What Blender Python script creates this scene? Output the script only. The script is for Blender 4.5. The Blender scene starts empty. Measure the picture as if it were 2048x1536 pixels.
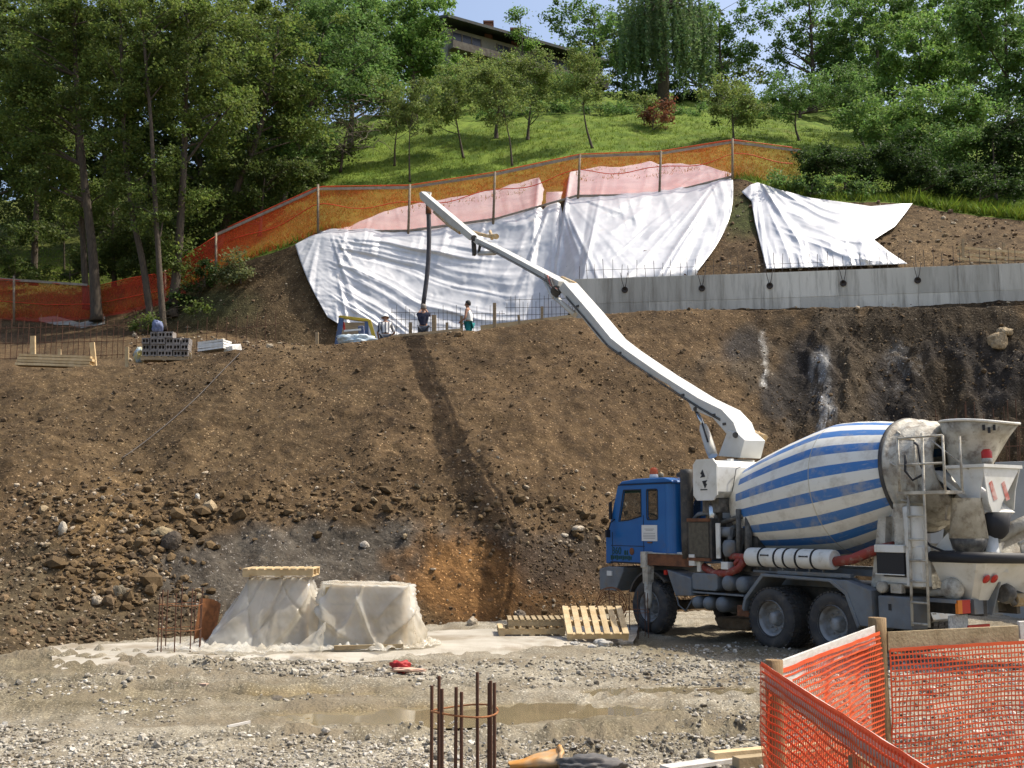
import bpy, bmesh, math, random
import numpy as np
from mathutils import Vector, Matrix

# ------------------------------------------------------------------ camera, sky, sun, exposure
CAM_H, PITCH, FPX = 2.2, math.radians(7.18), 2200.0      # focal length in pixels of the 2048 px wide photograph
scene = bpy.context.scene
COL = scene.collection
cam_data = bpy.data.cameras.new('camera')
cam_data.sensor_fit = 'HORIZONTAL'
cam_data.sensor_width = 36.0
cam_data.lens = 36.0 * FPX / 2048.0
cam_data.clip_start = 0.1
cam_data.clip_end = 3000.0
cam = bpy.data.objects.new('camera', cam_data)
COL.objects.link(cam)
cam.location = (0, 0, CAM_H)
cam.rotation_euler = (math.radians(90) + PITCH, 0, 0)
scene.camera = cam

SUN_EL, SUN_AZ = math.radians(57), math.radians(14)      # azimuth measured from +X towards +Y
sun_dir = Vector((math.cos(SUN_EL) * math.cos(SUN_AZ), math.cos(SUN_EL) * math.sin(SUN_AZ), math.sin(SUN_EL)))
world = bpy.data.worlds.new('World')
scene.world = world
world.use_nodes = True
wn = world.node_tree.nodes
sky = wn.new('ShaderNodeTexSky')
sky.sky_type = 'NISHITA'
sky.sun_disc = False
sky.sun_elevation = SUN_EL
sky.sun_rotation = math.radians(90) - SUN_AZ
sky.air_density = 1.0
sky.dust_density = 4.0
sky.ozone_density = 1.0
world.node_tree.links.new(sky.outputs[0], wn['Background'].inputs[0])
wn['Background'].inputs[1].default_value = 0.15
sl = bpy.data.lights.new('sun', 'SUN')
sl.energy = 3.7
sl.angle = math.radians(0.6)
sl.color = (1.0, 0.93, 0.81)
sun = bpy.data.objects.new('sun', sl)
COL.objects.link(sun)
sun.rotation_euler = sun_dir.to_track_quat('Z', 'Y').to_euler()
sun.location = (40, 0, 60)
vs = scene.view_settings
vs.view_transform = 'Standard'
vs.look = 'None'
vs.exposure = 0.55
vs.gamma = 1.0
vs.use_curve_mapping = False
scene.cycles.max_bounces = 5
scene.cycles.diffuse_bounces = 3
scene.cycles.transmission_bounces = 3
scene.cycles.transparent_max_bounces = 10
scene.cycles.caustics_reflective = False
scene.cycles.caustics_refractive = False

rng = np.random.default_rng(7)
random.seed(7)
CT, ST = math.cos(PITCH), math.sin(PITCH)

def at(u, v, D):
    """Point of the place seen at photo pixel (u, v), D metres in front of the camera's foot."""
    X, U = (u - 1024.0) / FPX, (768.0 - v) / FPX
    t = D / (CT - U * ST)
    return np.array([X * t, D, CAM_H + (ST + U * CT) * t])

def gnd(u, v):
    """Point of the level yard (z = 0) seen at photo pixel (u, v)."""
    X, U = (u - 1024.0) / FPX, (768.0 - v) / FPX
    t = -CAM_H / (ST + U * CT)
    return np.array([X * t, (CT - U * ST) * t, 0.0])

def pix(P):
    P = np.asarray(P, float)
    d = P[..., 1] * CT + (P[..., 2] - CAM_H) * ST
    w = -P[..., 1] * ST + (P[..., 2] - CAM_H) * CT
    return 1024 + FPX * P[..., 0] / d, 768 - FPX * w / d

# ------------------------------------------------------------------ noise
def _h(ix, iy, seed):
    n = (ix.astype(np.int64) * 374761393 + iy.astype(np.int64) * 668265263 + seed * 1442695041) & 0x7fffffff
    n = ((n ^ (n >> 13)) * 1274126177) & 0x7fffffff
    n = (n ^ (n >> 16))
    return (n & 0xffff) / 65535.0

def vnoise(x, y, seed=0):
    x = np.asarray(x, float); y = np.asarray(y, float)
    ix, iy = np.floor(x), np.floor(y)
    fx, fy = x - ix, y - iy
    fx = fx * fx * (3 - 2 * fx); fy = fy * fy * (3 - 2 * fy)
    a, b = _h(ix, iy, seed), _h(ix + 1, iy, seed)
    c, d = _h(ix, iy + 1, seed), _h(ix + 1, iy + 1, seed)
    return (a + (b - a) * fx) * (1 - fy) + (c + (d - c) * fx) * fy - 0.5

def fbm(x, y, f=1.0, octs=4, gain=0.5, lac=2.17, seed=0):
    s, a = 0.0, 1.0
    for i in range(octs):
        s = s + a * vnoise(x * f + 17.3 * i, y * f - 9.1 * i, seed + i)
        f *= lac; a *= gain
    return s

# ------------------------------------------------------------------ materials
def _ramp(nt, fac, lo, hi):
    m = nt.nodes.new('ShaderNodeMapRange')
    m.inputs[1].default_value, m.inputs[2].default_value = lo, hi
    nt.links.new(fac, m.inputs[0])
    return m.outputs[0]

def _noise(nt, vec, scale, detail=5.0, rough=0.55):
    n = nt.nodes.new('ShaderNodeTexNoise')
    n.inputs['Scale'].default_value = scale
    n.inputs['Detail'].default_value = detail
    n.inputs['Roughness'].default_value = rough
    nt.links.new(vec, n.inputs['Vector'])
    return n.outputs[0]

def _mix(nt, fac, a, b, mode='MIX'):
    m = nt.nodes.new('ShaderNodeMix')
    m.data_type = 'RGBA'; m.blend_type = mode
    for s, val in ((m.inputs[0], fac), (m.inputs[6], a), (m.inputs[7], b)):
        if hasattr(val, 'links'):
            nt.links.new(val, s)
        elif isinstance(val, (int, float)):
            s.default_value = val
        else:
            s.default_value = (*val, 1.0)
    return m.outputs[2]

MATS = {}
def mat(name, base, rough=0.8, metal=0.0, var=None, vscale=4.0, vlo=0.4, vhi=0.62, dirt=None, dscale=3.0, dlo=0.52, dhi=0.68,
        bump=0.0, bscale=30.0, speck=None, sscale=40.0, slo=0.58, shi=0.64, attr=None, spec=0.4, coords='Object', stretch=None, rnd=0.0, translucent=None, alpha=None, emit=None):
    if name in MATS:
        return MATS[name]
    m = bpy.data.materials.new(name); m.use_nodes = True
    nt = m.node_tree; N = nt.nodes
    b = N['Principled BSDF']
    b.inputs['Roughness'].default_value = rough
    b.inputs['Metallic'].default_value = metal
    b.inputs['Specular IOR Level'].default_value = spec
    tc = N.new('ShaderNodeTexCoord'); vec = tc.outputs[coords]
    if stretch:
        mp = N.new('ShaderNodeMapping'); mp.inputs['Scale'].default_value = stretch
        nt.links.new(vec, mp.inputs[0]); vec = mp.outputs[0]
    col = base
    if var is not None:
        col = _mix(nt, _ramp(nt, _noise(nt, vec, vscale), vlo, vhi), base, var)
    if speck is not None:
        col = _mix(nt, _ramp(nt, _noise(nt, vec, sscale, 2.0, 0.5), slo, shi), col, speck)
    if attr:
        a = N.new('ShaderNodeAttribute'); a.attribute_name = attr
        col = _mix(nt, 1.0, col, a.outputs['Color'], 'MULTIPLY')
    if rnd:
        oi = N.new('ShaderNodeObjectInfo')
        hs = N.new('ShaderNodeHueSaturation')
        mr = N.new('ShaderNodeMapRange'); mr.inputs[3].default_value = 1 - rnd; mr.inputs[4].default_value = 1 + rnd
        nt.links.new(oi.outputs['Random'], mr.inputs[0]); nt.links.new(mr.outputs[0], hs.inputs['Value'])
        if hasattr(col, 'links'):
            nt.links.new(col, hs.inputs['Color'])
        else:
            hs.inputs['Color'].default_value = (*col, 1)
        col = hs.outputs[0]
    if dirt is not None:
        col = _mix(nt, _ramp(nt, _noise(nt, vec, dscale, 8.0, 0.65), dlo, dhi), col, dirt)
    if hasattr(col, 'links'):
        nt.links.new(col, b.inputs['Base Color'])
    else:
        b.inputs['Base Color'].default_value = (*col, 1)
    if bump:
        bn = N.new('ShaderNodeBump'); bn.inputs['Strength'].default_value = bump
        bn.inputs['Distance'].default_value = 0.05
        nt.links.new(_noise(nt, vec, bscale, 6.0), bn.inputs['Height'])
        nt.links.new(bn.outputs[0], b.inputs['Normal'])
    out = N['Material Output']
    sh = b.outputs[0]
    if translucent is not None:
        tr = N.new('ShaderNodeBsdfTranslucent')
        if hasattr(col, 'links'):
            nt.links.new(col, tr.inputs[0])
        else:
            tr.inputs[0].default_value = (*col, 1)
        mx = N.new('ShaderNodeMixShader'); mx.inputs[0].default_value = translucent
        nt.links.new(sh, mx.inputs[1]); nt.links.new(tr.outputs[0], mx.inputs[2]); sh = mx.outputs[0]
    if alpha is not None:
        tp = N.new('ShaderNodeBsdfTransparent')
        mx = N.new('ShaderNodeMixShader'); mx.inputs[0].default_value = alpha
        nt.links.new(tp.outputs[0], mx.inputs[1]); nt.links.new(sh, mx.inputs[2]); sh = mx.outputs[0]
    nt.links.new(sh, out.inputs[0])
    MATS[name] = m
    return m

# ------------------------------------------------------------------ mesh building
class MB:
    def __init__(self):
        self.v, self.f, self.s = [], [], []
    def add(self, verts, faces, smooth=False):
        o = len(self.v)
        self.v.extend([tuple(map(float, p)) for p in verts])
        self.f.extend([tuple(i + o for i in f) for f in faces])
        self.s.extend([smooth] * len(faces))
        return self
    def box(self, c, s, R=None, taper=None):
        x, y, z = [k / 2 for k in s]
        P = [Vector((i * x, j * y, k * z)) for k in (-1, 1) for j in (-1, 1) for i in (-1, 1)]
        if taper:
            P = [Vector((p.x * taper[0], p.y * taper[1], p.z)) if p.z > 0 else p for p in P]
        if R is not None:
            P = [R @ p for p in P]
        P = [p + Vector(c) for p in P]
        return self.add(P, [(0, 2, 3, 1), (4, 5, 7, 6), (0, 1, 5, 4), (1, 3, 7, 5), (3, 2, 6, 7), (2, 0, 4, 6)])
    def beam(self, p, q, w, h, up=(0, 0, 1), jit=0.0):
        p, q = Vector(p), Vector(q)
        d = (q - p); n = d.length; d = d.normalized()
        s = d.cross(Vector(up))
        if s.length < 1e-4: s = d.cross(Vector((1, 0, 0)))
        s.normalize(); t = s.cross(d)
        P = []
        for e in (p, q):
            for a, b in ((-1, -1), (1, -1), (1, 1), (-1, 1)):
                P.append(e + s * (a * w / 2) + t * (b * h / 2) + Vector((random.uniform(-jit, jit), random.uniform(-jit, jit), random.uniform(-jit, jit))))
        return self.add(P, [(0, 1, 2, 3), (7, 6, 5, 4), (0, 4, 5, 1), (1, 5, 6, 2), (2, 6, 7, 3), (3, 7, 4, 0)])
    def tube(self, pts, r, n=8, cap=True, smooth=True):
        pts = [Vector(p) for p in pts]
        rr = r if hasattr(r, '__len__') else [r] * len(pts)
        V, F = [], []
        ref = None
        for i, p in enumerate(pts):
            d = (pts[min(i + 1, len(pts) - 1)] - pts[max(i - 1, 0)])
            if d.length < 1e-9: d = Vector((0, 0, 1))
            d.normalize()
            if ref is None:
                ref = d.orthogonal().normalized()
            ref = (ref - d * ref.dot(d))
            if ref.length < 1e-6: ref = d.orthogonal()
            ref.normalize()
            s = d.cross(ref)
            for k in range(n):
                a = 2 * math.pi * k / n
                V.append(p + (ref * math.cos(a) + s * math.sin(a)) * rr[i])
        for i in range(len(pts) - 1):
            for k in range(n):
                F.append((i * n + k, i * n + (k + 1) % n, (i + 1) * n + (k + 1) % n, (i + 1) * n + k))
        self.add(V, F, smooth)
        if cap:
            o = len(self.v) - len(V)
            self.f.append(tuple(o + k for k in reversed(range(n)))); self.s.append(False)
            self.f.append(tuple(o + (len(pts) - 1) * n + k for k in range(n))); self.s.append(False)
        return self
    def lathe(self, prof, M=None, n=24, smooth=True, capped=True):
        """prof: (radius, t) pairs turned about local Z, placed by matrix M"""
        M = M or Matrix.Identity(4)
        V, F = [], []
        for r, t in prof:
            for k in range(n):
                a = 2 * math.pi * k / n
                V.append(M @ Vector((r * math.cos(a), r * math.sin(a), t)))
        for i in range(len(prof) - 1):
            for k in range(n):
                F.append((i * n + k, i * n + (k + 1) % n, (i + 1) * n + (k + 1) % n, (i + 1) * n + k))
        self.add(V, F, smooth)
        if capped:
            o = len(self.v) - len(V)
            self.f.append(tuple(o + k for k in reversed(range(n)))); self.s.append(False)
            self.f.append(tuple(o + (len(prof) - 1) * n + k for k in range(n))); self.s.append(False)
        return self
    def prism(self, poly, p0, p1, fn):
        """poly of 2-D points mapped by fn(x, y, k) with k = p0 or p1"""
        n = len(poly)
        V = [fn(x, y, p0) for x, y in poly] + [fn(x, y, p1) for x, y in poly]
        F = [tuple(range(n)), tuple(reversed(range(n, 2 * n)))]
        F += [(i, n + i, n + (i + 1) % n, (i + 1) % n) for i in range(n)]
        return self.add(V, F)
    def plate(self, outline, holes, k0, k1, fn):
        """flat plate with holes, extruded from k0 to k1"""
        bm = bmesh.new()
        es = []
        for loop in [outline] + list(holes):
            vs_ = [bm.verts.new((x, y, 0)) for x, y in loop]
            for i in range(len(vs_)):
                es.append(bm.edges.new((vs_[i], vs_[(i + 1) % len(vs_)])))
        bmesh.ops.triangle_fill(bm, use_beauty=True, use_dissolve=False, edges=es)
        bm.verts.index_update(); bm.edges.index_update()
        vv = [(v.co.x, v.co.y) for v in bm.verts]
        ff = [tuple(v.index for v in f.verts) for f in bm.faces]
        be = [(e.verts[0].index, e.verts[1].index) for e in bm.edges if len(e.link_faces) == 1]
        bm.free()
        n = len(vv)
        V = [fn(x, y, k0) for x, y in vv] + [fn(x, y, k1) for x, y in vv]
        F = ff + [tuple(i + n for i in reversed(f)) for f in ff] + [(a, b, b + n, a + n) for a, b in be]
        return self.add(V, F)
    def grid(self, P, smooth=True, closed_u=False):
        P = np.asarray(P, float); r, c = P.shape[:2]
        F = []
        for i in range(r - 1):
            for j in range(c - 1 + (1 if closed_u else 0)):
                F.append((i * c + j, i * c + (j + 1) % c, (i + 1) * c + (j + 1) % c, (i + 1) * c + j))
        return self.add(P.reshape(-1, 3), F, smooth)
    def mesh(self, name, mtl, off=(0, 0, 0)):
        me = bpy.data.meshes.new(name)
        o = Vector(off)
        me.from_pydata([Vector(p) - o for p in self.v], [], self.f)
        if any(self.s):
            me.polygons.foreach_set('use_smooth', self.s)
        me.materials.append(mtl)
        bm = bmesh.new(); bm.from_mesh(me)
        bmesh.ops.recalc_face_normals(bm, faces=bm.faces)
        bm.to_mesh(me); bm.free()
        return me

def fast_mesh(name, V, F, mtl, smooth=False, color=None, cname='tint'):
    """numpy verts (n,3), faces (m,k) of equal size"""
    V = np.asarray(V, np.float32); F = np.asarray(F, np.int32)
    me = bpy.data.meshes.new(name)
    k = F.shape[1]
    me.vertices.add(len(V)); me.vertices.foreach_set('co', V.ravel())
    me.loops.add(F.size); me.loops.foreach_set('vertex_index', F.ravel())
    me.polygons.add(len(F))
    me.polygons.foreach_set('loop_start', np.arange(0, F.size, k, dtype=np.int32))
    me.polygons.foreach_set('loop_total', np.full(len(F), k, np.int32))
    me.polygons.foreach_set('use_smooth', np.full(len(F), smooth))
    if color is not None:
        a = me.color_attributes.new(cname, 'FLOAT_COLOR', 'POINT')
        c = np.ones((len(V), 4), np.float32); c[:, :3] = color
        a.data.foreach_set('color', c.ravel())
    me.update(calc_edges=True)
    me.validate()
    me.materials.append(mtl)
    return me

# ------------------------------------------------------------------ things, parts
LOC = {}
def tag(o, label=None, cat=None, group=None, kind=None):
    if label: o['label'] = label
    if cat: o['category'] = cat
    if group: o['group'] = group
    if kind: o['kind'] = kind
    return o

def link(name, data, parent=None):
    o = bpy.data.objects.new(name, data)
    COL.objects.link(o)
    if parent is not None: o.parent = parent
    return o

def thing(name, label, cat, loc=(0, 0, 0), rotz=0.0, group=None):
    o = link(name, None)
    o.empty_display_size = 0.2
    o.location = loc; o.rotation_euler = (0, 0, rotz)
    LOC[o.name] = (Vector(loc), rotz)
    return tag(o, label, cat, group)

def _root(o):
    while o.parent is not None: o = o.parent
    return o

SPLIT = {'control_box_lid', 'radiator_frame', 'deck_bracket', 'valve_bank', 'emblem', 'seat', 'lifting_lug', 'pump_outlet', 'guard_rail', 'tank_bracket', 'subframe',
         'radiator_core', 'drum_pedestal', 'joint_cylinder', 'delivery_elbow', 'nose_and_ears', 'roof_frame', 'pivot_pin', 'hopper_guard', 'water_tank', 'chute_pivot', 'pipe_bend', 'boom_joint', 'stencil', 'neck_rib'}
def islands(mb):
    par = list(range(len(mb.v)))
    def f(i):
        while par[i] != i: par[i] = par[par[i]]; i = par[i]
        return i
    for fc in mb.f:
        for k in fc[1:]: par[f(k)] = f(fc[0])
    out = {}
    for fc, sm in zip(mb.f, mb.s): out.setdefault(f(fc[0]), []).append((fc, sm))
    res = []
    for g in out.values():
        ids = sorted({i for fc, _ in g for i in fc}); ix = {i: k for k, i in enumerate(ids)}
        m = MB(); m.v = [mb.v[i] for i in ids]; m.f = [tuple(ix[i] for i in fc) for fc, _ in g]; m.s = [sm for _, sm in g]; res.append(m)
    return res

def part(name, mb, mtl, parent, bevel=0.0, world=False, label=None):
    if name in SPLIT:
        ms_ = islands(mb)
        if len(ms_) > 1: return [_part(name, m, mtl, parent, bevel, world, label) for m in ms_][0]
    return _part(name, mb, mtl, parent, bevel, world, label)

def _part(name, mb, mtl, parent, bevel=0.0, world=False, label=None):
    """world=True: the shape is given in world coordinates, its thing has no rotation"""
    off = LOC[_root(parent).name][0] if world else (0, 0, 0)
    o = link(name, mb.mesh(name, mtl, off), parent)
    if bevel:
        m = o.modifiers.new('bevel', 'BEVEL'); m.width = bevel; m.segments = 2; m.limit_method = 'ANGLE'; m.angle_limit = math.radians(35)
    if label: o['label'] = label
    return o

def single(name, mb, mtl, label, cat, base, group=None, bevel=0.0):
    o = link(name, mb.mesh(name, mtl, base))
    o.location = base
    LOC[o.name] = (Vector(base), 0.0)
    if bevel:
        m = o.modifiers.new('bevel', 'BEVEL'); m.width = bevel; m.segments = 2; m.limit_method = 'ANGLE'
    return tag(o, label, cat, group)

def copy_tree(o, parent=None):
    c = o.copy(); COL.objects.link(c); c.parent = parent
    for ch in list(o.children): copy_tree(ch, c)
    return c

def lerp(a, b, t): return np.asarray(a, float) * (1 - t) + np.asarray(b, float) * t

def rot_to(z, x=(0, 0, 1)):
    z = Vector(z).normalized(); x = Vector(x); x = (x - z * x.dot(z))
    x = x.normalized() if x.length > 1e-5 else z.orthogonal().normalized()
    y = z.cross(x)
    return Matrix((x, y, z)).transposed()
def place(c, z, x=(0, 0, 1)):
    return Matrix.Translation(Vector(c)) @ rot_to(z, x).to_4x4()
def rr(x0, y0, x1, y1, r=0.05, n=4, dx=0.0):
    P = []
    for cx, cy, a0 in ((x1 - r, y1 - r, 0), (x0 + r, y1 - r, 90), (x0 + r, y0 + r, 180), (x1 - r, y0 + r, 270)):
        for k in range(n + 1):
            a = math.radians(a0 + 90 * k / n); P.append((cx + r * math.cos(a), cy + r * math.sin(a)))
    return P

# shared paints
m_white = mat('truck_white_paint', (0.72, 0.71, 0.66), 0.45, var=(0.62, 0.60, 0.53), vscale=2.5, dirt=(0.36, 0.32, 0.25), dscale=5, dlo=0.57, dhi=0.8, spec=0.5)
m_dirtyw = mat('cement_splashed_white', (0.55, 0.52, 0.44), 0.7, var=(0.38, 0.345, 0.275), vscale=4, dirt=(0.20, 0.165, 0.125), dscale=6, dlo=0.49, dhi=0.68, bump=0.3, bscale=25)
m_boom = mat('boom_white_paint', (0.64, 0.63, 0.58), 0.4, var=(0.58, 0.56, 0.50), vscale=1.5, dirt=(0.40, 0.36, 0.29), dscale=3, dlo=0.60, dhi=0.8, spec=0.5)
m_blue = mat('cab_blue_paint', (0.010, 0.105, 0.32), 0.35, var=(0.014, 0.12, 0.35), vscale=2, dirt=(0.05, 0.10, 0.22), dscale=3, dlo=0.55, dhi=0.85, spec=0.5)
m_dblue = mat('cab_trim_dark', (0.012, 0.014, 0.02), 0.6)
m_grey = mat('chassis_grey', (0.17, 0.19, 0.205), 0.6, var=(0.13, 0.14, 0.15), vscale=3, dirt=(0.20, 0.17, 0.13), dscale=4, dlo=0.52, dhi=0.72)
m_dark = mat('grimy_dark_metal', (0.04, 0.04, 0.04), 0.65, var=(0.085, 0.075, 0.062), vscale=6, dirt=(0.12, 0.10, 0.08), dscale=9, dlo=0.55, dhi=0.75)
m_mech = mat('oily_machinery', (0.12, 0.115, 0.10), 0.6, var=(0.055, 0.05, 0.045), vscale=9, dirt=(0.22, 0.19, 0.15), dscale=8, dlo=0.55, dhi=0.75)
m_rub = mat('tyre_rubber', (0.040, 0.040, 0.042), 0.85, var=(0.07, 0.065, 0.058), vscale=3, dirt=(0.13, 0.11, 0.085), dscale=5, dlo=0.52, dhi=0.72, bump=0.3, bscale=40)
m_rim = mat('wheel_grey_paint', (0.30, 0.31, 0.315), 0.6, var=(0.22, 0.21, 0.19), vscale=6, dirt=(0.16, 0.13, 0.10), dscale=6, dlo=0.55, dhi=0.75)
m_rust = mat('rusty_steel', (0.20, 0.085, 0.04), 0.9, var=(0.12, 0.055, 0.03), vscale=7, bump=0.3)
m_redhose = mat('red_rubber_hose', (0.30, 0.045, 0.03), 0.6, var=(0.22, 0.05, 0.035), vscale=8, dirt=(0.3, 0.2, 0.15), dscale=9)
m_black = mat('black_rubber', (0.018, 0.018, 0.02), 0.6)
m_chrome = mat('hydraulic_chrome', (0.62, 0.64, 0.66), 0.25, metal=1.0)
m_redl = mat('red_lamp', (0.45, 0.02, 0.012), 0.3)
m_orangel = mat('orange_lamp', (0.65, 0.18, 0.015), 0.3)
m_beacon = mat('beacon_orange_red', (0.60, 0.10, 0.02), 0.25)
m_tan = mat('tan_paint_pipe', (0.42, 0.26, 0.10), 0.7, var=(0.5, 0.40, 0.25), vscale=8, dirt=(0.3, 0.25, 0.18), dscale=9)
m_glass = mat('cab_glass', (0.04, 0.05, 0.05), 0.05, spec=0.6, alpha=0.30)
m_print = mat('dark_print', (0.02, 0.02, 0.022), 0.6)
m_green = mat('green_lettering', (0.01, 0.055, 0.035), 0.6)
m_sticker = mat('white_sticker', (0.66, 0.66, 0.63), 0.6)
m_prgrey = mat('grey_print', (0.30, 0.30, 0.30), 0.6)
m_grille = mat('radiator_core', (0.13, 0.115, 0.085), 0.8, var=(0.09, 0.08, 0.06), vscale=12)

# ------------------------------------------------------------------ the terrain
def _line(knots, zfix=None):
    ks, Ds, Zs = [], [], []
    for q in knots:
        if zfix is not None:
            u, D = q; z = zfix
        else:
            u, v, D = q; z = at(u, v, D)[2]
        ks.append((u - 1024) / FPX * (CT + (z - CAM_H) * ST / D)); Ds.append(D); Zs.append(z)
    return np.array(ks), np.array(Ds), np.array(Zs)

TOE = _line([(-700, 17), (0, 19), (100, 20.4), (400, 22), (700, 23), (850, 24), (950, 24.3), (1100, 25.2), (1250, 27.2), (1400, 28.8), (1500, 30), (1650, 32.5), (1800, 33.2), (2048, 33), (2600, 31)], 0.0)
MID = _line([(-700, 1090, 22), (0, 1080, 23.5), (200, 1075, 24), (400, 1060, 25.0), (700, 1045, 26.2), (850, 1090, 25.5), (1000, 1095, 25.7), (1150, 1085, 27), (1300, 1070, 29.2), (1450, 1040, 30.6), (1600, 985, 32.8), (1700, 900, 34.5), (1850, 850, 35), (2048, 850, 34.8), (2600, 850, 33)])
CREST = _line([(-700, 760, 32), (0, 737, 33), (300, 730, 33.4), (400, 714, 33.5), (480, 697, 33.6), (640, 690, 34), (780, 677, 34.5), (950, 663, 35), (1150, 634, 36), (1300, 618, 37), (1480, 618, 38), (1550, 620, 38), (1800, 614, 37.4), (2048, 612, 36.8), (2600, 600, 35)])
FOOT = _line([(-700, 690, 47), (0, 668, 46), (300, 660, 45), (400, 660, 44.5), (500, 680, 43.3), (640, 700, 43.0), (800, 710, 43.2), (1000, 704, 43.0), (1110, 690, 42.6), (1145, 575, 41.2), (1180, 560, 41.0), (1400, 549, 40.4), (1600, 543, 39.9), (2048, 530, 38.7), (2600, 500, 37)])
TOP = _line([(-700, 640, 49), (0, 636, 47.5), (200, 636, 47.2), (300, 610, 46.8), (430, 545, 46), (590, 492, 45.6), (640, 466, 45.8), (820, 463, 46.3), (990, 438, 46.8), (1160, 392, 47), (1322, 388, 46.8), (1465, 353, 46.6), (1530, 372, 45.5), (1650, 402, 44.6), (1820, 410, 44), (1900, 425, 43.6), (2048, 445, 43), (2600, 470, 41)])
LAWN = _line([(-700, 500, 66), (0, 500, 64), (150, 500, 63), (300, 470, 62), (450, 380, 62), (600, 320, 60), (700, 296, 60), (850, 268, 62), (1000, 252, 64), (1200, 233, 66), (1500, 240, 66), (1650, 260, 64), (1800, 300, 60), (2048, 350, 56), (2600, 380, 54)])
HILL = _line([(u, v, 86.0) for u, v in ((-700, 420), (0, 400), (400, 330), (700, 240), (900, 190), (1100, 180), (1400, 190), (1600, 200), (2048, 250), (2600, 280))])

KF = np.linspace(-2.4, 2.4, 2401)
def _smooth(a, w=5):
    g = np.exp(-0.5 * (np.arange(-3 * w, 3 * w + 1) / w) ** 2); g /= g.sum()
    return np.convolve(np.pad(a, 3 * w, mode='edge'), g, mode='valid')
PROF = []
for L_ in (TOE, MID, CREST, None, FOOT, TOP, LAWN, HILL):
    if L_ is None:
        D0, Z0 = PROF[-1]
        kw = [(u_ - 1024) / FPX for u_ in (1090, 1150, 2048, 2600)]
        wgt = np.clip((KF - kw[0]) / (kw[1] - kw[0]), 0, 1)
        PROF.append((_smooth((D0 + 0.9) * (1 - wgt) + wgt * np.interp(KF, kw, [40.2, 40.0, 37.45, 36.0]), 3), _smooth(Z0 * (1 - wgt) + wgt * np.interp(KF, kw, [8.9, 9.0, 9.25, 9.2]), 3))); continue
    PROF.append((_smooth(np.interp(KF, L_[0], L_[1])), _smooth(np.interp(KF, L_[0], L_[2]))))
PD = np.stack([np.full_like(KF, 1.0)] + [p[0] for p in PROF] + [np.full_like(KF, 260.0)])
PZ = np.stack([np.zeros_like(KF)] + [p[1] for p in PROF] + [PROF[-1][1] + 8.0])
AMP = np.array([0.05, 0.10, 0.32, 0.12, 0.08, 0.12, 0.08, 0.15, 0.5, 2.0])

def prof_at(k):
    k = np.asarray(k, float)
    t = np.clip((k + 2.4) / 4.8 * 2400, 0, 2399.999); i = t.astype(int); f = t - i
    return PD[:, i] * (1 - f) + PD[:, i + 1] * f, PZ[:, i] * (1 - f) + PZ[:, i + 1] * f

PUDDLES = [((-0.75, 13.35), (2.0, 0.62)), ((2.05, 15.2), (1.1, 0.30)), ((-2.6, 14.9), (0.8, 0.2))]
def puddle_depth(x, y):
    d = np.zeros_like(np.asarray(x, float))
    for (cx, cy), (rx, ry) in PUDDLES:
        e = ((x - cx) / rx) ** 2 + ((y - cy - 0.10 * (x - cx)) / ry) ** 2 + 1.1 * fbm(x, y, 1.6, 3, seed=5)
        d = np.maximum(d, np.clip(1.25 - e, 0, 1))
    return d

def ruts(x, y):
    s = 0.0
    for y0, m, w, a, x0, x1 in ((11.6, 0.05, 0.16, 0.05, -4, 4), (12.1, 0.06, 0.13, 0.045, -2, 5), (11.1, 0.02, 0.15, 0.04, -1, 5), (10.75, 0.03, 0.12, 0.035, 0, 5), (12.7, 0.08, 0.12, 0.04, 1.0, 5), (13.6, 0.05, 0.14, 0.04, 1.4, 6), (14.4, 0.10, 0.13, 0.035, 0.2, 5), (15.6, 0.03, 0.16, 0.03, -5, 1),
                                (16.2, -0.32, 0.2, 0.07, -9, -3.6), (14.9, -0.36, 0.22, 0.07, -9, -3.2), (13.6, -0.3, 0.2, 0.05, -8, -2.6)):
        c = y0 + m * x + 0.25 * vnoise(x * 0.5, y0 * 7.0, 3)
        e = (y - c) / w
        win = np.clip((x - x0) * 1.2, 0, 1) * np.clip((x1 - x) * 1.2, 0, 1)
        s = s + win * a * 1.5 * (1.3 * np.exp(-(np.abs(e) - 1.5) ** 2 * 2.2) - np.exp(-e * e)) * (0.8 + 0.8 * vnoise(x * 7, y * 7, 21))
    return s

def cut_relief(x, y, D):
    """gullies and ribs of the steep rocky cut below the concrete wall"""
    k = x / np.maximum(y, 1)
    t = np.clip((y - D[2]) / np.maximum(D[3] - D[2], 0.1), -1, 2)
    w = np.clip((k - 0.215) / 0.06, 0, 1) * np.clip((t + 0.6) / 0.5, 0, 1) * np.clip((1.0 - t) / 0.3, 0, 1)
    rib = np.abs(fbm(x, y * 0.35, 0.42, 3, 0.55, seed=71)) - 0.16
    crag = np.abs(fbm(x, y, 1.1, 3, 0.6, seed=75)) - 0.12
    pit = 0.0
    for px_, t0, rx_, rt_, dp in ((0.262, 0.35, 0.016, 0.38, 1.1), (0.222, 0.62, 0.016, 0.3, 0.8), (0.345, 0.35, 0.02, 0.5, 0.7), (0.40, 0.2, 0.03, 0.4, 0.6)):
        pit = pit + dp * np.exp(-((k - px_) / rx_) ** 2 - ((t - t0) / rt_) ** 2)
    return w * (1.5 * rib + 0.8 * crag - pit)

def disp(x, y, amp):
    big = fbm(x, y, 0.33, 3, seed=11)
    med = fbm(x, y, 1.3, 3, 0.55, seed=31)
    fine = np.abs(fbm(x, y, 4.2, 3, 0.6, seed=51)) - 0.15
    return amp * (1.3 * big + 0.75 * med + 0.55 * fine)

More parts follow.
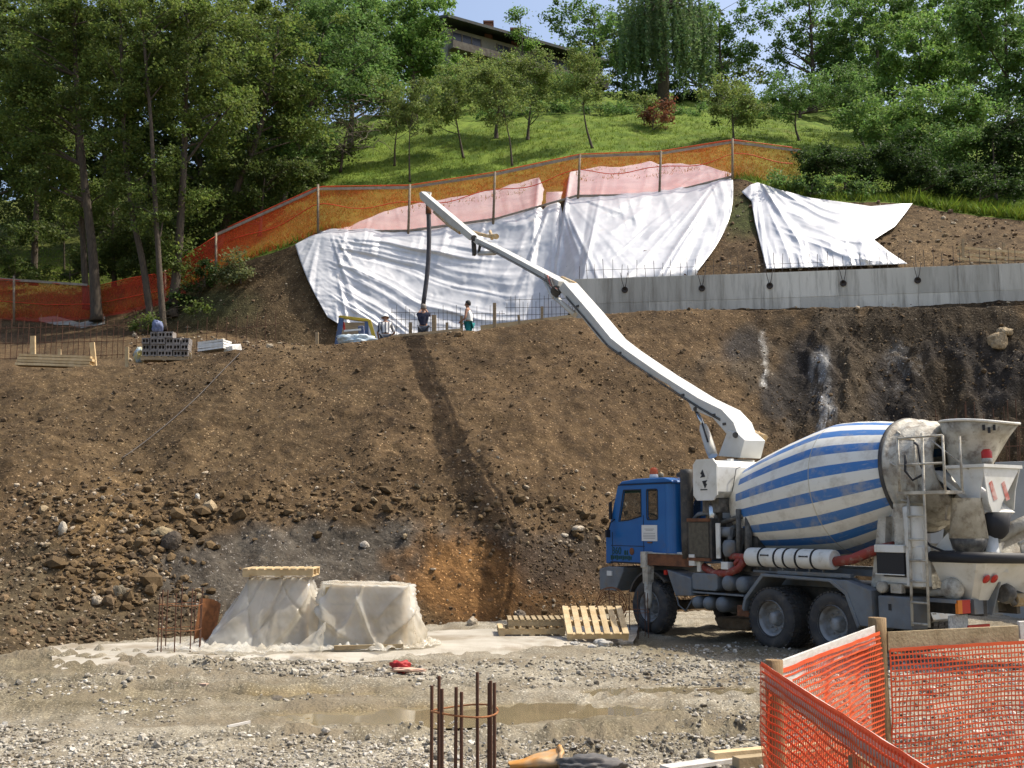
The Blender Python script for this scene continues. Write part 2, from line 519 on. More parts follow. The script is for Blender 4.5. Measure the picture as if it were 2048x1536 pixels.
def T(x, y, detail=True):
    x = np.asarray(x, float); y = np.asarray(y, float)
    yy = np.maximum(y, 1.0)
    D, Z = prof_at(x / yy)
    z = np.zeros(np.broadcast(x, y).shape); amp = np.full(z.shape, AMP[0])
    for i in range(len(AMP) - 1):
        m = (yy >= D[i]) & (yy < D[i + 1])
        t = np.where(m, (yy - D[i]) / np.maximum(D[i + 1] - D[i], 1e-3), 0)
        z = np.where(m, Z[i] + (Z[i + 1] - Z[i]) * t, z)
        amp = np.where(m, AMP[i] + (AMP[i + 1] - AMP[i]) * t, amp)
    if detail:
        z = z + disp(x, y, amp)
        z = z + cut_relief(x, yy, D)
        near = np.clip((D[1] - yy) * 0.7, 0, 1)
        z = z + near * (ruts(x, yy) - 0.12 * puddle_depth(x, yy))
    return z

def on(x, y, dz=0.0): return (float(x), float(y), float(T(x, y)) + dz)

def hit(u, v, D0, D1, n=600):
    """first terrain point met along the sight line of photo pixel (u, v) between D0 and D1"""
    Ds = np.linspace(D0, D1, n)
    P = np.stack([at(u, v, d) for d in Ds])
    under = P[:, 2] <= T(P[:, 0], P[:, 1])
    return P[int(np.argmax(under))] if under.any() else P[-1]

# columns: fine inside the frame, coarse outside
kcols = np.concatenate([np.linspace(-2.35, -0.56, 24, endpoint=False), (np.arange(-120, 2170, 5) - 1024) / FPX, np.linspace(0.56, 2.35, 24)])
SEGN = [150, 62, 150, 7, 14, 56, 54, 30, 14]
def band(i0, i1):
    D, Z = prof_at(kcols)
    rows = []
    for i in range(i0, i1):
        n = SEGN[i]
        a, b = (np.maximum(D[i], 2.5) if i == 0 else D[i]), D[i + 1]
        ts = np.linspace(0, 1, n, endpoint=(i == i1 - 1))
        for t in ts:
            rows.append(a * (b / a) ** t if i in (0, 7, 8) else a + (b - a) * t)
    Y = np.array(rows)
    X = Y * kcols[None, :]
    eps = 1e-4
    ZZ = T(X, Y - eps) if False else T(X, np.clip(Y, 1.0, 259.9))
    P = np.stack([X, Y, ZZ], -1)
    r, c = Y.shape
    idx = np.arange(r * c).reshape(r, c)
    F = np.stack([idx[:-1, :-1], idx[:-1, 1:], idx[1:, 1:], idx[1:, :-1]], -1).reshape(-1, 4)
    return P.reshape(-1, 3), F

def smoothmask(u, v, cu, cv, ru, rv, edge=0.35, seed=1, wob=0.5):
    e = np.sqrt(((u - cu) / ru) ** 2 + ((v - cv) / rv) ** 2) + wob * fbm(u, v, 0.018, 4, seed=seed)
    return np.clip((1 + edge - e) / (2 * edge), 0, 1)[..., None]

# --- yard
m_yard = mat('yard_mud_and_gravel', (0.20, 0.174, 0.125), 0.9, var=(0.275, 0.245, 0.185), vscale=1.6, speck=(0.50, 0.46, 0.37), sscale=34, slo=0.56, shi=0.66, dirt=(0.175, 0.142, 0.092), dscale=0.7, dlo=0.47, dhi=0.62, bump=1.0, bscale=18, attr='tint', spec=0.25)
P, F = band(0, 1)
wet = puddle_depth(P[:, 0], P[:, 1])[:, None]
cc = np.ones((len(P), 3)) * (1 + 0.35 * fbm(P[:, 0], P[:, 1], 3.0, 4, 0.6, seed=77))[:, None]
pu_, pv_ = pix(P)
mud = np.zeros((len(P), 1))
for a_ in ((120, 1400, 330, 42, 71), (1330, 1450, 300, 38, 72), (760, 1425, 330, 26, 73), (600, 1385, 300, 20, 74), (60, 1330, 160, 30, 75), (1500, 1290, 260, 22, 76)):  # muddy areas, and a darker patch of ground below the truck
    mud = np.maximum(mud, smoothmask(pu_, pv_, *a_[:4], 0.5, seed=a_[4], wob=0.9))
rt_ = np.clip(-ruts(P[:, 0], P[:, 1]) * 22, 0, 1)[:, None]
cc = cc * (1 - mud * np.array([0.36, 0.40, 0.50])) * (1 - rt_ * 0.5)
cc = cc * (1 - np.clip(wet * 3, 0, 1)) + np.array([0.72, 0.62, 0.42]) * np.clip(wet * 3, 0, 1)
tag(link('ground', fast_mesh('ground', P, F, m_yard, True, cc)), kind='structure')
m_far = mat('far_earth', (0.16, 0.13, 0.09), 0.95, var=(0.12, 0.15, 0.05), vscale=0.05)
mb = MB(); mb.add([(-900, -900, -0.9), (900, -900, -0.9), (900, 900, -0.9), (-900, 900, -0.9)], [(0, 1, 2, 3)])
tag(link('surrounding_ground', mb.mesh('surrounding_ground', m_far)), kind='structure')
mb = MB(); mb.add([(-60, -120, -0.07), (60, -120, -0.07), (60, 6, -0.07), (-60, 6, -0.07)], [(0, 1, 2, 3)])
m_back = mat('yard_behind', (0.3, 0.275, 0.23), 0.9, var=(0.22, 0.19, 0.145), vscale=0.8, bump=0.5)
tag(link('yard_ground', mb.mesh('yard_ground', m_back)), kind='structure')

# --- cut slope, bench and bank
m_soil = mat('loose_soil', (0.70, 0.69, 0.66), 0.95, attr='tint', var=(0.42, 0.40, 0.375), vscale=2.6, vlo=0.40, vhi=0.64, speck=(2.3, 2.4, 2.6), sscale=17, slo=0.64, shi=0.70, dirt=(0.055, 0.042, 0.030), dscale=7.0, dlo=0.56, dhi=0.75, bump=1.0, bscale=13, spec=0.15)
P, F = band(1, 6)
u, v = pix(P)
BR, GR, OR = np.array([0.120, 0.079, 0.041]), np.array([0.118, 0.102, 0.082]), np.array([0.25, 0.132, 0.05])
RC, LG, DK = np.array([0.092, 0.070, 0.046]), np.array([0.118, 0.090, 0.053]), np.array([0.068, 0.058, 0.05])
c = np.tile(BR * 1.08, (len(P), 1))
def blend(c, col, m): return c * (1 - m) + col * m
c = blend(c, np.array([0.126, 0.086, 0.045]), smoothmask(u, v, 300, 860, 420, 160, seed=2))
c = blend(c, LG, smoothmask(u, v, 120, 1200, 330, 140, seed=3))
c = blend(c, np.array([0.175, 0.115, 0.055]), smoothmask(u, v, 250, 1090, 130, 110, seed=4))
c = blend(c, GR, smoothmask(u, v, 610, 1135, 290, 98, 0.15, seed=6, wob=0.4))
c = blend(c, GR * 0.9, smoothmask(u, v, 880, 1080, 330, 26, 0.3, seed=7, wob=0.6) * 0.8)
c = blend(c, OR * 0.62, smoothmask(u, v, 975, 1170, 185, 85, 0.45, seed=8, wob=0.7))
c = blend(c, OR, smoothmask(u, v, 935, 1160, 125, 66, 0.4, seed=8, wob=0.7) * 0.9)
c = blend(c, RC, smoothmask(u, v, 1830, 740, 350, 170, 0.15, seed=9))
c = blend(c, DK, smoothmask(u, v, 1130, 1130, 110, 60, 0.3, seed=10) * 0.7)
for a_ in ((1605, 770, 55, 75, 12), (1790, 790, 60, 60, 13), (2000, 760, 70, 70, 14), (1900, 690, 60, 30, 15), (1545, 790, 30, 40, 16)):
    c = blend(c, DK * 0.85, smoothmask(u, v, *a_[:4], 0.35, seed=a_[4], wob=0.9))
c = blend(c, DK, smoothmask(u, v, 1490, 690, 45, 35, 0.3, seed=12))
c = blend(c, np.array([0.42, 0.42, 0.42]), smoothmask(u, v, 1645, 790, 18, 80, 0.4, seed=14, wob=1.2) * np.clip(0.75 + 2.5 * fbm(u, v * 0.4, 0.09, 3, seed=61), 0, 1)[:, None] * 0.85)
c = blend(c, np.array([0.5, 0.49, 0.46]), smoothmask(u, v, 1527 + 6 * vnoise(v * 0.05, v * 0, 3), 735, 6, 60, 0.5, seed=15, wob=1.3) * np.clip(0.6 + 2.5 * fbm(u, v, 0.09, 3, seed=62), 0, 1)[:, None] * 0.85)
c = blend(c, np.array([0.32, 0.31, 0.3]), smoothmask(u, v, 1795, 720, 32, 45, 0.5, seed=16, wob=1.2) * np.clip(0.4 + 2.5 * fbm(u, v, 0.08, 3, seed=63), 0, 1)[:, None] * 0.5)
c = blend(c, np.array([0.165, 0.115, 0.062]), smoothmask(u, v, 560, 600, 90, 110, 0.3, seed=17))
c = blend(c, np.array([0.17, 0.115, 0.06]), smoothmask(u, v, 1870, 490, 190, 60, 0.3, seed=18))
c = blend(c, np.array([0.075, 0.10, 0.028]), smoothmask(u, v, 1490, 430, 40, 40, 0.4, seed=19) * 0.8)
c = blend(c, np.array([0.08, 0.085, 0.035]), smoothmask(u, v, 380, 610, 110, 45, 0.4, seed=20) * 0.8)
sp = fbm(P[:, 0], P[:, 2] * 1.6 + P[:, 1], 9.0, 3, 0.6, seed=90)
c = c * (1.0 + 0.55 * fbm(P[:, 0], P[:, 1], 0.9, 5, 0.6, seed=91) + 0.5 * sp)[:, None]
tag(link('earth_slope', fast_mesh('earth_slope', P, F, m_soil, True, np.clip(c, 0.01, 1))), kind='structure')

# --- hillside with lawn
m_lawn = mat('lawn', (0.135, 0.185, 0.03), 0.95, var=(0.085, 0.135, 0.022), vscale=0.9, attr='tint', dirt=(0.13, 0.13, 0.035), dscale=0.5, dlo=0.58, dhi=0.75, bump=1.0, bscale=18, spec=0.1)
P, F = band(6, 9)
u, v = pix(P)
cc = np.ones((len(P), 3)) * (1 + 0.5 * fbm(P[:, 0], P[:, 1], 1.5, 4, 0.6, seed=66))[:, None]
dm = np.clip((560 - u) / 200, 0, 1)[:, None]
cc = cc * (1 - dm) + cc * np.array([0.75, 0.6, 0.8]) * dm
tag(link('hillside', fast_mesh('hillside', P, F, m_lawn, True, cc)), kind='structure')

# --- puddles
m_water = mat('muddy_water', (0.215, 0.175, 0.10), 0.05, spec=0.5, var=(0.18, 0.145, 0.085), vscale=1.0)
for i, ((cx, cy), (rx, ry)) in enumerate(PUDDLES):
    mb = MB(); n = 40
    ring = []
    for j in range(n):
        a = 2 * math.pi * j / n
        k = 1.35
        ring.append((cx + rx * k * math.cos(a), cy + 0.10 * rx * k * math.cos(a) + ry * k * math.sin(a), -0.052 - 0.004 * i))
    mb.add([(cx, cy, -0.052 - 0.004 * i)] + ring, [(0, 1 + j, 1 + (j + 1) % n) for j in range(n)])
    tag(link('puddle', mb.mesh('puddle', m_water)), kind='structure')

# --- concrete strip
m_slab = mat('pale_concrete', (0.44, 0.405, 0.34), 0.9, var=(0.34, 0.31, 0.25), vscale=1.3, dirt=(0.24, 0.20, 0.14), dscale=0.9, dlo=0.47, dhi=0.64, bump=0.3, bscale=40)
front = [gnd(*q) for q in ((100, 1352), (170, 1350), (240, 1345), (450, 1338), (640, 1330), (850, 1324), (1000, 1312), (1150, 1298), (1270, 1286))]
back = [gnd(*q) for q in ((100, 1304), (150, 1300), (200, 1298), (450, 1290), (640, 1282), (850, 1275), (1000, 1268), (1150, 1262), (1280, 1258))]
mb = MB(); rows = []
for t in np.linspace(0, 1, 6):
    rows.append([])
    for i in np.linspace(0, len(front) - 1, 160):
        a = int(min(i, len(front) - 2)); f = i - a
        p = lerp(lerp(front[a], front[a + 1], f), lerp(back[a], back[a + 1], f), t)
        p = p + np.array([0.05 * vnoise(i * 3.1, t * 5, 8), 0.45 * vnoise(i * 1.7, t * 9, 9) + 0.3 * vnoise(i * 4.3, t * 9, 19) + 0.12 * vnoise(i * 13.0, t * 9, 29) if t in (0, 1) else 0, (0.10 if t > 0 else 0.015) + 0.012 * vnoise(p[0] * 2, p[1] * 2, 4)])
        rows[-1].append(p)
rows = [[p - np.array([0, 0.01, 0.2]) for p in rows[0]]] + rows + [[p + np.array([0, 0.01, -0.2]) for p in rows[-1]]]
mb.grid(rows, smooth=False)
tag(link('concrete_slab', mb.mesh('concrete_slab', m_slab)), kind='structure')

# ------------------------------------------------------------------ stones, clods: uncountable
def _ico():
    p = (1 + 5 ** 0.5) / 2
    V = np.array([(-1, p, 0), (1, p, 0), (-1, -p, 0), (1, -p, 0), (0, -1, p), (0, 1, p), (0, -1, -p), (0, 1, -p), (p, 0, -1), (p, 0, 1), (-p, 0, -1), (-p, 0, 1)], float)
    V /= np.linalg.norm(V[0])
    F = np.array([(0, 11, 5), (0, 5, 1), (0, 1, 7), (0, 7, 10), (0, 10, 11), (1, 5, 9), (5, 11, 4), (11, 10, 2), (10, 7, 6), (7, 1, 8), (3, 9, 4), (3, 4, 2), (3, 2, 6), (3, 6, 8), (3, 8, 9), (4, 9, 5), (2, 4, 11), (6, 2, 10), (8, 6, 7), (9, 8, 1)])
    return V, F
ICO_V, ICO_F = _ico()
def stones(name, C, size, col, mtl, flat=0.6, jit=0.28, sink=0.15):
    n = len(C)
    S = size[:, None] * np.stack([rng.uniform(0.75, 1.35, n), rng.uniform(0.75, 1.35, n), rng.uniform(0.4, 1.0, n) * flat / 0.6], 1)
    A = rng.uniform(0, 2 * np.pi, n); B = rng.normal(0, 0.35, n)
    V = ICO_V[None] * (1 + rng.uniform(-jit, jit, (n, 12, 1))) * S[:, None, :]
    y = V[..., 1] * np.cos(B)[:, None] - V[..., 2] * np.sin(B)[:, None]; z = V[..., 1] * np.sin(B)[:, None] + V[..., 2] * np.cos(B)[:, None]
    x = V[..., 0] * np.cos(A)[:, None] - y * np.sin(A)[:, None]; y = V[..., 0] * np.sin(A)[:, None] + y * np.cos(A)[:, None]
    V = np.stack([x, y, z], -1) + C[:, None, :] + np.array([0, 0, 1]) * (S[:, 2] * (0.5 - sink))[:, None, None]
    F = (ICO_F[None] + 12 * np.arange(n)[:, None, None]).reshape(-1, 3)
    return fast_mesh(name, V.reshape(-1, 3), F, mtl, False, np.repeat(col, 12, 0))

m_stone = mat('stone', (1, 1, 1), 0.9, attr='tint', var=(0.75, 0.74, 0.72), vscale=30, bump=0.3, bscale=60, spec=0.2)
# gravel on the yard, sampled evenly over the picture of the yard
n = 56000
uu = rng.uniform(-60, 2110, n); vv = rng.uniform(1285, 1560, n) ** 1.0
G = np.stack([gnd(a, b) for a, b in zip(uu, vv)])
x, y = G[:, 0], G[:, 1]
dens = 0.08 + 1.3 * fbm(x * 0.5, y, 0.7, 3, seed=41) + 0.35 * fbm(x, y, 2.3, 2, seed=42)
dens += np.clip((1 - np.abs(vv - 1340) / 40), 0, 1) * 0.30 * (uu > 350) + np.clip((vv - 1455) / 60, 0, 1) * 0.85
for a_ in ((120, 1400, 330, 42), (1330, 1450, 300, 38), (760, 1425, 330, 26), (60, 1330, 160, 30)):
    dens -= 0.42 * smoothmask(uu, vv, *a_, 0.5, seed=70, wob=0.9)[:, 0]
dens -= 3 * puddle_depth(x, y)
sl_f = np.interp(uu, [90, 100, 240, 450, 640, 850, 1000, 1150, 1270, 1300], [1300, 1352, 1345, 1338, 1330, 1324, 1312, 1298, 1286, 1270])
dens[(vv < sl_f - 9) & (uu < 1270)] = -1
keep = rng.uniform(0, 1, n) < np.clip(dens, 0.0, 0.95)
x, y = x[keep], y[keep]
pz = T(x, y)
sz = np.clip(rng.lognormal(-4.25, 0.45, len(x)), 0.006, 0.055) * np.clip(y / 13.0, 0.75, 1.2)
tone = rng.choice([0, 1, 2, 3], len(x), p=[0.42, 0.28, 0.2, 0.1])
pal = np.array([(0.43, 0.395, 0.33), (0.31, 0.28, 0.225), (0.18, 0.155, 0.12), (0.60, 0.565, 0.49)])
gc = pal[tone] * rng.uniform(0.75, 1.2, (len(x), 1))
tag(link('gravel', stones('gravel', np.stack([x, y, pz], 1), sz, gc, m_stone)), 'pale crushed stone scattered over the muddy yard', 'gravel', kind='stuff')

# clods and stones on the slope
n = 30000
uu = rng.uniform(-60, 2110, n); pp = rng.uniform(0, 1, n)
kk = (uu - 1024) / FPX
D, Z = prof_at(kk)
y = np.where(pp < 0.36, D[1] + (D[2] - D[1]) * (pp / 0.36), D[2] + (D[3] - D[2]) * ((pp - 0.36) / 0.64))
x = kk * y
pu, pv = pix(np.stack([x, y, T(x, y)], 1))
dens = 0.35 + 0.8 * fbm(x, y, 0.5, 3, seed=43) + 0.45 * (pv > 930) + 0.3 * np.exp(-((pv - 1010) / 50) ** 2)
dens -= 1.1 * (((pu - 600) / 260) ** 2 + ((pv - 1130) / 95) ** 2 < 1.0)
dens -= 0.5 * (((pu - 930) / 125) ** 2 + ((pv - 1165) / 80) ** 2 < 1.0)
keep = rng.uniform(0, 1, n) < np.clip(dens * 0.85, 0.05, 0.8)
x, y, pv, pu = x[keep], y[keep], pv[keep], pu[keep]
sz = np.clip(rng.lognormal(-3.75, 0.5, len(x)), 0.010, 0.13) * (0.85 + 0.4 * (pv > 960) * (pu < 420))
r = rng.uniform(0, 1, len(x))
soil = np.array([0.118, 0.082, 0.047]) * rng.uniform(0.7, 1.4, (len(x), 1))
pale = np.array([0.40, 0.33, 0.24]) * rng.uniform(0.6, 1.3, (len(x), 1))
tan = np.array([0.155, 0.105, 0.058]) * rng.uniform(0.7, 1.3, (len(x), 1))
pf = np.where((pv > 900) & (pu < 1300), 0.17, 0.07)
gc = np.where((r < pf)[:, None], pale, np.where((r < pf + 0.22)[:, None], tan, soil))
sz = np.where(r < pf, np.minimum(sz, 0.085), sz)
# big lumps where the brown fill ends above the grey mound, and on the heap at the lower left
nb = 620
ub_ = np.concatenate([rng.uniform(230, 1230, 300), rng.uniform(40, 430, nb - 300)]); vb_ = np.concatenate([np.interp(ub_[:300], [230, 420, 700, 1000, 1230], [1075, 1040, 1012, 1030, 1065]) + rng.normal(0, 26, 300), rng.uniform(985, 1230, nb - 300)])
W_ = (768 - vb_) / FPX; bd = np.full(nb, np.nan); PX = np.zeros(nb)
for d_ in np.linspace(20, 33, 70):
    t_ = d_ / (CT - W_ * ST); xx0 = (ub_ - 1024) / FPX * t_
    w_ = (CAM_H + (ST + W_ * CT) * t_ <= T(xx0, np.full(nb, d_))) & np.isnan(bd)
    bd[w_] = d_; PX[w_] = xx0[w_]
ok_ = ~np.isnan(bd); nb = int(ok_.sum()); PB = np.stack([PX[ok_], bd[ok_]], 1)
x = np.concatenate([x, PB[:, 0]]); y = np.concatenate([y, PB[:, 1]])
sz = np.concatenate([sz, np.clip(rng.lognormal(-2.75, 0.45, nb), 0.03, 0.19)])
bc_ = np.where(rng.uniform(0, 1, (nb, 1)) < 0.12, [[0.27, 0.21, 0.13]], [[0.128, 0.086, 0.043]]) * rng.uniform(0.7, 1.35, (nb, 1))
gc = np.concatenate([gc, bc_])
tag(link('soil_clods', stones('soil_clods', np.stack([x, y, T(x, y)], 1), sz, gc, m_stone, flat=0.65)), 'brown clods and broken stone covering the dug slope', 'soil', kind='stuff')

# stones on the bank and at its foot
n = 2600
uu = rng.uniform(250, 2060, n); kk = (uu - 1024) / FPX; D, Z = prof_at(kk)
t = rng.uniform(0, 1, n); y = D[4] + (D[6] - D[4]) * t; x = kk * y
sz = np.clip(rng.lognormal(-3.3, 0.5, n), 0.02, 0.12)
gc = np.where(rng.uniform(0, 1, (n, 1)) < 0.25, [[0.42, 0.35, 0.25]], [[0.15, 0.10, 0.06]]) * rng.uniform(0.7, 1.3, (n, 1))
tag(link('bank_stones', stones('bank_stones', np.stack([x, y, T(x, y)], 1), sz, gc, m_stone)), 'loose stones on the steep bank under the fence', 'stones', kind='stuff')

# boulders one can point at
def boulder(u, v, D0, D1, wpx, hpx, col, label, seed):
    p = hit(u, v, D0, D1)
    w = wpx * p[1] / FPX / 2; h = hpx * p[1] / FPX / 2
    r = np.random.default_rng(seed)
    bm = bmesh.new(); bmesh.ops.create_icosphere(bm, subdivisions=3, radius=1)
    for q in bm.verts:
        c = np.array(q.co)
        k = 1 + 0.45 * float(fbm(c[0] * 1.3 + seed, c[1] * 1.3 + c[2] * 1.1, 1.0, 3, seed=seed))
        for pl in r.normal(size=(5, 3)) if False else ():
            pass
        q.co = (c[0] * w * k, c[1] * w * k * 0.8, max(c[2], -0.6) * h * k * 1.1)
    me = bpy.data.meshes.new('boulder'); bm.to_mesh(me); bm.free()
    me.materials.append(mat('boulder_' + str(seed), col, 0.9, var=tuple(k * 0.6 for k in col), vscale=9, bump=0.7, bscale=25, spec=0.2))
    o = link('boulder', me); o.location = (p[0], p[1], p[2] + h * 0.25); o.rotation_euler = (0, 0, seed)
    tag(o, label, 'rock', 'rocks lying on the slope')
for a in ((237, 1190, 18, 30, 28, 30, (0.20, 0.17, 0.12), 'rounded grey boulder on lower slope left of rebar cage', 1),
          (125, 1065, 18, 34, 24, 34, (0.48, 0.43, 0.34), 'pale upright slab of rock on far left slope', 2),
          (730, 1093, 20, 34, 20, 14, (0.52, 0.46, 0.38), 'small white oval stone on grey mound above tarped stacks', 3),
          (352, 1024, 20, 36, 18, 10, (0.62, 0.58, 0.5), 'flat white stone on brown slope above grey mound', 4),
          (395, 996, 20, 36, 12, 14, (0.62, 0.58, 0.5), 'small pointed white stone high above grey mound', 5),
          (1995, 690, 30, 42, 36, 40, (0.42, 0.32, 0.2), 'big tan rock sticking out of cut face at right', 6),
          (2010, 668, 30, 42, 40, 22, (0.42, 0.33, 0.21), 'tan rock just under concrete wall at far right', 7),
          (195, 1205, 18, 30, 30, 20, (0.36, 0.30, 0.22), 'flattish tan stone left of rounded boulder', 8),
          (340, 1090, 18, 34, 44, 38, (0.10, 0.08, 0.06), 'large dark clod of earth on slope edge', 9),
          (325, 1070, 18, 34, 40, 22, (0.28, 0.22, 0.13), 'tan lump of clay beside dark clod', 10),
          (790, 1165, 20, 30, 30, 22, (0.17, 0.1, 0.05), 'brown clod beside orange clay cut', 11),
          (1040, 1235, 20, 30, 30, 20, (0.16, 0.13, 0.1), 'grey brown stone at slope foot behind pallets', 12),
          (945, 1248, 20, 30, 22, 20, (0.45, 0.38, 0.28), 'pale stone at slope foot beside concrete strip', 13),
          (1155, 1060, 22, 32, 32, 14, (0.50, 0.43, 0.33), 'long pale stone on slope left of blue cab', 14),
          (1128, 1073, 22, 32, 22, 10, (0.52, 0.46, 0.36), 'thin pale stone on slope nearest blue cab', 15)):
    boulder(*a)
# ------------------------------------------------------------------ concrete wall on the bench
m_conc = mat('grey_concrete', (0.60, 0.585, 0.52), 0.9, var=(0.51, 0.495, 0.435), vscale=0.9, dirt=(0.23, 0.215, 0.18), dscale=1.6, dlo=0.48, dhi=0.74, stretch=(2.2, 2.2, 0.25), bump=0.2, bscale=30, rnd=0.22)
m_bar = mat('rusted_rebar', (0.12, 0.055, 0.03), 0.9, var=(0.07, 0.035, 0.022), vscale=9, rnd=0.15)
m_bard = mat('dark_rebar', (0.05, 0.042, 0.038), 0.85, rnd=0.1)
m_wood = mat('weathered_board', (0.36, 0.27, 0.16), 0.85, var=(0.27, 0.20, 0.12), vscale=5, stretch=(1, 1, 6), rnd=0.15, bump=0.2)
m_fresh = mat('fresh_pine_board', (0.55, 0.42, 0.24), 0.8, var=(0.46, 0.33, 0.17), vscale=6, rnd=0.12, bump=0.15, bscale=50)
m_post = mat('old_grey_post', (0.25, 0.20, 0.14), 0.9, var=(0.17, 0.13, 0.09), vscale=8, rnd=0.12, bump=0.2)
_bar = MB(); _bar.tube([(0, 0, 0), (0, 0, 1)], 1.0, 6); BAR_MESH = {'r': _bar.mesh('rebar', m_bar), 'd': _bar.mesh('rebar_dark', m_bard)}
def bar(parent, p, q, r=0.009, kind='r', name='rebar'):
    p, q = Vector(p), Vector(q)
    off = LOC[parent.name][0]
    o = link(name, BAR_MESH[kind], parent)
    d = q - p
    o.matrix_local = Matrix.Translation(p - off) @ d.to_track_quat('Z', 'Y').to_matrix().to_4x4() @ Matrix.Diagonal((r, r, d.length, 1))
    return o
WT = 11.24
wallx = [at(1150, 590, 40.35), at(1470, 590, 39.5), at(2048, 590, 37.8), at(2420, 590, 36.9)]
wallx = [np.array([p[0], p[1], 0]) for p in wallx]
def wall_pt(s, z, off=0.0):
    L_ = [np.linalg.norm(wallx[i + 1] - wallx[i]) for i in range(3)]
    i = 0
    while i < 2 and s > L_[i]: s -= L_[i]; i += 1
    d = (wallx[i + 1] - wallx[i]) / L_[i]
    n = np.array([d[1], -d[0], 0])
    p = wallx[i] + d * s + n * off
    return np.array([p[0], p[1], z])
WL = sum(np.linalg.norm(wallx[i + 1] - wallx[i]) for i in range(3))
cw = thing('concrete_wall', 'long grey cast concrete retaining wall with starter bars on top of the slope', 'wall', tuple(wall_pt(WL / 2, 8.5)))
mb = MB(); rows = []
for z, o in ((8.3, 0), (WT, 0), (WT, -0.42), (8.3, -0.42)):
    rows.append([wall_pt(s, z, o) for s in np.linspace(0, WL - 0.01, 24)])
mb.grid(rows + [rows[0]], smooth=False)
e0 = [r[0] for r in rows]; e1 = [r[-1] for r in rows]
mb.add(e0, [(0, 1, 2, 3)]); mb.add(e1, [(3, 2, 1, 0)])
wall_core = part('wall_core', mb, m_conc, cw, world=True)
PWID = 1.36
s = 0.01
while s + PWID < WL:
    for z0, z1 in ((9.0, 10.28), (10.295, WT - 0.01)):
        mb = MB(); a, b = s + 0.008, s + PWID - 0.008
        V = [wall_pt(q, z, o) for o in (0.003, 0.016) for q, z in ((a, z0), (b, z0), (b, z1), (a, z1))]
        mb.add(V, [(0, 1, 2, 3), (4, 5, 6, 7), (0, 1, 5, 4), (1, 2, 6, 5), (2, 3, 7, 6), (3, 0, 4, 7)])
        part('cast_panel', mb, m_conc, cw, world=True)
    s += PWID
for u_, v_ in ((1250, 580), (1403, 577), (1538, 572), (1685, 567), (1833, 561)):
    # find the wall position seen at this pixel
    ss = np.linspace(0, WL - 0.1, 900); P = np.array([wall_pt(q, WT) for q in ss]); uu_, _ = pix(P); q = ss[int(np.argmin(abs(uu_ - u_)))]
    z = at(u_, v_, wall_pt(q, 0)[1])[2]
    c = wall_pt(q, z, 0.018); n_ = wall_pt(q, z, 1.0) - wall_pt(q, z, 0.0)
    mb = MB(); mb.lathe([(0.115, 0.0), (0.12, 0.03), (0.09, 0.05), (0.075, 0.02), (0.0, 0.015)], place(c, n_), n=16, capped=False)
    an = part('anchor_head', mb, m_bard, cw, world=True)
    for dx in (-0.16, 0.12):
        mb = MB(); mb.tube([c + n_ * 0.03, c + n_ * 0.12 + np.array([dx * 0.5, 0, 0.25]), c + n_ * 0.16 + np.array([dx, 0, 0.62])], 0.012, 5)
        part('anchor_strand', mb, m_bard, an, world=True)
for i, q in enumerate(np.arange(0.15, WL - 3.0, 0.31)):
    b = wall_pt(q + random.uniform(-0.03, 0.03), WT - 0.05, -0.10 if i % 2 else -0.32)
    h = random.uniform(0.55, 0.85)
    bar(cw, b, b + np.array([random.uniform(-0.05, 0.05), random.uniform(-0.05, 0.05), h]), 0.010, 'd')
for k in range(2):
    for j in range(3):
        a, b = wall_pt(0.4 + 3.0 * j, WT + 0.35 + 0.3 * k, -0.11), wall_pt(0.4 + 3.0 * j + 2.9, WT + 0.33 + 0.3 * k, -0.11)
        if k == 0: bar(cw, a, b, 0.007, 'd')

# lower concrete wall behind the truck tail
lw0, lw1 = at(1996, 940, 27.0), at(2330, 940, 24.5)
zt = at(2020, 924, 26.8)[2]
lw = thing('low_concrete_wall', 'pale grey concrete wall end with rusty starter bars behind the truck tail', 'wall', (lw0[0], lw0[1], 0))
mb = MB(); mb.beam((lw0[0], lw0[1], zt / 2 - 0.2), (lw1[0], lw1[1], zt / 2 - 0.2), 0.35, zt + 0.4); part('wall_core', mb, mat('pale_wall_concrete', (0.42, 0.42, 0.40), 0.9, var=(0.36, 0.36, 0.34), vscale=1.5, bump=0.1), lw, world=True, bevel=0.01)
for i in range(26):
    p = lerp(lw0, lw1, (i + 0.3) / 26 * 0.75); p = np.array([p[0] - 1.2 + 0.02 * i, p[1] + (0.1 if i % 2 else 0.5) + 0.9, zt - 0.1])
    bar(lw, p, p + np.array([random.uniform(-0.04, 0.04), 0, random.uniform(1.0, 1.7)]), 0.011)
for k in range(2):
    p = np.array([lw0[0] - 1.2, lw0[1] + 1.0, zt + 0.4 + 0.45 * k]); bar(lw, p, p + np.array([2.6, -1.6, 0]), 0.009)
mb = MB(); mb.beam((lw0[0] - 1.3, lw0[1] + 1.3, zt / 2 - 0.2), (lw0[0] + 1.6, lw0[1] - 0.1 + 0.9, zt / 2 - 0.2), 0.6, zt + 0.35); part('wall_footing', mb, MATS['pale_wall_concrete'], lw, world=True)

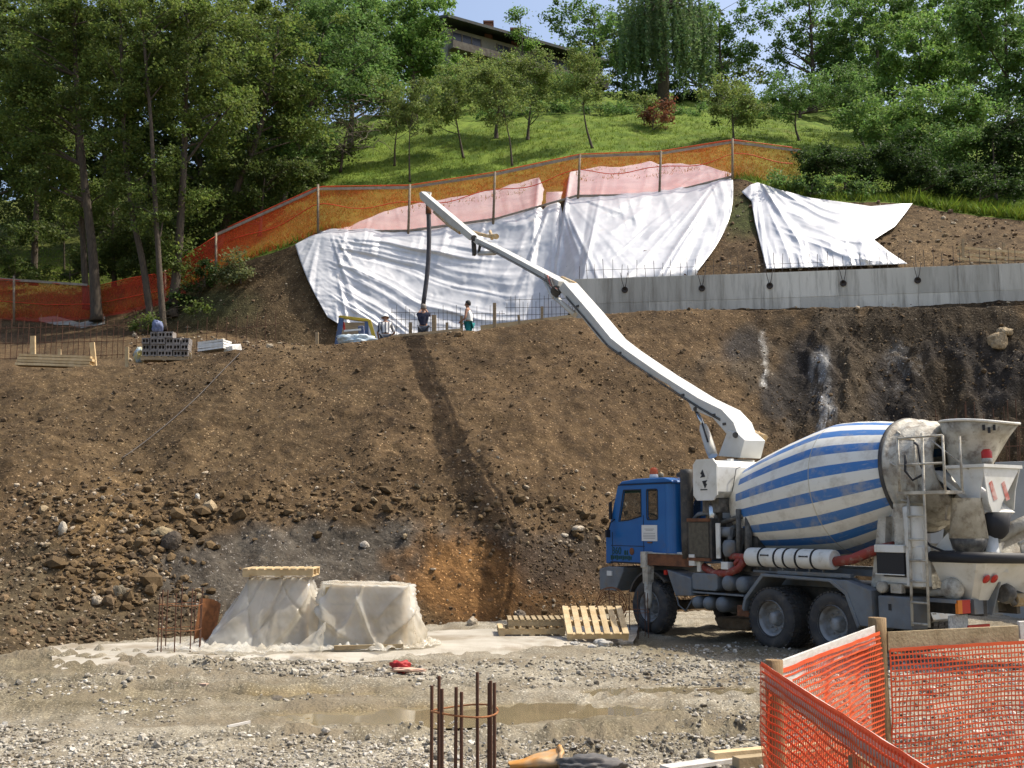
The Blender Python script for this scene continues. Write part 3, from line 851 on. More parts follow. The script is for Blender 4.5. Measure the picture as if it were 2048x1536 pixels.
# ------------------------------------------------------------------ formwork and reinforcement being poured
def rebar_mat(name, label, a, b, z0, h, nv, nh, kind='r', jz=0.15, group=None, r=0.009):
    t = thing(name, label, 'rebar', (float((a[0] + b[0]) / 2), float((a[1] + b[1]) / 2), z0), group=group)
    for i in range(nv):
        p = lerp(a, b, (i + 0.5) / nv); p = np.array([p[0], p[1], lerp([a[2]], [b[2]], (i + 0.5) / nv)[0]])
        bar(t, p, p + np.array([random.uniform(-0.03, 0.03), random.uniform(-0.03, 0.03), h * random.uniform(1 - jz, 1 + jz * 0.5)]), r, kind)
    for k in range(nh):
        dz = np.array([0, 0, h * (k + 0.7) / (nh + 0.3)])
        bar(t, np.asarray(a) + dz, np.asarray(b) + dz + np.array([0, 0, random.uniform(-0.04, 0.04)]), r * 0.9, kind)
    return t
a, b = at(780, 690, 40.9), at(1010, 690, 41.0); a[2] = b[2] = 8.5
rebar_mat('rebar_mesh', 'dark steel rebar grid standing behind the pouring workers', a, b, 8.5, 1.75, 27, 6, 'd')
a, b = at(1010, 690, 41.0), at(1150, 690, 40.7); a[2] = b[2] = 8.6
rebar_mat('rebar_mesh', 'dark steel rebar grid beside the end of the concrete wall', a, b, 8.6, 2.15, 17, 7, 'd')
a, b = at(-40, 700, 36.8), at(252, 700, 37.2); a[2] = 7.3; b[2] = 7.5
rebar_mat('rebar_mesh', 'rusty upright rebar row behind the stacked planks at far left', a, b, 7.3, 1.75, 26, 3, 'r', r=0.011)
a, b = at(262, 700, 37.6), at(560, 690, 38.5); a[2] = 7.7; b[2] = 8.6
rebar_mat('rebar_mesh', 'sparse rusty rebar row behind the grey block pallet', a, b, 7.7, 1.2, 15, 1, 'r', r=0.010)
def formboard(p, q, h, th, label, mtl=m_wood, name='formwork_board', cat='board', group='formwork boards on the bench'):
    mb = MB(); mb.beam(p, q, th, h, jit=0.004)
    m_ = lerp(p, q, 0.5); single(name, mb, mtl, label, cat, (m_[0], m_[1], m_[2] - h / 2), group)
formboard(at(962, 662, 40.2), at(1152, 640, 39.7), 0.42, 0.03, 'pale formwork board running up to the concrete wall end', m_fresh)
formboard(at(962, 683, 40.2), at(1140, 668, 39.9), 0.35, 0.03, 'lower formwork board mostly hidden by the crest', m_wood)
formboard(at(782, 674, 34.95), at(925, 660, 35.5), 0.09, 0.22, 'long thin board lying on the crest at the workers feet', m_wood)
formboard(at(735, 684, 34.6), at(783, 683, 34.6), 0.07, 0.18, 'short pale board on the crest in front of the striped worker', m_fresh)
def stake(u_, v0, v1, D, w, label, mtl=m_wood, lean=0.0):
    p, q = at(u_, v1 + 10, D), at(u_ + lean, v0, D)
    mb = MB(); mb.beam(p, q, w, w * 0.6, up=(0, 1, 0), jit=0.005); single('wooden_stake', mb, mtl, label, 'stake', tuple(p), 'wooden stakes on the bench')
stake(868, 630, 662, 40.0, 0.16, 'thick wooden stake just right of the hose worker')
stake(821, 645, 668, 40.0, 0.12, 'short wooden stake just left of the hose worker')
stake(894, 645, 664, 40.0, 0.10, 'short wooden stub between the hose worker and the teal trousers')
stake(923, 632, 662, 40.0, 0.10, 'wooden stake right behind the worker in teal trousers')
stake(989, 606, 660, 39.8, 0.12, 'tall wooden stake against the formwork right of the teal trousers')
stake(1041, 630, 658, 39.8, 0.09, 'short wooden stake in the middle of the formwork', lean=-4)
stake(1084, 613, 650, 39.7, 0.10, 'wooden stake near the wall end of the formwork')
stake(634, 664, 692, 35.0, 0.10, 'short pale stake left of the blue machine')
stake(66, 672, 712, 34.8, 0.15, 'wooden stake behind the plank stack at far left', m_fresh)
stake(190, 685, 736, 33.8, 0.14, 'leaning wooden stake at the right end of the plank stack', m_fresh, lean=-6)
stake(254, 694, 736, 33.9, 0.11, 'wooden stake left of the grey block pallet', m_fresh)
stake(379, 705, 724, 34.0, 0.10, 'short stub at the right corner of the grey block pallet', m_fresh)
stake(119, 698, 712, 35.0, 0.10, 'tiny stake top behind the middle of the plank stack', m_fresh)
# plank stack at the left
for k in range(4):
    p, q = at(36 + 2 * k, 729 - 6.0 * k, 33.6), at(188 - (k % 2) * 4, 734 - 6.2 * k, 33.7)
    mb = MB(); mb.beam(p, q, 0.45 - 0.04 * k, 0.075, jit=0.008)
    single('plank', mb, m_fresh, ('bottom', 'second lowest', 'third', 'topmost')[k] + ' pale plank of the stack on the left crest', 'plank', tuple(lerp(p, q, 0.5)), 'planks stacked on the left crest')
mb = MB(); mb.beam(at(185, 737, 33.5), at(232, 739, 33.5), 0.15, 0.05); single('plank', mb, m_fresh, 'single thin plank lying right of the plank stack', 'plank', tuple(at(210, 738, 33.5)), 'planks stacked on the left crest')

# pallets
def pallet(p, rot, label, nslat=7, L=1.2, W=0.8, H=0.144, mtl=m_fresh, R=None, group='wooden pallets'):
    t = thing('pallet', label, 'pallet', tuple(p), 0.0, group)
    t.rotation_euler = rot if not isinstance(rot, (int, float)) else (0, 0, rot)
    sw = W / (nslat * 1.0) * 0.72 if False else L / nslat * 0.68
    for i in range(nslat):
        mb = MB(); x = -L / 2 + sw / 2 + (L - sw) * i / (nslat - 1)
        mb.box((x, 0, H - 0.011), (sw, W, 0.022)); part('slat', mb, mtl, t)
    for y in (-W / 2 + 0.05, 0, W / 2 - 0.05):
        mb = MB(); mb.box((0, y, H - 0.022 - 0.05), (L, 0.045 if y == 0 else 0.07, 0.097)); part('stringer', mb, mtl, t)
    for i in range(3):
        mb = MB(); mb.box((-L / 2 + 0.06 + (L - 0.12) * i / 2, 0, 0.0115), (0.10, W, 0.023)); part('bottom_board', mb, mtl, t)
    return t

# grey blocks on a pallet
bp0 = at(333, 724, 34.0)
pallet((bp0[0], bp0[1], bp0[2]), 0.1, 'old pallet under the stack of grey blocks', L=1.45, W=0.6, mtl=m_wood)
m_block = mat('grey_block', (0.25, 0.225, 0.205), 0.95, var=(0.19, 0.17, 0.155), vscale=9, bump=0.4, rnd=0.18)
bm_ = MB()
bm_.plate([(-0.115, -0.095), (0.115, -0.095), (0.115, 0.095), (-0.115, 0.095)], [rr(-0.085, -0.05, -0.012, 0.05, 0.02, 2), rr(0.012, -0.05, 0.085, 0.05, 0.02, 2)], -0.2, 0.2, lambda x, y, k: (x, k, y))
BLK = bm_.mesh('concrete_block', m_block)
for r_ in range(4):
    for c_ in range(6 if r_ < 3 else 3):
        for d_ in range(1):
            o = link('concrete_block', BLK)
            x = bp0[0] - 0.60 + 0.24 * c_ + (0.24 if r_ == 3 else 0) + random.uniform(-0.012, 0.012)
            o.location = (x, bp0[1] + random.uniform(-0.03, 0.03), bp0[2] + 0.145 + 0.1 + 0.195 * r_)
            o.rotation_euler = (0, 0, random.uniform(-0.03, 0.03))
            tag(o, 'grey hollow block on the old pallet, ' + ('bottom row', 'second row', 'third row', 'top row')[r_] + ', ' + ('leftmost', 'second from left', 'third from left', 'fourth from left', 'fifth from left', 'rightmost')[c_], 'block', 'grey blocks on the pallet')
# blue bag on the blocks, blue bag beside
def crumple(name, c, size, mtl, label, cat, seed=1, amp=0.35, group=None):
    bm = bmesh.new(); bmesh.ops.create_icosphere(bm, subdivisions=4, radius=1)
    for q in bm.verts:
        d = np.array(q.co)
        k = 1 + amp * float(fbm(d[0] * 1.6 + seed * 3.3, d[1] * 1.6 + d[2] * 1.9, 1.2, 4, 0.6, seed=seed))
        k += 0.12 * amp * abs(float(vnoise(d[0] * 5 + d[2] * 3, d[1] * 5, seed + 9)))
        q.co = (d[0] * size[0] * k, d[1] * size[1] * k, max(d[2], -0.75) * size[2] * k)
    me = bpy.data.meshes.new(name); bm.to_mesh(me); bm.free(); me.polygons.foreach_set('use_smooth', [True] * len(me.polygons)); me.materials.append(mtl)
    o = link(name, me); o.location = tuple(c); return tag(o, label, cat, group)
m_bluebag = mat('blue_sack', (0.10, 0.13, 0.24), 0.7, var=(0.16, 0.19, 0.3), vscale=9)
crumple('sack', (bp0[0] - 0.30, bp0[1] - 0.1, bp0[2] + 1.10), (0.17, 0.15, 0.22), m_bluebag, 'small dark blue sack standing on top of the grey blocks', 'sack', 3)
crumple('sack', tuple(at(278, 712, 34.3)), (0.17, 0.15, 0.28), mat('pale_blue_sack', (0.32, 0.42, 0.5), 0.6, var=(0.5, 0.4, 0.1), vscale=4), 'pale blue and yellow sack leaning left of the grey blocks', 'sack', 5)
# white slabs bundle
m_poly = mat('white_foam_slab', (0.70, 0.70, 0.68), 0.8, var=(0.58, 0.57, 0.53), vscale=6, rnd=0.06)
for k in range(4):
    p, q = at(404, 703 - 4.6 * k, 34.2), at(455, 697 - 4.8 * k, 34.0)
    mb = MB(); mb.beam(p, q, 0.55, 0.065, jit=0.01)
    single('foam_slab', mb, m_poly, ('lowest', 'second', 'third', 'topmost')[k] + ' white slab of the bundle on the crest', 'slab', tuple(lerp(p, q, 0.5)), 'white slabs bundled on the crest')
mb = MB(); mb.beam(at(457, 699, 33.9), at(474, 694, 34.3), 0.32, 0.2, jit=0.02); single('foam_slab', mb, m_poly, 'short white block at the right end of the slab bundle', 'slab', tuple(at(465, 697, 34.0)), 'white slabs bundled on the crest')

# blue and yellow site machine, front open
mq = thing('site_machine', 'small blue machine with yellow roof frame and open front beside the workers', 'machine', tuple(at(712, 690, 36.5)))
m_mblue = mat('machine_blue', (0.035, 0.07, 0.17), 0.5, var=(0.06, 0.10, 0.2), vscale=4, dirt=(0.2, 0.16, 0.1), dscale=5)
m_myel = mat('machine_yellow', (0.50, 0.36, 0.03), 0.55, var=(0.4, 0.3, 0.04), vscale=5)
def mp_(u_, v_, dD=0.0): return at(u_, v_, 36.5 + dD)
mb = MB(); mb.beam(mp_(682, 634), mp_(738, 641), 0.14, 0.09); part('roof_bar', mb, m_myel, mq, world=True, bevel=0.01)
mb = MB(); mb.beam(mp_(738, 640), mp_(750, 680), 0.10, 0.12); part('roof_post', mb, m_myel, mq, world=True, bevel=0.01)
mb = MB(); mb.beam(mp_(683, 636), mp_(674, 692), 0.14, 0.16); part('corner_post', mb, m_mblue, mq, world=True, bevel=0.01)
mb = MB(); mb.beam(mp_(733, 640), mp_(734, 692), 0.10, 0.12); part('corner_post', mb, m_mblue, mq, world=True, bevel=0.01)
mb = MB(); mb.beam(mp_(680, 634, 0.9), mp_(738, 642, 0.9), 0.1, 0.1); mb.beam(mp_(682, 634, -0.05), mp_(680, 634, 0.95), 0.1, 0.08); part('roof_frame', mb, m_myel, mq, world=True)
mb = MB(); a_, b_ = mp_(676, 676), mp_(745, 700, 0.9); mb.box(((a_[0] + b_[0]) / 2, (a_[1] + b_[1]) / 2 + 0.1, a_[2] - 0.15), (b_[0] - a_[0], 0.9, 0.36)); part('body', mb, m_mblue, mq, world=True, bevel=0.03)
mb = MB(); a_ = mp_(700, 655, 0.92); mb.box((a_[0] + 0.1, a_[1], a_[2] - 0.1), (0.9, 0.04, 0.55)); part('back_panel', mb, m_wood, mq, world=True)
mb = MB(); mb.beam(mp_(722, 652, 0.2), mp_(724, 678, 0.2), 0.16, 0.2); part('seat_back', mb, m_bluebag, mq, world=True, bevel=0.03)
mb = MB(); mb.beam(mp_(687, 644, 0.1), mp_(689, 662, 0.1), 0.06, 0.06); part('extinguisher', mb, m_redl, mq, world=True)
mb = MB(); mb.beam(mp_(688, 662, 0.0), mp_(722, 659, 0.0), 0.06, 0.06); part('hand_rail', mb, m_sticker, mq, world=True)
m_pblue = mat('pale_blue_sheet', (0.50, 0.60, 0.64), 0.45, var=(0.62, 0.68, 0.7), vscale=6)
c_ = at(718, 680, 35.6)
crumple('plastic_sheet', (c_[0], c_[1], c_[2] - 0.05), (0.62, 0.35, 0.22), m_pblue, 'crumpled pale blue plastic sheet in front of the blue machine', 'sheet', 11, 0.6)

# ------------------------------------------------------------------ silver tarps
m_silver = mat('silver_tarp', (0.52, 0.525, 0.535), 0.40, metal=0.1, var=(0.64, 0.64, 0.64), vscale=1.2, spec=0.5, dirt=(0.55, 0.51, 0.44), dscale=1.2, dlo=0.6, dhi=0.8)
def hit_many(U, V, D0, D1, n=70):
    X, W = (U - 1024) / FPX, (768 - V) / FPX
    best = np.full(U.shape, np.nan)
    for d in np.linspace(D0, D1, n):
        t = d / (CT - W * ST)
        z = CAM_H + (ST + W * CT) * t
        h = (z <= T(X * t, np.full(U.shape, d))) & np.isnan(best)
        best[h] = d
    return np.where(np.isnan(best), D1, best)
def at_many(U, V, D):
    X, W = (U - 1024) / FPX, (768 - V) / FPX
    t = D / (CT - W * ST)
    return np.stack([X * t, D, CAM_H + (ST + W * CT) * t], -1)
def blur2(a, k=2):
    for _ in range(k):
        p = np.pad(a, 1, mode='edge'); a = (p[:-2, 1:-1] + p[2:, 1:-1] + p[1:-1, :-2] + p[1:-1, 2:] + 4 * p[1:-1, 1:-1]) / 8
    return a
def drape(name, U, V, fold, D0, D1, mtl, label, cat, lift=0.34, thick=0.012):
    ri, ci = np.unique(np.r_[0:U.shape[0]:4, U.shape[0] - 1]), np.unique(np.r_[0:U.shape[1]:4, U.shape[1] - 1])
    Dc = blur2(hit_many(U[np.ix_(ri, ci)], V[np.ix_(ri, ci)], D0, D1, 100), 2)
    Dc = np.stack([np.interp(np.arange(U.shape[1]), ci, row) for row in Dc])
    Dc = np.stack([np.interp(np.arange(U.shape[0]), ri, Dc[:, j]) for j in range(U.shape[1])], 1)
    D = blur2(Dc, 4) - lift - np.maximum(fold, -lift * 0.75)
    P = at_many(U, V, D)
    r, c = U.shape
    idx = np.arange(r * c).reshape(r, c)
    F = np.stack([idx[:-1, :-1], idx[:-1, 1:], idx[1:, 1:], idx[1:, :-1]], -1).reshape(-1, 4)
    base = P.reshape(-1, 3).mean(0); base[2] = P[..., 2].min()
    o = link(name, fast_mesh(name, P.reshape(-1, 3) - base, F, mtl, True)); o.location = base
    sm = o.modifiers.new('solid', 'SOLIDIFY'); sm.thickness = thick
    return tag(o, label, cat)
S_, T_ = np.meshgrid(np.linspace(0, 1, 340), np.linspace(0, 1, 150))
ut = 590 + 875 * S_
tx = [590, 645, 700, 770, 840, 900, 1000, 1078, 1090, 1132, 1140, 1200, 1240, 1300, 1345, 1400, 1465]
vt = np.interp(ut, tx, [488, 463, 452, 424, 407, 396, 376, 356, 384, 384, 346, 333, 337, 325, 330, 327, 346]) + 5 * vnoise(ut * 0.05, ut * 0, 2)
ub = np.interp(S_, [0, 0.06, 0.12, 0.26, 0.4, 0.55, 0.62, 0.75, 0.9, 1], [655, 672, 705, 820, 930, 1040, 1090, 1190, 1320, 1392])
vb = np.interp(ub, [655, 680, 740, 820, 950, 1050, 1140, 1160, 1200, 1280, 1392], [634, 650, 675, 685, 685, 675, 650, 585, 570, 560, 552])
U = ut * (1 - T_) + ub * T_ + 26 * np.sin(np.pi * np.clip(T_ * 1.05, 0, 1)) * np.clip((S_ - 0.85) / 0.15, 0, 1) - 6 * np.sin(np.pi * T_) * np.clip((0.05 - S_) / 0.05, 0, 1)
V = vt * (1 - T_) + vb * T_
wob = fbm(U, V, 0.012, 3, seed=4)
def creases(Q, W, n, lo, hi, wlo, whi, seed, amp, a0, a1, skew=0.5):
    """many single creases: lines Q = const, each with its own width, strength and stretch along W"""
    r_ = np.random.default_rng(seed); out = np.zeros_like(Q)
    for _ in range(n):
        c, w = r_.uniform(lo, hi), r_.uniform(wlo, whi)
        s0 = r_.uniform(a0, a1); ln = r_.uniform(0.15, 0.55) * (a1 - a0)
        x = (Q - c - 0.12 * w * np.sin(W * 0.05 + c)) / w
        ridge = np.where(x < 0, np.exp(x / skew), np.exp(-x / (1.6 - skew)))
        out += amp * r_.uniform(0.3, 1.0) * (w / whi) ** 0.6 * r_.choice([1, 1, 1, -0.6]) * ridge * np.exp(-((W - s0) / ln) ** 4)
    return out
def polar(cu, cv): return np.arctan2(U - cu, V - cv + 0.01), np.hypot(U - cu, V - cv)
wl_ = np.clip((700 - U) / 60, 0, 1); wp = np.exp(-((U - 1120) / 95) ** 2); wr = np.clip((U - 1180) / 60, 0, 1)
wsw = np.clip(1 - wl_ - wp - wr, 0, 1)
phi = V + 0.0011 * (U - 1010) ** 2 * np.clip((V - 420) / 120, 0.2, 1) + 22 * fbm(U, V, 0.007, 2, seed=33)
fold = wsw * creases(phi, U, 80, 470, 780, 3, 11, 1, 0.14, 640, 1120) * np.clip((V - 455) / 40, 0, 1)
fold += wsw * creases(U + 0.25 * (V - 470), V, 34, 640, 1120, 3, 11, 2, 0.15, 440, 540) * np.clip((560 - V) / 60, 0, 1)
a_, d_ = polar(648, 430); fold += np.clip((760 - U) / 90, 0, 1) * creases(a_, d_, 22, -0.6, 1.1, 0.02, 0.075, 3, 0.16, 20, 260) * np.clip(d_ / 60, 0.15, 1)
a_, d_ = polar(1112, 375); fold += np.exp(-((U - 1120) / 130) ** 2) * creases(a_, d_, 34, -1.3, 1.3, 0.02, 0.08, 4, 0.24, 10, 280) * np.clip(d_ / 80, 0.1, 1)
a_, d_ = polar(1030, 380); fold += 0.7 * np.exp(-((U - 1030) / 60) ** 2 - ((V - 450) / 45) ** 2) * creases(d_, a_ * 100, 12, 20, 130, 4, 10, 5, 0.2, -120, 120)
a_, d_ = polar(1480, 300); fold += wr * creases(a_, d_, 46, -1.4, 0.1, 0.012, 0.05, 6, 0.26, 40, 320) * np.clip(d_ / 140, 0.1, 1)
fold += np.clip((465 - V) / 30, 0, 1) * creases(U - 0.3 * V, V, 60, 480, 1400, 3, 9, 12, 0.12, 320, 470)
fold += 0.03 * (np.abs(fbm(U + 40 * wob, phi, 0.05, 3, 0.6, seed=8)) - 0.12) + 0.16 * fbm(U, V, 0.010, 2, seed=9) * np.clip((V - 400) / 60, 0, 1)
drape('silver_tarp', U, V, fold, 40.9, 53.0, m_silver, 'huge wrinkled silver tarp covering the bank below the fence', 'tarp')
# second tarp
S_, T_ = np.meshgrid(np.linspace(0, 1, 130), np.linspace(0, 1, 80))
ut = 1483 + 340 * S_
vt = np.interp(ut, [1483, 1500, 1515, 1560, 1620, 1680, 1740, 1790, 1825], [384, 370, 365, 380, 396, 404, 413, 408, 407])
le = np.interp(T_, [0, 0.12, 0.4, 1], [1483, 1503, 1510, 1533]); re = np.interp(T_, [0, 0.15, 0.38, 0.6, 0.78, 1], [1825, 1812, 1790, 1748, 1775, 1815])
U = le + (re - le) * S_
vb = np.interp(S_, [0, 1], [538, 528])
V = vt * (1 - T_) + vb * T_
wob = fbm(U, V, 0.012, 3, seed=14)
phi = V - 0.30 * (U - 1510) + 0.0009 * (U - 1640) ** 2 + 14 * fbm(U, V, 0.01, 2, seed=34)
a_, d_ = polar(1508, 345); fold = np.exp(-((U - 1530) / 90) ** 2) * creases(a_, d_, 26, -0.5, 1.2, 0.02, 0.09, 7, 0.34, 10, 200) * np.clip(d_ / 50, 0.15, 1)
fold += np.clip((U - 1530) / 60, 0, 1) * creases(phi, U, 34, 300, 500, 5, 15, 8, 0.32, 1540, 1830)
a_, d_ = polar(1745, 470); fold += np.exp(-((U - 1740) / 70) ** 2) * np.clip((V - 440) / 30, 0, 1) * creases(a_, d_, 16, -1.5, 1.5, 0.03, 0.12, 9, 0.16, 5, 90) * np.clip(d_ / 30, 0.1, 1)
fold += np.clip((V - 470) / 40, 0, 1) * creases(U - 0.25 * (V - 470), V, 26, 1530, 1760, 4, 10, 10, 0.2, 470, 540)
fold += 0.16 * fbm(U, V, 0.012, 2, seed=19)
drape('silver_tarp', U, V, fold, 38.9, 50.0, m_silver, 'smaller silver tarp spread like a cape right of the fence end', 'tarp')
# small crumpled tarp at the left
S_, T_ = np.meshgrid(np.linspace(0, 1, 60), np.linspace(0, 1, 16))
U = 78 + 132 * S_; V = np.interp(U, [78, 110, 140, 160, 185, 210], [636, 632, 640, 646, 640, 632]) + (np.interp(U, [78, 110, 140, 180, 210], [6, 18, 10, 12, 16])) * T_
drape('silver_tarp', U, V, 0.15 * fbm(U, V, 0.06, 3, seed=28), 42.0, 49.0, mat('dull_tarp', (0.34, 0.34, 0.31), 0.5, var=(0.22, 0.2, 0.17), vscale=3), 'small crumpled grey tarp lying under the left net', 'tarp', lift=0.1)

# ------------------------------------------------------------------ fences
m_rail = mat('grey_fence_rail', (0.30, 0.26, 0.21), 0.9, var=(0.22, 0.18, 0.14), vscale=6, rnd=0.1)
m_net = mat('orange_net_far', (0.88, 0.105, 0.03), 0.7, var=(0.80, 0.085, 0.025), vscale=1.0, translucent=0.35, alpha=0.46)
m_cord = mat('red_cord', (0.55, 0.06, 0.02), 0.7)
def net_sheet(U, V, D, parent, name='net', mtl=None):
    P = at_many(U, V, D); mb = MB(); mb.grid(P, True); return part(name, mb, mtl or m_net, parent, world=True)
uf = thing('safety_fence', 'orange net fence with wooden posts along the top of the tarped bank', 'fence', tuple(at(1000, 460, 46.7)))
posts = [(432, 466, 560, 45.9), (636, 369, 470, 45.7), (820, 369, 478, 46.0), (990, 344, 458, 46.4), (1160, 309, 400, 46.7), (1322, 302, 410, 46.4), (1465, 277, 362, 46.3)]
for u_, v0, v1, D in posts:
    mb = MB(); mb.tube([at(u_ - 4 if 800 < u_ < 1400 else u_, v1, D), at(u_, v0, D)], [0.055, 0.05], 8); part('post', mb, m_post, uf, world=True)
trail = [(432, 470, 46.0), (636, 378, 45.8), (820, 375, 46.1), (990, 349, 46.5), (1160, 313, 46.8), (1322, 307, 46.5), (1465, 284, 46.4), (1602, 302, 46.9)]
brail = [(636, 464), (820, 461), (990, 438), (1150, 392), (1322, 389), (1465, 353)]
for i in range(len(trail) - 1):
    mb = MB(); mb.beam(at(*trail[i]), at(*trail[i + 1]), 0.045, 0.11, jit=0.01); part('top_rail', mb, m_rail, uf, world=True)
for i in range(len(brail) - 1):
    D0, D1 = np.interp(brail[i][0], [p[0] for p in posts], [p[3] for p in posts]), np.interp(brail[i + 1][0], [p[0] for p in posts], [p[3] for p in posts])
    mb = MB(); mb.beam(at(*brail[i], D0 + 0.08), at(*brail[i + 1], D1 + 0.08), 0.04, 0.09, jit=0.01); part('bottom_rail', mb, m_rail, uf, world=True)
S_, T_ = np.meshgrid(np.linspace(0, 1, 140), np.linspace(0, 1, 16))
U = 432 + (1602 - 432) * S_
Dn = np.interp(U, [p[0] for p in trail], [p[2] for p in trail]) + 0.10 + 0.06 * fbm(U, T_ * 40, 0.03, 2, seed=3)
vt = np.interp(U, [p[0] for p in trail], [p[1] - 4 for p in trail]) + 2.0 * vnoise(U * 0.03, U * 0, 5)
vb = np.interp(U, [432, 560, 600, 636, 820, 990, 1150, 1322, 1465, 1540, 1602], [560, 505, 490, 468, 464, 440, 394, 391, 356, 362, 360])
net_sheet(U, vt * (1 - T_) + vb * T_, Dn, uf)
for frac in (0.0, 0.42):
    mb = MB(); q = np.linspace(0.02, 0.985, 60); uu_ = 432 + 1170 * q
    a = np.interp(uu_, [p[0] for p in trail], [p[1] - 5 for p in trail]); b = np.interp(uu_, [432, 636, 820, 990, 1150, 1322, 1465, 1602], [545, 468, 464, 440, 394, 391, 356, 360])
    vv_ = a * (1 - frac) + b * frac + (6 * np.sin(uu_ * 0.037) if frac else 0)
    mb.tube([at(x_, y_, float(np.interp(x_, [p[0] for p in trail], [p[2] for p in trail])) + 0.05) for x_, y_ in zip(uu_, vv_)], 0.020, 5); part('net_cord', mb, m_cord, uf, world=True)
# left stretch of the net, hung between the tree trunks
lf = thing('safety_fence', 'orange net with shade in its colour, strung between the tree trunks at the left', 'fence', tuple(at(200, 640, 46.9)))
S_, T_ = np.meshgrid(np.linspace(0, 1, 80), np.linspace(0, 1, 12))
U = -60 + 492 * S_
Dn = np.interp(U, [-60, 0, 200, 300, 432], [47.3, 47.0, 46.6, 46.2, 46.05]) + 0.12 * fbm(U, T_ * 60, 0.02, 3, seed=13)
vt = np.interp(U, [-60, 0, 100, 190, 260, 330, 380, 432], [556, 558, 566, 573, 556, 545, 505, 472])
vb = np.interp(U, [-60, 0, 90, 180, 260, 340, 390, 432], [638, 638, 645, 638, 625, 605, 580, 556])
net_sheet(U, vt * (1 - T_) + vb * T_, Dn, lf, mtl=mat('shaded_net_far', (0.62, 0.055, 0.02), 0.7, var=(0.5, 0.04, 0.018), vscale=0.8, translucent=0.25, alpha=0.52))  # shade put into the colour: darker, redder copy of the orange net
mb = MB(); mb.beam(at(-60, 554, 47.1), at(175, 570, 46.6), 0.05, 0.09, jit=0.01); part('top_rail', mb, m_rail, lf, world=True)
for u_, v0, v1 in ((28, 552, 650), (330, 540, 640)):
    mb = MB(); mb.tube([at(u_, v1, 46.6), at(u_, v0, 46.6)], 0.05, 8); part('post', mb, m_post, lf, world=True)
for frac in (0.0, 0.55):
    mb = MB(); mb.tube([at(x_, float(np.interp(x_, U[0], vt[0]) * (1 - frac) + np.interp(x_, U[0], vb[0]) * frac), float(np.interp(x_, U[0], Dn[0])) - 0.05) for x_ in np.linspace(-55, 430, 30)], 0.018, 5); part('net_cord', mb, m_cord, lf, world=True)
# small board rail at the right end of the wall
sr = thing('board_rail', 'two pale boards on stakes behind the wall at the right edge', 'rail', tuple(at(1985, 530, 39.6)))
for v_, d_ in ((495, 0), (508, 0.0), (517, -0.1)):
    mb = MB(); mb.beam(at(1915, v_, 39.5 + d_), at(2120, v_ + 16, 39.0 + d_), 0.03, 0.09); part('board', mb, m_fresh, sr, world=True)
for u_ in (1926, 2007, 2090):
    mb = MB(); mb.beam(at(u_, 545, 39.4), at(u_, 477 + 8 * (u_ > 2000), 39.4), 0.09, 0.05, up=(0, 1, 0)); part('stake', mb, m_wood, sr, world=True)
# ------------------------------------------------------------------ the mixer truck with its concrete pump
TYAW = math.radians(123.15)
TF = np.array([math.cos(TYAW), math.sin(TYAW), 0]); TL = np.array([-math.sin(TYAW), math.cos(TYAW), 0])
TO = np.array([4.547, 19.707, 0]) - 1.25 * TL
truck = thing('concrete_mixer_truck', 'blue cabbed mixer truck with blue and white striped drum and white pump boom raised', 'truck', tuple(TO), TYAW)
def tw(p):
    """world point -> truck frame"""
    r = np.asarray(p, float) - TO
    return np.array([r @ TF, r @ TL, r[2]])

def tb(): return MB()
side = lambda x, y, k: (x, k, y)          # (a, c) outline extruded across the truck
back_ = lambda x, y, k: (k, x, y)         # (b, c) outline extruded along the truck

# wheels
def wheel_meshes(width):
    ty = MB(); R = 0.53; w = width
    ty.lathe([(0.30, 0.02), (0.335, -0.005), (0.42, -0.022), (0.495, -0.006), (0.523, 0.03), (R, 0.06), (R, w - 0.06), (0.523, w - 0.03), (0.495, w), (0.33, w), (0.30, w - 0.03)], n=40, capped=False)
    for k in range(40):                        # tread blocks
        a = 2 * math.pi * k / 40
        for t, da in ((0.065, 0.0), (w * 0.36, 0.05), (w * 0.64, 0.0), (w - 0.065, 0.05)):
            c = Vector((math.cos(a + da) * (R + 0.003), math.sin(a + da) * (R + 0.003), t))
            ty.box(c, (0.022, 0.050, w * 0.17), Matrix.Rotation(a + da, 3, 'Z'))
    rim = MB()
    rim.lathe([(0.315, -0.012), (0.325, 0.01), (0.285, 0.03), (0.262, 0.10), (0.245, 0.165), (0.13, 0.175), (0.125, 0.18)], n=32, capped=False)
    rim.lathe([(0.245, 0.166), (0.14, 0.176), (0.0, 0.178)], n=32, capped=False)
    hub = MB()
    hub.lathe([(0.0, 0.035), (0.085, 0.04), (0.105, 0.06), (0.115, 0.12), (0.14, 0.165), (0.14, 0.19)], n=20, capped=False)
    for k in range(10):
        a = 2 * math.pi * k / 10
        hub.lathe([(0.0, 0.125), (0.016, 0.127), (0.016, 0.175)], Matrix.Translation((0.19 * math.cos(a), 0.19 * math.sin(a), 0.0)), n=6, capped=False)
    return ty.mesh('tyre', m_rub), rim.mesh('rim', m_rim), hub.mesh('hub', m_rim)
W1, W2 = wheel_meshes(0.32), wheel_meshes(0.60)
for a, W, wd in ((3.3, W1, 0.32), (0.0, W2, 0.6), (-1.38, W2, 0.6)):
    for s in (1, -1):
        r = link('wheel', W[1], truck)
        M = place((a, s * 1.25, 0.53 - 0.006), (0, -s, 0))
        r.matrix_local = M
        link('tyre', W[0], r); link('hub', W[2], r)

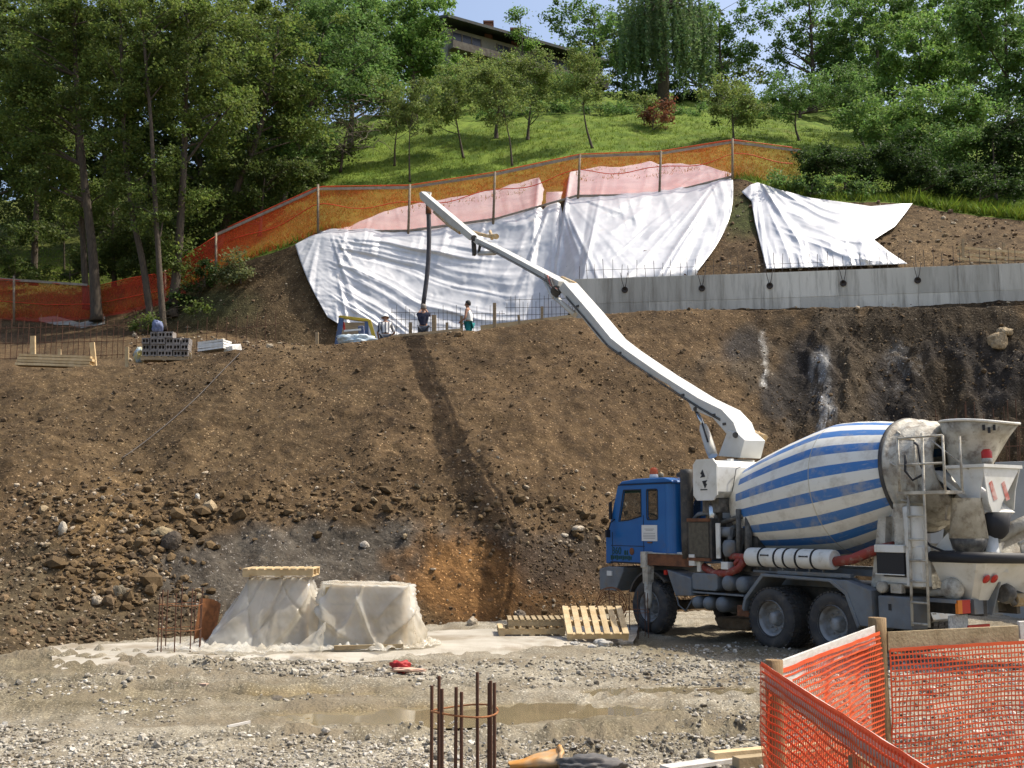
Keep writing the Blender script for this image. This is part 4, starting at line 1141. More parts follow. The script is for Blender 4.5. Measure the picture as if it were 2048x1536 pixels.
# frame
mb = tb()
for s in (1, -1):
    mb.box((0.35, s * 0.43, 0.92), (8.0, 0.09, 0.28))
for a in (-3.4, -2.2, -0.7, 0.8, 2.0, 3.6): mb.box((a, 0, 0.92), (0.14, 0.8, 0.2))
for a in (0, -1.38, 3.3): mb.tube([(a, -0.7, 0.53), (a, 0.7, 0.53)], 0.10, 10)
for a in (0, -1.38): mb.lathe([(0.1, -0.2), (0.22, -0.12), (0.22, 0.12), (0.1, 0.2)], place((a, 0, 0.55), (0, 1, 0)), n=14)
mb.tube([(3.0, 0, 0.8), (0.2, 0, 0.62)], 0.06, 8)
part('chassis', mb, m_dark, truck)
mb = tb(); mb.box((-0.75, 0, 1.12), (4.9, 0.95, 0.10)); mb.box((-1.0, 0.62, 1.36), (2.8, 0.10, 0.10)); mb.box((-1.0, -0.62, 1.36), (2.8, 0.10, 0.10))
part('subframe', mb, m_grey, truck)
# rear mudguards
for s in (1, -1):
    mb = tb()
    prof = [(0.68, 0.66), (0.62, 0.86), (0.18, 1.30), (-1.40, 1.27), (-1.72, 1.08), (-1.95, 0.55)]
    inner = [(x + (-0.05 if x > -0.7 else 0.05), y - 0.05) for x, y in prof]
    mb.prism(prof + inner[::-1], s * 0.62, s * 1.275, side)
    part('mudguard', mb, m_grey, truck, bevel=0.012)
mb = tb(); mb.prism([(-1.40, 1.26), (-1.72, 1.07), (-1.95, 0.55), (-2.2, 0.55), (-2.2, 1.12), (-1.7, 1.26)], 1.0, 1.26, side)
part('rear_guard_panel', mb, m_grey, truck, bevel=0.01)
mb = tb(); mb.tube([(0.5, 1.12, 1.33), (-1.5, 1.12, 1.30)], 0.025, 6); mb.box((-0.9, 1.1, 1.33), (1.6, 0.1, 0.06))
part('guard_rail', mb, m_grey, truck)

# ---- cab
door_win = [(4.27, 2.24), (4.10, 2.86), (3.56, 2.86), (3.56, 2.34), (3.95, 2.26)]
mb = tb()
out = [(4.66, 1.36), (4.68, 1.95), (4.58, 2.2), (4.30, 2.98), (2.80, 2.98), (2.80, 1.42), (3.05, 1.36)]
for s in (1, -1):
    mb.plate(out, [door_win, rr(3.04, 2.27, 3.36, 2.86)], s * 1.20, s * 1.15, side)
# rear wall with windows, rounded rear corners, front, floor
mb.plate([(-1.0, 1.45), (1.0, 1.45), (1.0, 2.98), (-1.0, 2.98)], [rr(0.42, 2.25, 0.86, 2.86), rr(-0.30, 2.25, 0.30, 2.86), rr(-0.86, 2.25, -0.42, 2.86)], 2.60, 2.64, back_)
for s in (1, -1):
    arc = [(2.80 - 0.20 * math.sin(t), s * (1.0 + 0.20 * math.cos(t))) for t in np.linspace(0, math.pi / 2, 8)]
    arc2 = [(2.80 - 0.15 * math.sin(t), s * (1.0 + 0.15 * math.cos(t))) for t in np.linspace(0, math.pi / 2, 8)]
    mb.prism(arc + arc2[::-1], 1.45, 2.98, lambda x, y, k: (x, y, k))
mb.plate([(-1.15, 1.36), (1.15, 1.36), (1.15, 2.98), (-1.15, 2.98)], [rr(-1.05, 2.12, 1.05, 2.88)], 0, 1,
         lambda x, y, k: ((4.66 - (0.02 if y < 2 else max(0, (y - 2.0)) * 0.37)) - 0.04 * k, x, y))
mb.box((3.7, 0, 1.40), (1.8, 2.3, 0.06))
cab = part('cab', mb, m_blue, truck, bevel=0.012)
mb = tb()
mb.prism([(4.32, 2.985), (4.20, 3.06), (3.7, 3.10), (2.85, 3.10), (2.62, 3.04), (2.58, 2.985)], 1.19, -1.19, side)
part('roof', mb, m_blue, cab, bevel=0.03)
mb = tb(); mb.box((3.45, 1.203, 2.985), (1.72, 0.01, 0.022)); mb.box((2.595, 0, 2.985), (0.01, 2.0, 0.022)); mb.box((3.85, 1.204, 1.375), (1.45, 0.01, 0.03))
for x in (3.48, 4.5): mb.box((x, 1.2025, 1.88 if x < 4 else 1.7), (0.012, 0.006, 0.95 if x < 4 else 0.6))
mb.box((4.0, 1.2035, 1.72), (1.1, 0.006, 0.012))
part('door_seam', mb, m_dblue, cab)
for nm, pl in (('side_window', (door_win,)), ('quarter_window', (rr(3.04, 2.27, 3.36, 2.86),))):
    for s in (1, -1):
        mb = tb(); mb.prism(list(pl[0]), s * 1.168, s * 1.176, side); part(nm, mb, m_glass, cab)
for b0, b1 in ((0.42, 0.86), (-0.30, 0.30), (-0.86, -0.42)):
    mb = tb(); mb.prism(rr(b0, 2.25, b1, 2.86), 2.615, 2.625, back_); part('rear_window', mb, m_glass, cab)
for pl, kk in ((door_win, None), (rr(3.04, 2.27, 3.36, 2.86), None)):          # rubber seals
    mb = tb(); c = [(sum(p[0] for p in pl) / len(pl)), (sum(p[1] for p in pl) / len(pl))]
    o2 = [(p[0] + (0.022 if p[0] > c[0] else -0.022), p[1] + (0.022 if p[1] > c[1] else -0.022)) for p in pl]
    mb.plate(o2, [pl], 1.2, 1.206, side); part('window_seal', mb, m_dblue, cab)
mb = tb(); mb.plate([(-1.05, 2.12), (1.05, 2.12), (1.05, 2.88), (-1.05, 2.88)], [], 0, 1, lambda x, y, k: (4.635 - max(0, y - 2.0) * 0.37 - 0.01 * k, x, y)); part('windscreen', mb, m_glass, cab)
mb = tb()
for s in (0.6, -0.6):
    mb.box((3.2, s, 1.85), (0.5, 0.5, 0.16)); mb.box((2.95, s, 2.2), (0.14, 0.48, 0.62)); mb.box((2.93, s, 2.56), (0.1, 0.26, 0.16))
part('seat', mb, m_dblue, cab, bevel=0.03)
mb = tb(); mb.box((4.2, 0, 2.02), (0.4, 2.2, 0.3)); mb.tube([(3.85 + 0.1 * math.cos(t), 0.6 + 0.22 * math.sin(t), 2.18 + 0.2 * math.cos(t)) for t in np.linspace(0, 6.28, 16)], 0.018, 6)
part('dashboard', mb, m_dblue, cab)
mb = tb(); mb.box((3.83, 1.17, 2.84), (0.54, 0.012, 0.06)); part('sun_strip', mb, m_green, cab)
mb = tb(); mb.box((2.9, 0.55, 2.42), (0.03, 0.12, 0.3)); part('jacket', mb, m_redl, cab)
mb = tb(); mb.box((3.29, 1.207, 1.99), (0.48, 0.008, 0.32)); st = part('sticker', mb, m_sticker, cab)
mb = tb()
for z, w in ((2.07, 0.30), (2.045, 0.22), (1.985, 0.36), (1.945, 0.38), (1.915, 0.38), (1.885, 0.36)): mb.box((3.29, 1.2125, z), (w, 0.003, 0.011))
part('print', mb, m_prgrey, st)
def text_mesh(body, size, M, mtl, name, parent):
    cu = bpy.data.curves.new('txt', 'FONT'); cu.body = body; cu.size = size; cu.extrude = 0.002; cu.align_x = 'LEFT'
    to = bpy.data.objects.new('txt', cu); COL.objects.link(to)
    dg = bpy.context.evaluated_depsgraph_get(); dg.update()
    me = bpy.data.meshes.new_from_object(to.evaluated_get(dg))
    bpy.data.objects.remove(to); bpy.data.curves.remove(cu)
    me.transform(M); me.materials.clear(); me.materials.append(mtl)
    return link(name, me, parent)
TM = lambda a, c: Matrix.Translation((a, 1.2065, c)) @ Matrix(((-1, 0, 0), (0, 0, 1), (0, 1, 0))).to_4x4()
text_mesh('360', 0.21, TM(4.52, 1.545), m_green, 'lettering', cab)
mb = tb()
for k, w in enumerate((0.05, 0.04)): mb.box((4.08 - 0.07 * k, 1.2065, 1.58), (w, 0.004, 0.09))
for k in range(11): mb.box((4.54 - 0.065 * k, 1.2065, 1.47 + 0.005 * (k % 3)), (0.042, 0.004, 0.07 + 0.03 * ((k * 7) % 3 == 0)))
part('small_lettering', mb, m_green, cab)
mb = tb(); mb.lathe([(0.075, 0), (0.075, 0.006)], place((3.86, 1.204, 1.61), (0, 1, 0)), n=16); part('round_badge', mb, m_rust, cab)
mb = tb(); mb.tube([(4.42, 1.2, 2.27), (4.44, 1.30, 2.2), (4.46, 1.34, 2.05)], 0.014, 6); mb.box((4.47, 1.35, 1.97), (0.05, 0.10, 0.16)); part('side_mirror', mb, m_dblue, cab)
mb = tb(); mb.box((4.5, 1.25, 2.45), (0.06, 0.05, 0.36)); mb.tube([(4.4, 1.2, 2.7), (4.5, 1.25, 2.62)], 0.012, 6); part('rear_view_mirror', mb, m_dblue, cab, bevel=0.015)
mb = tb(); mb.box((3.28, 1.21, 1.80), (0.14, 0.02, 0.03)); part('door_handle', mb, m_rust, cab)
mb = tb(); mb.lathe([(0.10, 0), (0.085, 0.10)], Matrix.Translation((3.66, 0.75, 3.10)), n=16); bc = part('beacon', mb, m_sticker, cab)
mb = tb(); mb.lathe([(0.085, 0.10), (0.085, 0.19), (0.06, 0.235), (0.0, 0.245)], Matrix.Translation((3.66, 0.75, 3.10)), n=16, capped=False); part('beacon_lens', mb, m_beacon, bc)
mb = tb(); mb.lathe([(0.05, 0), (0.06, 0.1), (0.0, 0.14)], Matrix.Translation((3.9, 0.35, 3.14)), n=12); part('roof_lamp', mb, m_tan, cab)
mb = tb(); mb.box((4.72, 0, 1.78), (0.06, 2.0, 0.62)); mb.box((4.70, 1.12, 1.62), (0.10, 0.14, 0.56)); part('front_grille', mb, m_blue, cab, bevel=0.02)
# bumper, lamps, steps
mb = tb(); mb.prism([(4.92, 0.78), (4.92, 1.22), (4.62, 1.28), (4.10, 1.28), (4.12, 1.18), (4.28, 0.92), (4.36, 0.78)], 1.24, -1.24, side)
bu = part('bumper', mb, m_grey, truck, bevel=0.02)
mb = tb(); mb.box((4.55, 1.25, 1.14), (0.16, 0.03, 0.10)); part('side_marker_lamp', mb, m_sticker, bu)
mb = tb(); mb.box((4.925, 0.85, 1.02), (0.03, 0.34, 0.18)); part('headlight', mb, m_sticker, bu)
mb = tb(); mb.box((4.925, -0.85, 1.02), (0.03, 0.34, 0.18)); part('headlight', mb, m_sticker, bu)
mb = tb()
arc = [(3.3 + 0.68 * math.cos(t), 0.56 + 0.68 * math.sin(t)) for t in np.linspace(0.35, 2.35, 14)]
arc2 = [(3.3 + 0.64 * math.cos(t), 0.56 + 0.64 * math.sin(t)) for t in np.linspace(0.35, 2.35, 14)]
for s in (1, -1):
    mb = tb(); mb.prism(arc + arc2[::-1], s * 0.86, s * 1.22, side); part('front_mudguard', mb, m_dark, truck)
mb = tb(); mb.prism([(2.80, 1.28), (2.1, 1.14), (2.1, 0.80), (2.55, 0.78)], 0.75, 1.20, side); part('side_skirt', mb, m_grey, truck, bevel=0.015)
mb = tb(); mb.box((2.80, 1.22, 1.22), (0.07, 0.04, 0.09)); part('side_lamp', mb, m_redl, truck)
# exhaust stack
mb = tb(); mb.tube([(2.36, 1.02, 1.50), (2.36, 1.02, 1.9), (2.36, 1.02, 3.15), (2.36, 1.02, 3.24)], [0.115, 0.125, 0.125, 0.12], 16)
mb.tube([(2.36, 1.02, 3.16), (2.62, 1.02, 3.14)], [0.10, 0.04], 10)
part('air_intake_stack', mb, m_dark, truck)
# ---- water and hydraulic tank across the truck
def octa(a0, a1, c0, c1, ch): return [(a0 + ch, c0), (a1 - ch, c0), (a1, c0 + ch), (a1, c1 - ch), (a1 - ch, c1), (a0 + ch, c1), (a0, c1 - ch), (a0, c0 + ch)]
mb = tb(); mb.prism(octa(1.37, 1.96, 2.66, 3.38, 0.12), 1.15, -1.15, side)
tank = part('hydraulic_tank', mb, m_white, truck, bevel=0.012)
mb = tb(); mb.prism(octa(1.34, 1.99, 2.62, 3.41, 0.10), 1.185, 1.15, side); part('end_plate', mb, m_white, tank)
mb = tb()
for sx, z0, d in ((1.72, 3.13, 1), (1.66, 2.93, -1)):
    mb.prism([(sx + 0.075 * -d, z0 - 0.06 * d), (sx, z0 + 0.085 * d), (sx + 0.06 * d, z0 - 0.0 * d), (sx + 0.02 * d, z0 - 0.02 * d), (sx + 0.07 * d, z0 - 0.075 * d)], 1.1855, 1.1895, side)
mb.box((1.69, 1.1875, 2.825), (0.19, 0.004, 0.022))
part('emblem', mb, m_print, tank)
mb = tb(); mb.tube([(1.33, 0.55, 3.27), (1.31, 0.70, 3.22), (1.33, 0.80, 2.76)], 0.008, 5); part('cable', mb, m_dark, tank)
mb = tb()
for b in (0.5, -0.5):
    mb = tb(); mb.box((1.66, b, 3.40), (0.10, 0.08, 0.07)); part('lifting_lug', mb, m_white, tank)
mb = tb(); mb.box((1.66, 0, 2.52), (0.45, 2.1, 0.26)); mb.box((1.66, 0.9, 2.30), (0.2, 0.12, 0.7)); mb.box((1.66, -0.9, 1.9), (0.2, 0.12, 1.5)); part('tank_bracket', mb, m_mech, truck)
mb = tb(); mb.tube([(1.66, 1.0, 2.64), (1.66, 1.0, 2.25), (1.75, 0.95, 2.1)], 0.08, 10); part('filler_pipe', mb, m_chrome, truck)
# ---- pump engine: radiator, engine, pipework
mb = tb(); mb.box((1.9, 0.78, 1.89), (0.66, 0.70, 0.78)); rad = part('radiator', mb, m_dark, truck, bevel=0.01)
mb = tb()
mb.box((1.9, 1.145, 1.87), (0.54, 0.02, 0.66))
for k in range(16): mb.box((1.9, 1.158, 1.56 + 0.041 * k), (0.52, 0.008, 0.010))
part('radiator_core', mb, m_grille, rad)
mb = tb(); mb.box((1.9, 1.15, 2.25), (0.62, 0.05, 0.06)); mb.box((1.9, 1.15, 1.50), (0.62, 0.05, 0.06)); part('radiator_frame', mb, m_rust, rad)
mb = tb(); mb.tube([(2.2, 1.0, 2.25), (2.05, 1.0, 2.36), (1.8, 1.0, 2.38), (1.58, 1.0, 2.30)], 0.045, 8); part('coolant_pipe', mb, m_grey, rad)
mb = tb()
mb.box((1.2, 0.35, 1.75), (0.9, 0.8, 0.9)); mb.box((1.15, 0.72, 1.95), (0.5, 0.2, 0.3)); mb.box((1.3, 0.3, 2.35), (0.5, 0.6, 0.3))
for k in range(5): mb.tube([(1.5 - 0.13 * k, 0.8, 1.4), (1.46 - 0.13 * k, 0.86, 1.75 + 0.07 * (k % 3)), (1.4 - 0.12 * k, 0.5, 2.3)], 0.035, 6)
mb.tube([(1.45, 0.95, 2.2), (1.0, 0.9, 2.32), (0.8, 0.7, 2.28)], 0.05, 8)
mb.tube([(0.9, 0.85, 1.3), (0.86, 0.85, 2.5)], 0.07, 10); mb.tube([(1.05, 0.95, 1.35), (1.02, 0.95, 2.45)], 0.05, 10)
part('pump_engine', mb, m_mech, truck)
mb = tb(); mb.lathe([(0.0, -0.16), (0.10, -0.15), (0.135, -0.06), (0.135, 0.08), (0.10, 0.15), (0, 0.16)], place((1.22, 1.0, 1.72), (0, 0, 1)), n=16, capped=False); mb.tube([(1.22, 1.0, 1.85), (1.22, 0.95, 2.08), (1.3, 0.7, 2.15)], 0.05, 8); mb.lathe([(0.10, -0.12), (0.10, 0.12)], place((1.30, 0.98, 2.02), (1, 0.2, 0)), n=14)
part('filter_canister', mb, m_grey, truck)
mb = tb(); mb.box((1.40, 1.12, 1.86), (0.10, 0.03, 0.66)); part('white_bracket_plate', mb, m_white, truck)
mb = tb(); mb.box((2.6, 1.02, 1.60), (1.15, 0.12, 0.035)); mb.box((2.10, 1.10, 1.48), (0.16, 0.14, 0.22)); mb.box((1.98, 1.05, 1.36), (0.10, 0.10, 0.2)); mb.box((1.25, 1.05, 1.40), (0.18, 0.16, 0.14)); part('deck_bracket', mb, m_white, truck, bevel=0.01)
# swing-out outrigger
mb = tb(); mb.beam((2.2, 0.98, 1.45), (3.26, 1.28, 1.47), 0.16, 0.22); og = part('outrigger', mb, m_rust, truck)
mb = tb(); mb.beam((2.2, 0.98, 1.575), (3.2, 1.27, 1.595), 0.18, 0.02); mb.box((3.28, 1.30, 1.46), (0.16, 0.20, 0.32)); part('outrigger_head', mb, m_dirtyw, og, bevel=0.01)
mb = tb(); mb.box((3.24, 1.30, 1.16), (0.15, 0.15, 0.34), taper=(1.1, 1.1)); mb.tube([(3.24, 1.30, 1.02), (3.24, 1.30, 0.66), (3.24, 1.30, 0.50)], [0.085, 0.075, 0.05], 10); part('support_leg', mb, m_dirtyw, og)
mb = tb(); mb.tube([(3.24, 1.30, 0.5), (3.24, 1.30, 0.0)], 0.032, 8); mb.lathe([(0.09, 0.0), (0.09, 0.03)], Matrix.Translation((3.24, 1.30, -0.01)), n=14); part('support_rod', mb, m_dark, og)
# side tanks, air bottles
mb = tb(); mb.prism(octa(1.42, 2.12, 0.92, 1.24, 0.05), 0.62, 1.16, side); part('fuel_tank', mb, m_grey, truck, bevel=0.02)
for a, c, r in ((1.18, 1.08, 0.15), (0.82, 1.07, 0.15), (2.02, 0.68, 0.125), (1.72, 0.68, 0.13), (1.36, 0.68, 0.15)):
    mb = tb(); mb.lathe([(0.02, 0.03), (r * 0.6, 0.0), (r * 0.93, -0.05), (r, -0.11), (r, -0.6), (0.02, -0.66)], place((a, 1.18, c), (0, 1, 0)), n=20); part('air_bottle', mb, m_grey, truck)
mb = tb(); mb.box((1.5, 1.05, 0.875), (1.5, 0.2, 0.03)); mb.tube([(2.6, 1.15, 0.9), (2.5, 1.16, 0.6), (2.3, 1.16, 0.5), (2.15, 1.1, 0.75)], 0.015, 6); part('bottle_carrier', mb, m_grey, truck)
mb = tb(); mb.prism([(2.25, 0.36), (2.1, 0.14), (1.35, 0.16), (1.15, 0.30), (1.2, 0.40)], 0.5, -0.5, side); part('mud_caked_underguard', mb, mat('caked_mud', (0.19, 0.135, 0.085), 0.95, var=(0.13, 0.09, 0.055), vscale=7, bump=1.0, bscale=14), truck, bevel=0.04)
mb = tb(); mb.box((0.78, 1.0, 0.6), (0.3, 0.3, 0.2)); part('brake_valve_box', mb, m_rust, truck, bevel=0.02)
# long white tubes with black straps and print
mb = tb()
for a0, a1 in ((0.62, 0.27), (0.25, -0.10), (-0.12, -0.32), (-0.34, -0.60), (-0.62, -0.95), (-0.97, -1.36)):
    mb.lathe([(0.15, 0), (0.165, 0.015), (0.17, 0.05), (0.17, a0 - a1 - 0.05), (0.165, a0 - a1 - 0.015), (0.15, a0 - a1)], place((a0, 1.10, 1.58), (-1, 0, 0)), n=20)
tub = part('white_delivery_tubes', mb, m_white, truck)
mb = tb()
for a in (0.26, -0.11, -0.33, -0.61, -0.96):
    mb = tb(); mb.lathe([(0.172, -0.012), (0.176, -0.01), (0.176, 0.01), (0.172, 0.012)], place((a, 1.10, 1.58), (1, 0, 0)), n=20); part('strap', mb, m_black, tub)
mb = tb()
for a in (0.10, -0.80):
    for k in range(6): mb.box((a - 0.035 * k + 0.08, 1.268, 1.625), (0.022, 0.012, 0.030 if k in (0, 5) else 0.022))
part('print', mb, m_print, tub)
mb = tb()
for a in (0.1, -0.2, -0.5, -0.8, -1.1):
    mb = tb(); mb.box((a, 1.1, 1.38), (0.02, 0.05, 0.14)); part('tube_support', mb, m_grey, truck)
mb = tb(); mb.tube([(-1.36, 1.10, 1.55), (-1.7, 1.08, 1.60), (-2.05, 1.0, 1.74), (-2.4, 0.9, 1.82)], 0.085, 12); part('red_hose', mb, m_redhose, truck)
mb = tb(); mb.tube([(1.95, 1.0, 1.36), (1.6, 1.05, 1.24), (1.2, 1.06, 1.26), (0.95, 1.06, 1.36), (0.8, 1.04, 1.52)], 0.075, 12)
part('red_hose', mb, m_redhose, truck)
mb = tb(); mb.tube([(1.2, 1.0, 1.58), (0.66, 1.06, 1.56)], 0.065, 10); mb.lathe([(0.10, -0.03), (0.10, 0.03)], place((0.95, 1.05, 1.47), (1, 0, 1)), n=12); part('red_pipe_joint', mb, m_redhose, truck)

# ---- drum
DR_C = Vector((-0.92, 0, 2.79)); DR_T = math.radians(8.5)
dax = Vector((-math.cos(DR_T), 0, math.sin(DR_T)))          # towards the rear, rising
drum_prof = [(0.02, -2.66), (0.30, -2.63), (0.62, -2.52), (0.80, -2.36), (0.88, -2.18), (0.99, -1.6), (1.085, -1.0), (1.155, -0.4), (1.18, -0.1), (1.186, 0.0), (1.18, 0.08), (1.135, 0.4), (1.04, 0.85), (0.91, 1.34)]
mb = MB(); mb.lathe(drum_prof, n=96, capped=False)
md = bpy.data.materials.new('striped_drum_paint'); md.use_nodes = True
nt = md.node_tree; N = nt.nodes; Lk = nt.links.new
tc = N.new('ShaderNodeTexCoord'); sx = N.new('ShaderNodeSeparateXYZ'); Lk(tc.outputs['Object'], sx.inputs[0])
def mth(op, a, b=None, c=None):
    m = N.new('ShaderNodeMath'); m.operation = op
    for i, val in enumerate((a, b, c)):
        if val is None: continue
        if hasattr(val, 'links'): Lk(val, m.inputs[i])
        else: m.inputs[i].default_value = val
    return m.outputs[0]
ang = mth('ARCTAN2', sx.outputs[1], sx.outputs[0])
NSTR = 18
ph = mth('FRACT', mth('ADD', mth('MULTIPLY', ang, NSTR / (2 * math.pi)), 100.32))
st_ = mth('LESS_THAN', ph, 0.46)
zz = sx.outputs[2]
jag = mth('MULTIPLY', mth('SUBTRACT', mth('FRACT', mth('MULTIPLY', mth('FLOOR', mth('ADD', mth('MULTIPLY', ang, NSTR / (2 * math.pi)), 100.32)), 0.37)), 0.5), 0.10)
inr = mth('MULTIPLY', mth('GREATER_THAN', mth('ADD', zz, jag), -2.08), mth('LESS_THAN', zz, 1.32))
fac = mth('MULTIPLY', st_, inr)
col = _mix(nt, fac, (0.74, 0.72, 0.64), (0.045, 0.165, 0.42))
nz = _noise(nt, tc.outputs['Object'], 3.0, 8.0, 0.65)
col = _mix(nt, _ramp(nt, nz, 0.50, 0.80), col, (0.42, 0.38, 0.30))
mp = N.new('ShaderNodeMapping'); mp.inputs['Scale'].default_value = (9, 9, 0.7); Lk(tc.outputs['Object'], mp.inputs[0])
col = _mix(nt, mth('MULTIPLY', _ramp(nt, _noise(nt, mp.outputs[0], 2.0, 6.0), 0.60, 0.72), 0.35), col, (0.50, 0.47, 0.40))
seam = mth('LESS_THAN', mth('ABSOLUTE', mth('SUBTRACT', zz, 0.0)), 0.012)
col = _mix(nt, mth('MULTIPLY', seam, 0.6), col, (0.45, 0.38, 0.22))
Lk(col, N['Principled BSDF'].inputs['Base Color']); N['Principled BSDF'].inputs['Roughness'].default_value = 0.45
drum_M = place(DR_C, dax, (0, 0, 1))
drum = link('drum', mb.mesh('drum', md), truck); drum.matrix_local = drum_M
mb = MB(); mb.lathe([(0.91, 1.34), (0.955, 1.35), (0.96, 1.42), (0.915, 1.435), (0.90, 1.47), (0.88, 1.58), (0.895, 1.62), (0.85, 1.66), (0.81, 1.78), (0.825, 1.82), (0.78, 1.86), (0.71, 2.02), (0.66, 2.08), (0.58, 2.08), (0.56, 1.7)], n=64, capped=False)
o = link('drum_neck', mb.mesh('drum_neck', m_dirtyw), drum)
mb = MB(); mb.lathe([(0.915, 1.30), (0.975, 1.31), (0.98, 1.37), (0.91, 1.38)], n=64, capped=False); link('roller_ring', mb.mesh('roller_ring', m_dark), drum)
mb = MB()
for k in range(9):
    a0 = k * 0.7
    mb.tube([((0.905 - 0.022 * i) * math.cos(a0 + 0.05 * i), (0.905 - 0.022 * i) * math.sin(a0 + 0.05 * i), 1.5 + 0.055 * i) for i in range(9)], 0.02, 5)
for m_ in islands(mb): link('neck_rib', m_.mesh('neck_rib', m_dirtyw), drum)
mb = tb(); mb.box((1.75, 0, 1.72), (0.34, 0.9, 1.1)); mb.lathe([(0.32, -0.2), (0.32, 0.2)], place((1.70, 0, 2.26), dax), n=20); part('drum_drive', mb, m_dark, truck)
# rear pedestal with rollers
mb = tb()
for s in (1, -1):
    mb.prism([(-2.0, 1.16), (-2.95, 1.16), (-2.62, 2.42), (-2.30, 2.42)], s * 0.72, s * 0.80, side)
    mb.prism([(-1.95, 1.16), (-2.2, 1.16), (-2.3, 2.30), (-2.15, 2.30)], s * 0.80, s * 0.95, side)
    mb.tube([(-2.25, s * 0.62, 2.20), (-2.45, s * 0.62, 2.24)], 0.13, 12)
mb.box((-2.5, 0, 1.5), (0.7, 1.4, 0.7)); mb.box((-2.7, 0.9, 2.05), (0.3, 0.36, 0.9))
part('drum_pedestal', mb, m_dirtyw, truck)
mb = tb(); mb.box((-2.94, 1.03, 1.52), (0.30, 0.24, 0.62)); mb.tube([(-2.9, 1.02, 1.8), (-2.86, 1.0, 2.45)], 0.16, 14); part('water_tank', mb, m_white, truck, bevel=0.02)
mb = tb(); mb.box((-2.52, 1.05, 1.56), (0.52, 0.26, 0.34)); cbx = part('control_box', mb, m_black, truck, bevel=0.01)
mb = tb(); mb.box((-2.52, 1.05, 1.79), (0.56, 0.30, 0.12)); mb.box((-2.52, 1.19, 1.385), (0.56, 0.02, 0.02)); mb.box((-2.52, 1.0, 1.28), (0.5, 0.2, 0.14)); part('control_box_lid', mb, m_white, cbx, bevel=0.01)
mb = tb(); mb.box((-2.60, 1.02, 0.80), (0.62, 0.40, 0.50)); tbx = part('tool_box', mb, m_grey, truck, bevel=0.02)
mb = tb(); mb.box((-2.52, 1.225, 0.88), (0.05, 0.012, 0.10)); part('latch', mb, m_print, tbx)
mb = tb(); mb.lathe([(0.05, -0.06), (0.09, -0.05), (0.09, 0.05), (0.05, 0.06)], place((-2.35, 1.16, 1.18), (0, 1, 0)), n=14); mb.box((-2.62, 1.14, 1.17), (0.2, 0.1, 0.14)); mb.tube([(-2.2, 1.1, 1.24), (-3.0, 1.1, 1.22)], 0.03, 6); part('valve_bank', mb, m_dirtyw, truck)
# ladder and platform
mb = tb()
for a, c0, c1 in ((-2.92, 0.62, 2.66), (-3.22, 0.62, 3.58)):
    mb.tube([(a, 1.22, c0), (a, 1.18, c1)], 0.022, 6)
for c in (0.66, 0.98, 1.30, 1.62, 1.94, 2.30): mb.tube([(-2.92, 1.22, c), (-3.22, 1.22, c)], 0.018, 6)
part('ladder', mb, m_dirtyw, truck)
mb = tb(); mb.box((-3.18, 0.98, 2.66), (0.86, 0.5, 0.05))
for a, b in ((-2.78, 1.2), (-2.78, 0.78), (-3.60, 1.2), (-3.60, 0.78)): mb.tube([(a, b, 2.66), (a, b, 3.52)], 0.02, 6)
for c in (3.10, 3.52):
    mb.tube([(-2.78, 1.2, c), (-3.60, 1.2, c)], 0.018, 6); mb.tube([(-2.78, 0.78, c), (-2.78, 1.2, c)], 0.018, 6)
part('platform', mb, m_dirtyw, truck)
mb = tb(); mb.tube([(-2.95, 1.0, 3.45), (-3.05, 1.05, 3.4), (-3.10, 1.08, 3.1), (-3.16, 1.08, 2.95), (-3.0, 1.16, 2.86), (-2.90, 1.2, 3.0), (-2.92, 1.2, 3.25)], 0.022, 8); part('wash_hose', mb, m_black, truck)
# charging hopper
def ringpts(ca, cc, ra, rb, n=28, tilt=0.0, flare=0.0):
    return [np.array([ca + ra * math.cos(t), rb * math.sin(t), cc + tilt * math.cos(t) + flare * max(0, -math.cos(t)) ** 2]) for t in np.linspace(0, 2 * math.pi, n, endpoint=False)]
mb = MB()
R_ = [ringpts(-3.42, 3.80, 0.60, 0.58, flare=-0.05, tilt=0.02), ringpts(-3.36, 3.55, 0.48, 0.50), ringpts(-3.26, 3.2, 0.36, 0.36), ringpts(-3.18, 2.95, 0.28, 0.28)]
I_ = [[p + np.array([0, 0, 0]) - 0.02 * np.array([math.cos(t), math.sin(t), 0]) for p, t in zip(r, np.linspace(0, 2 * math.pi, 28, endpoint=False))] for r in R_]
mb.grid(I_[::-1] + R_, True, True)
hop = part('charging_hopper', mb, m_dirtyw, truck)
mb = MB(); mb.tube(R_[0] + [R_[0][0]], 0.022, 6); part('hopper_rim', mb, m_white, hop)
mb = MB()
for k in range(3): mb.box((-3.78 - 0.05 * k, 0.42 - 0.06 * k, 3.66 - 0.04 * (k % 2)), (0.04, 0.02, 0.09), Matrix.Rotation(0.5, 3, 'Z'))
part('stencil', mb, m_print, hop)
mb = MB(); mb.tube([(-2.98, 0.62, 3.5), (-3.62, 0.62, 3.02)], 0.014, 6); part('stay_rod', mb, m_dirtyw, hop)
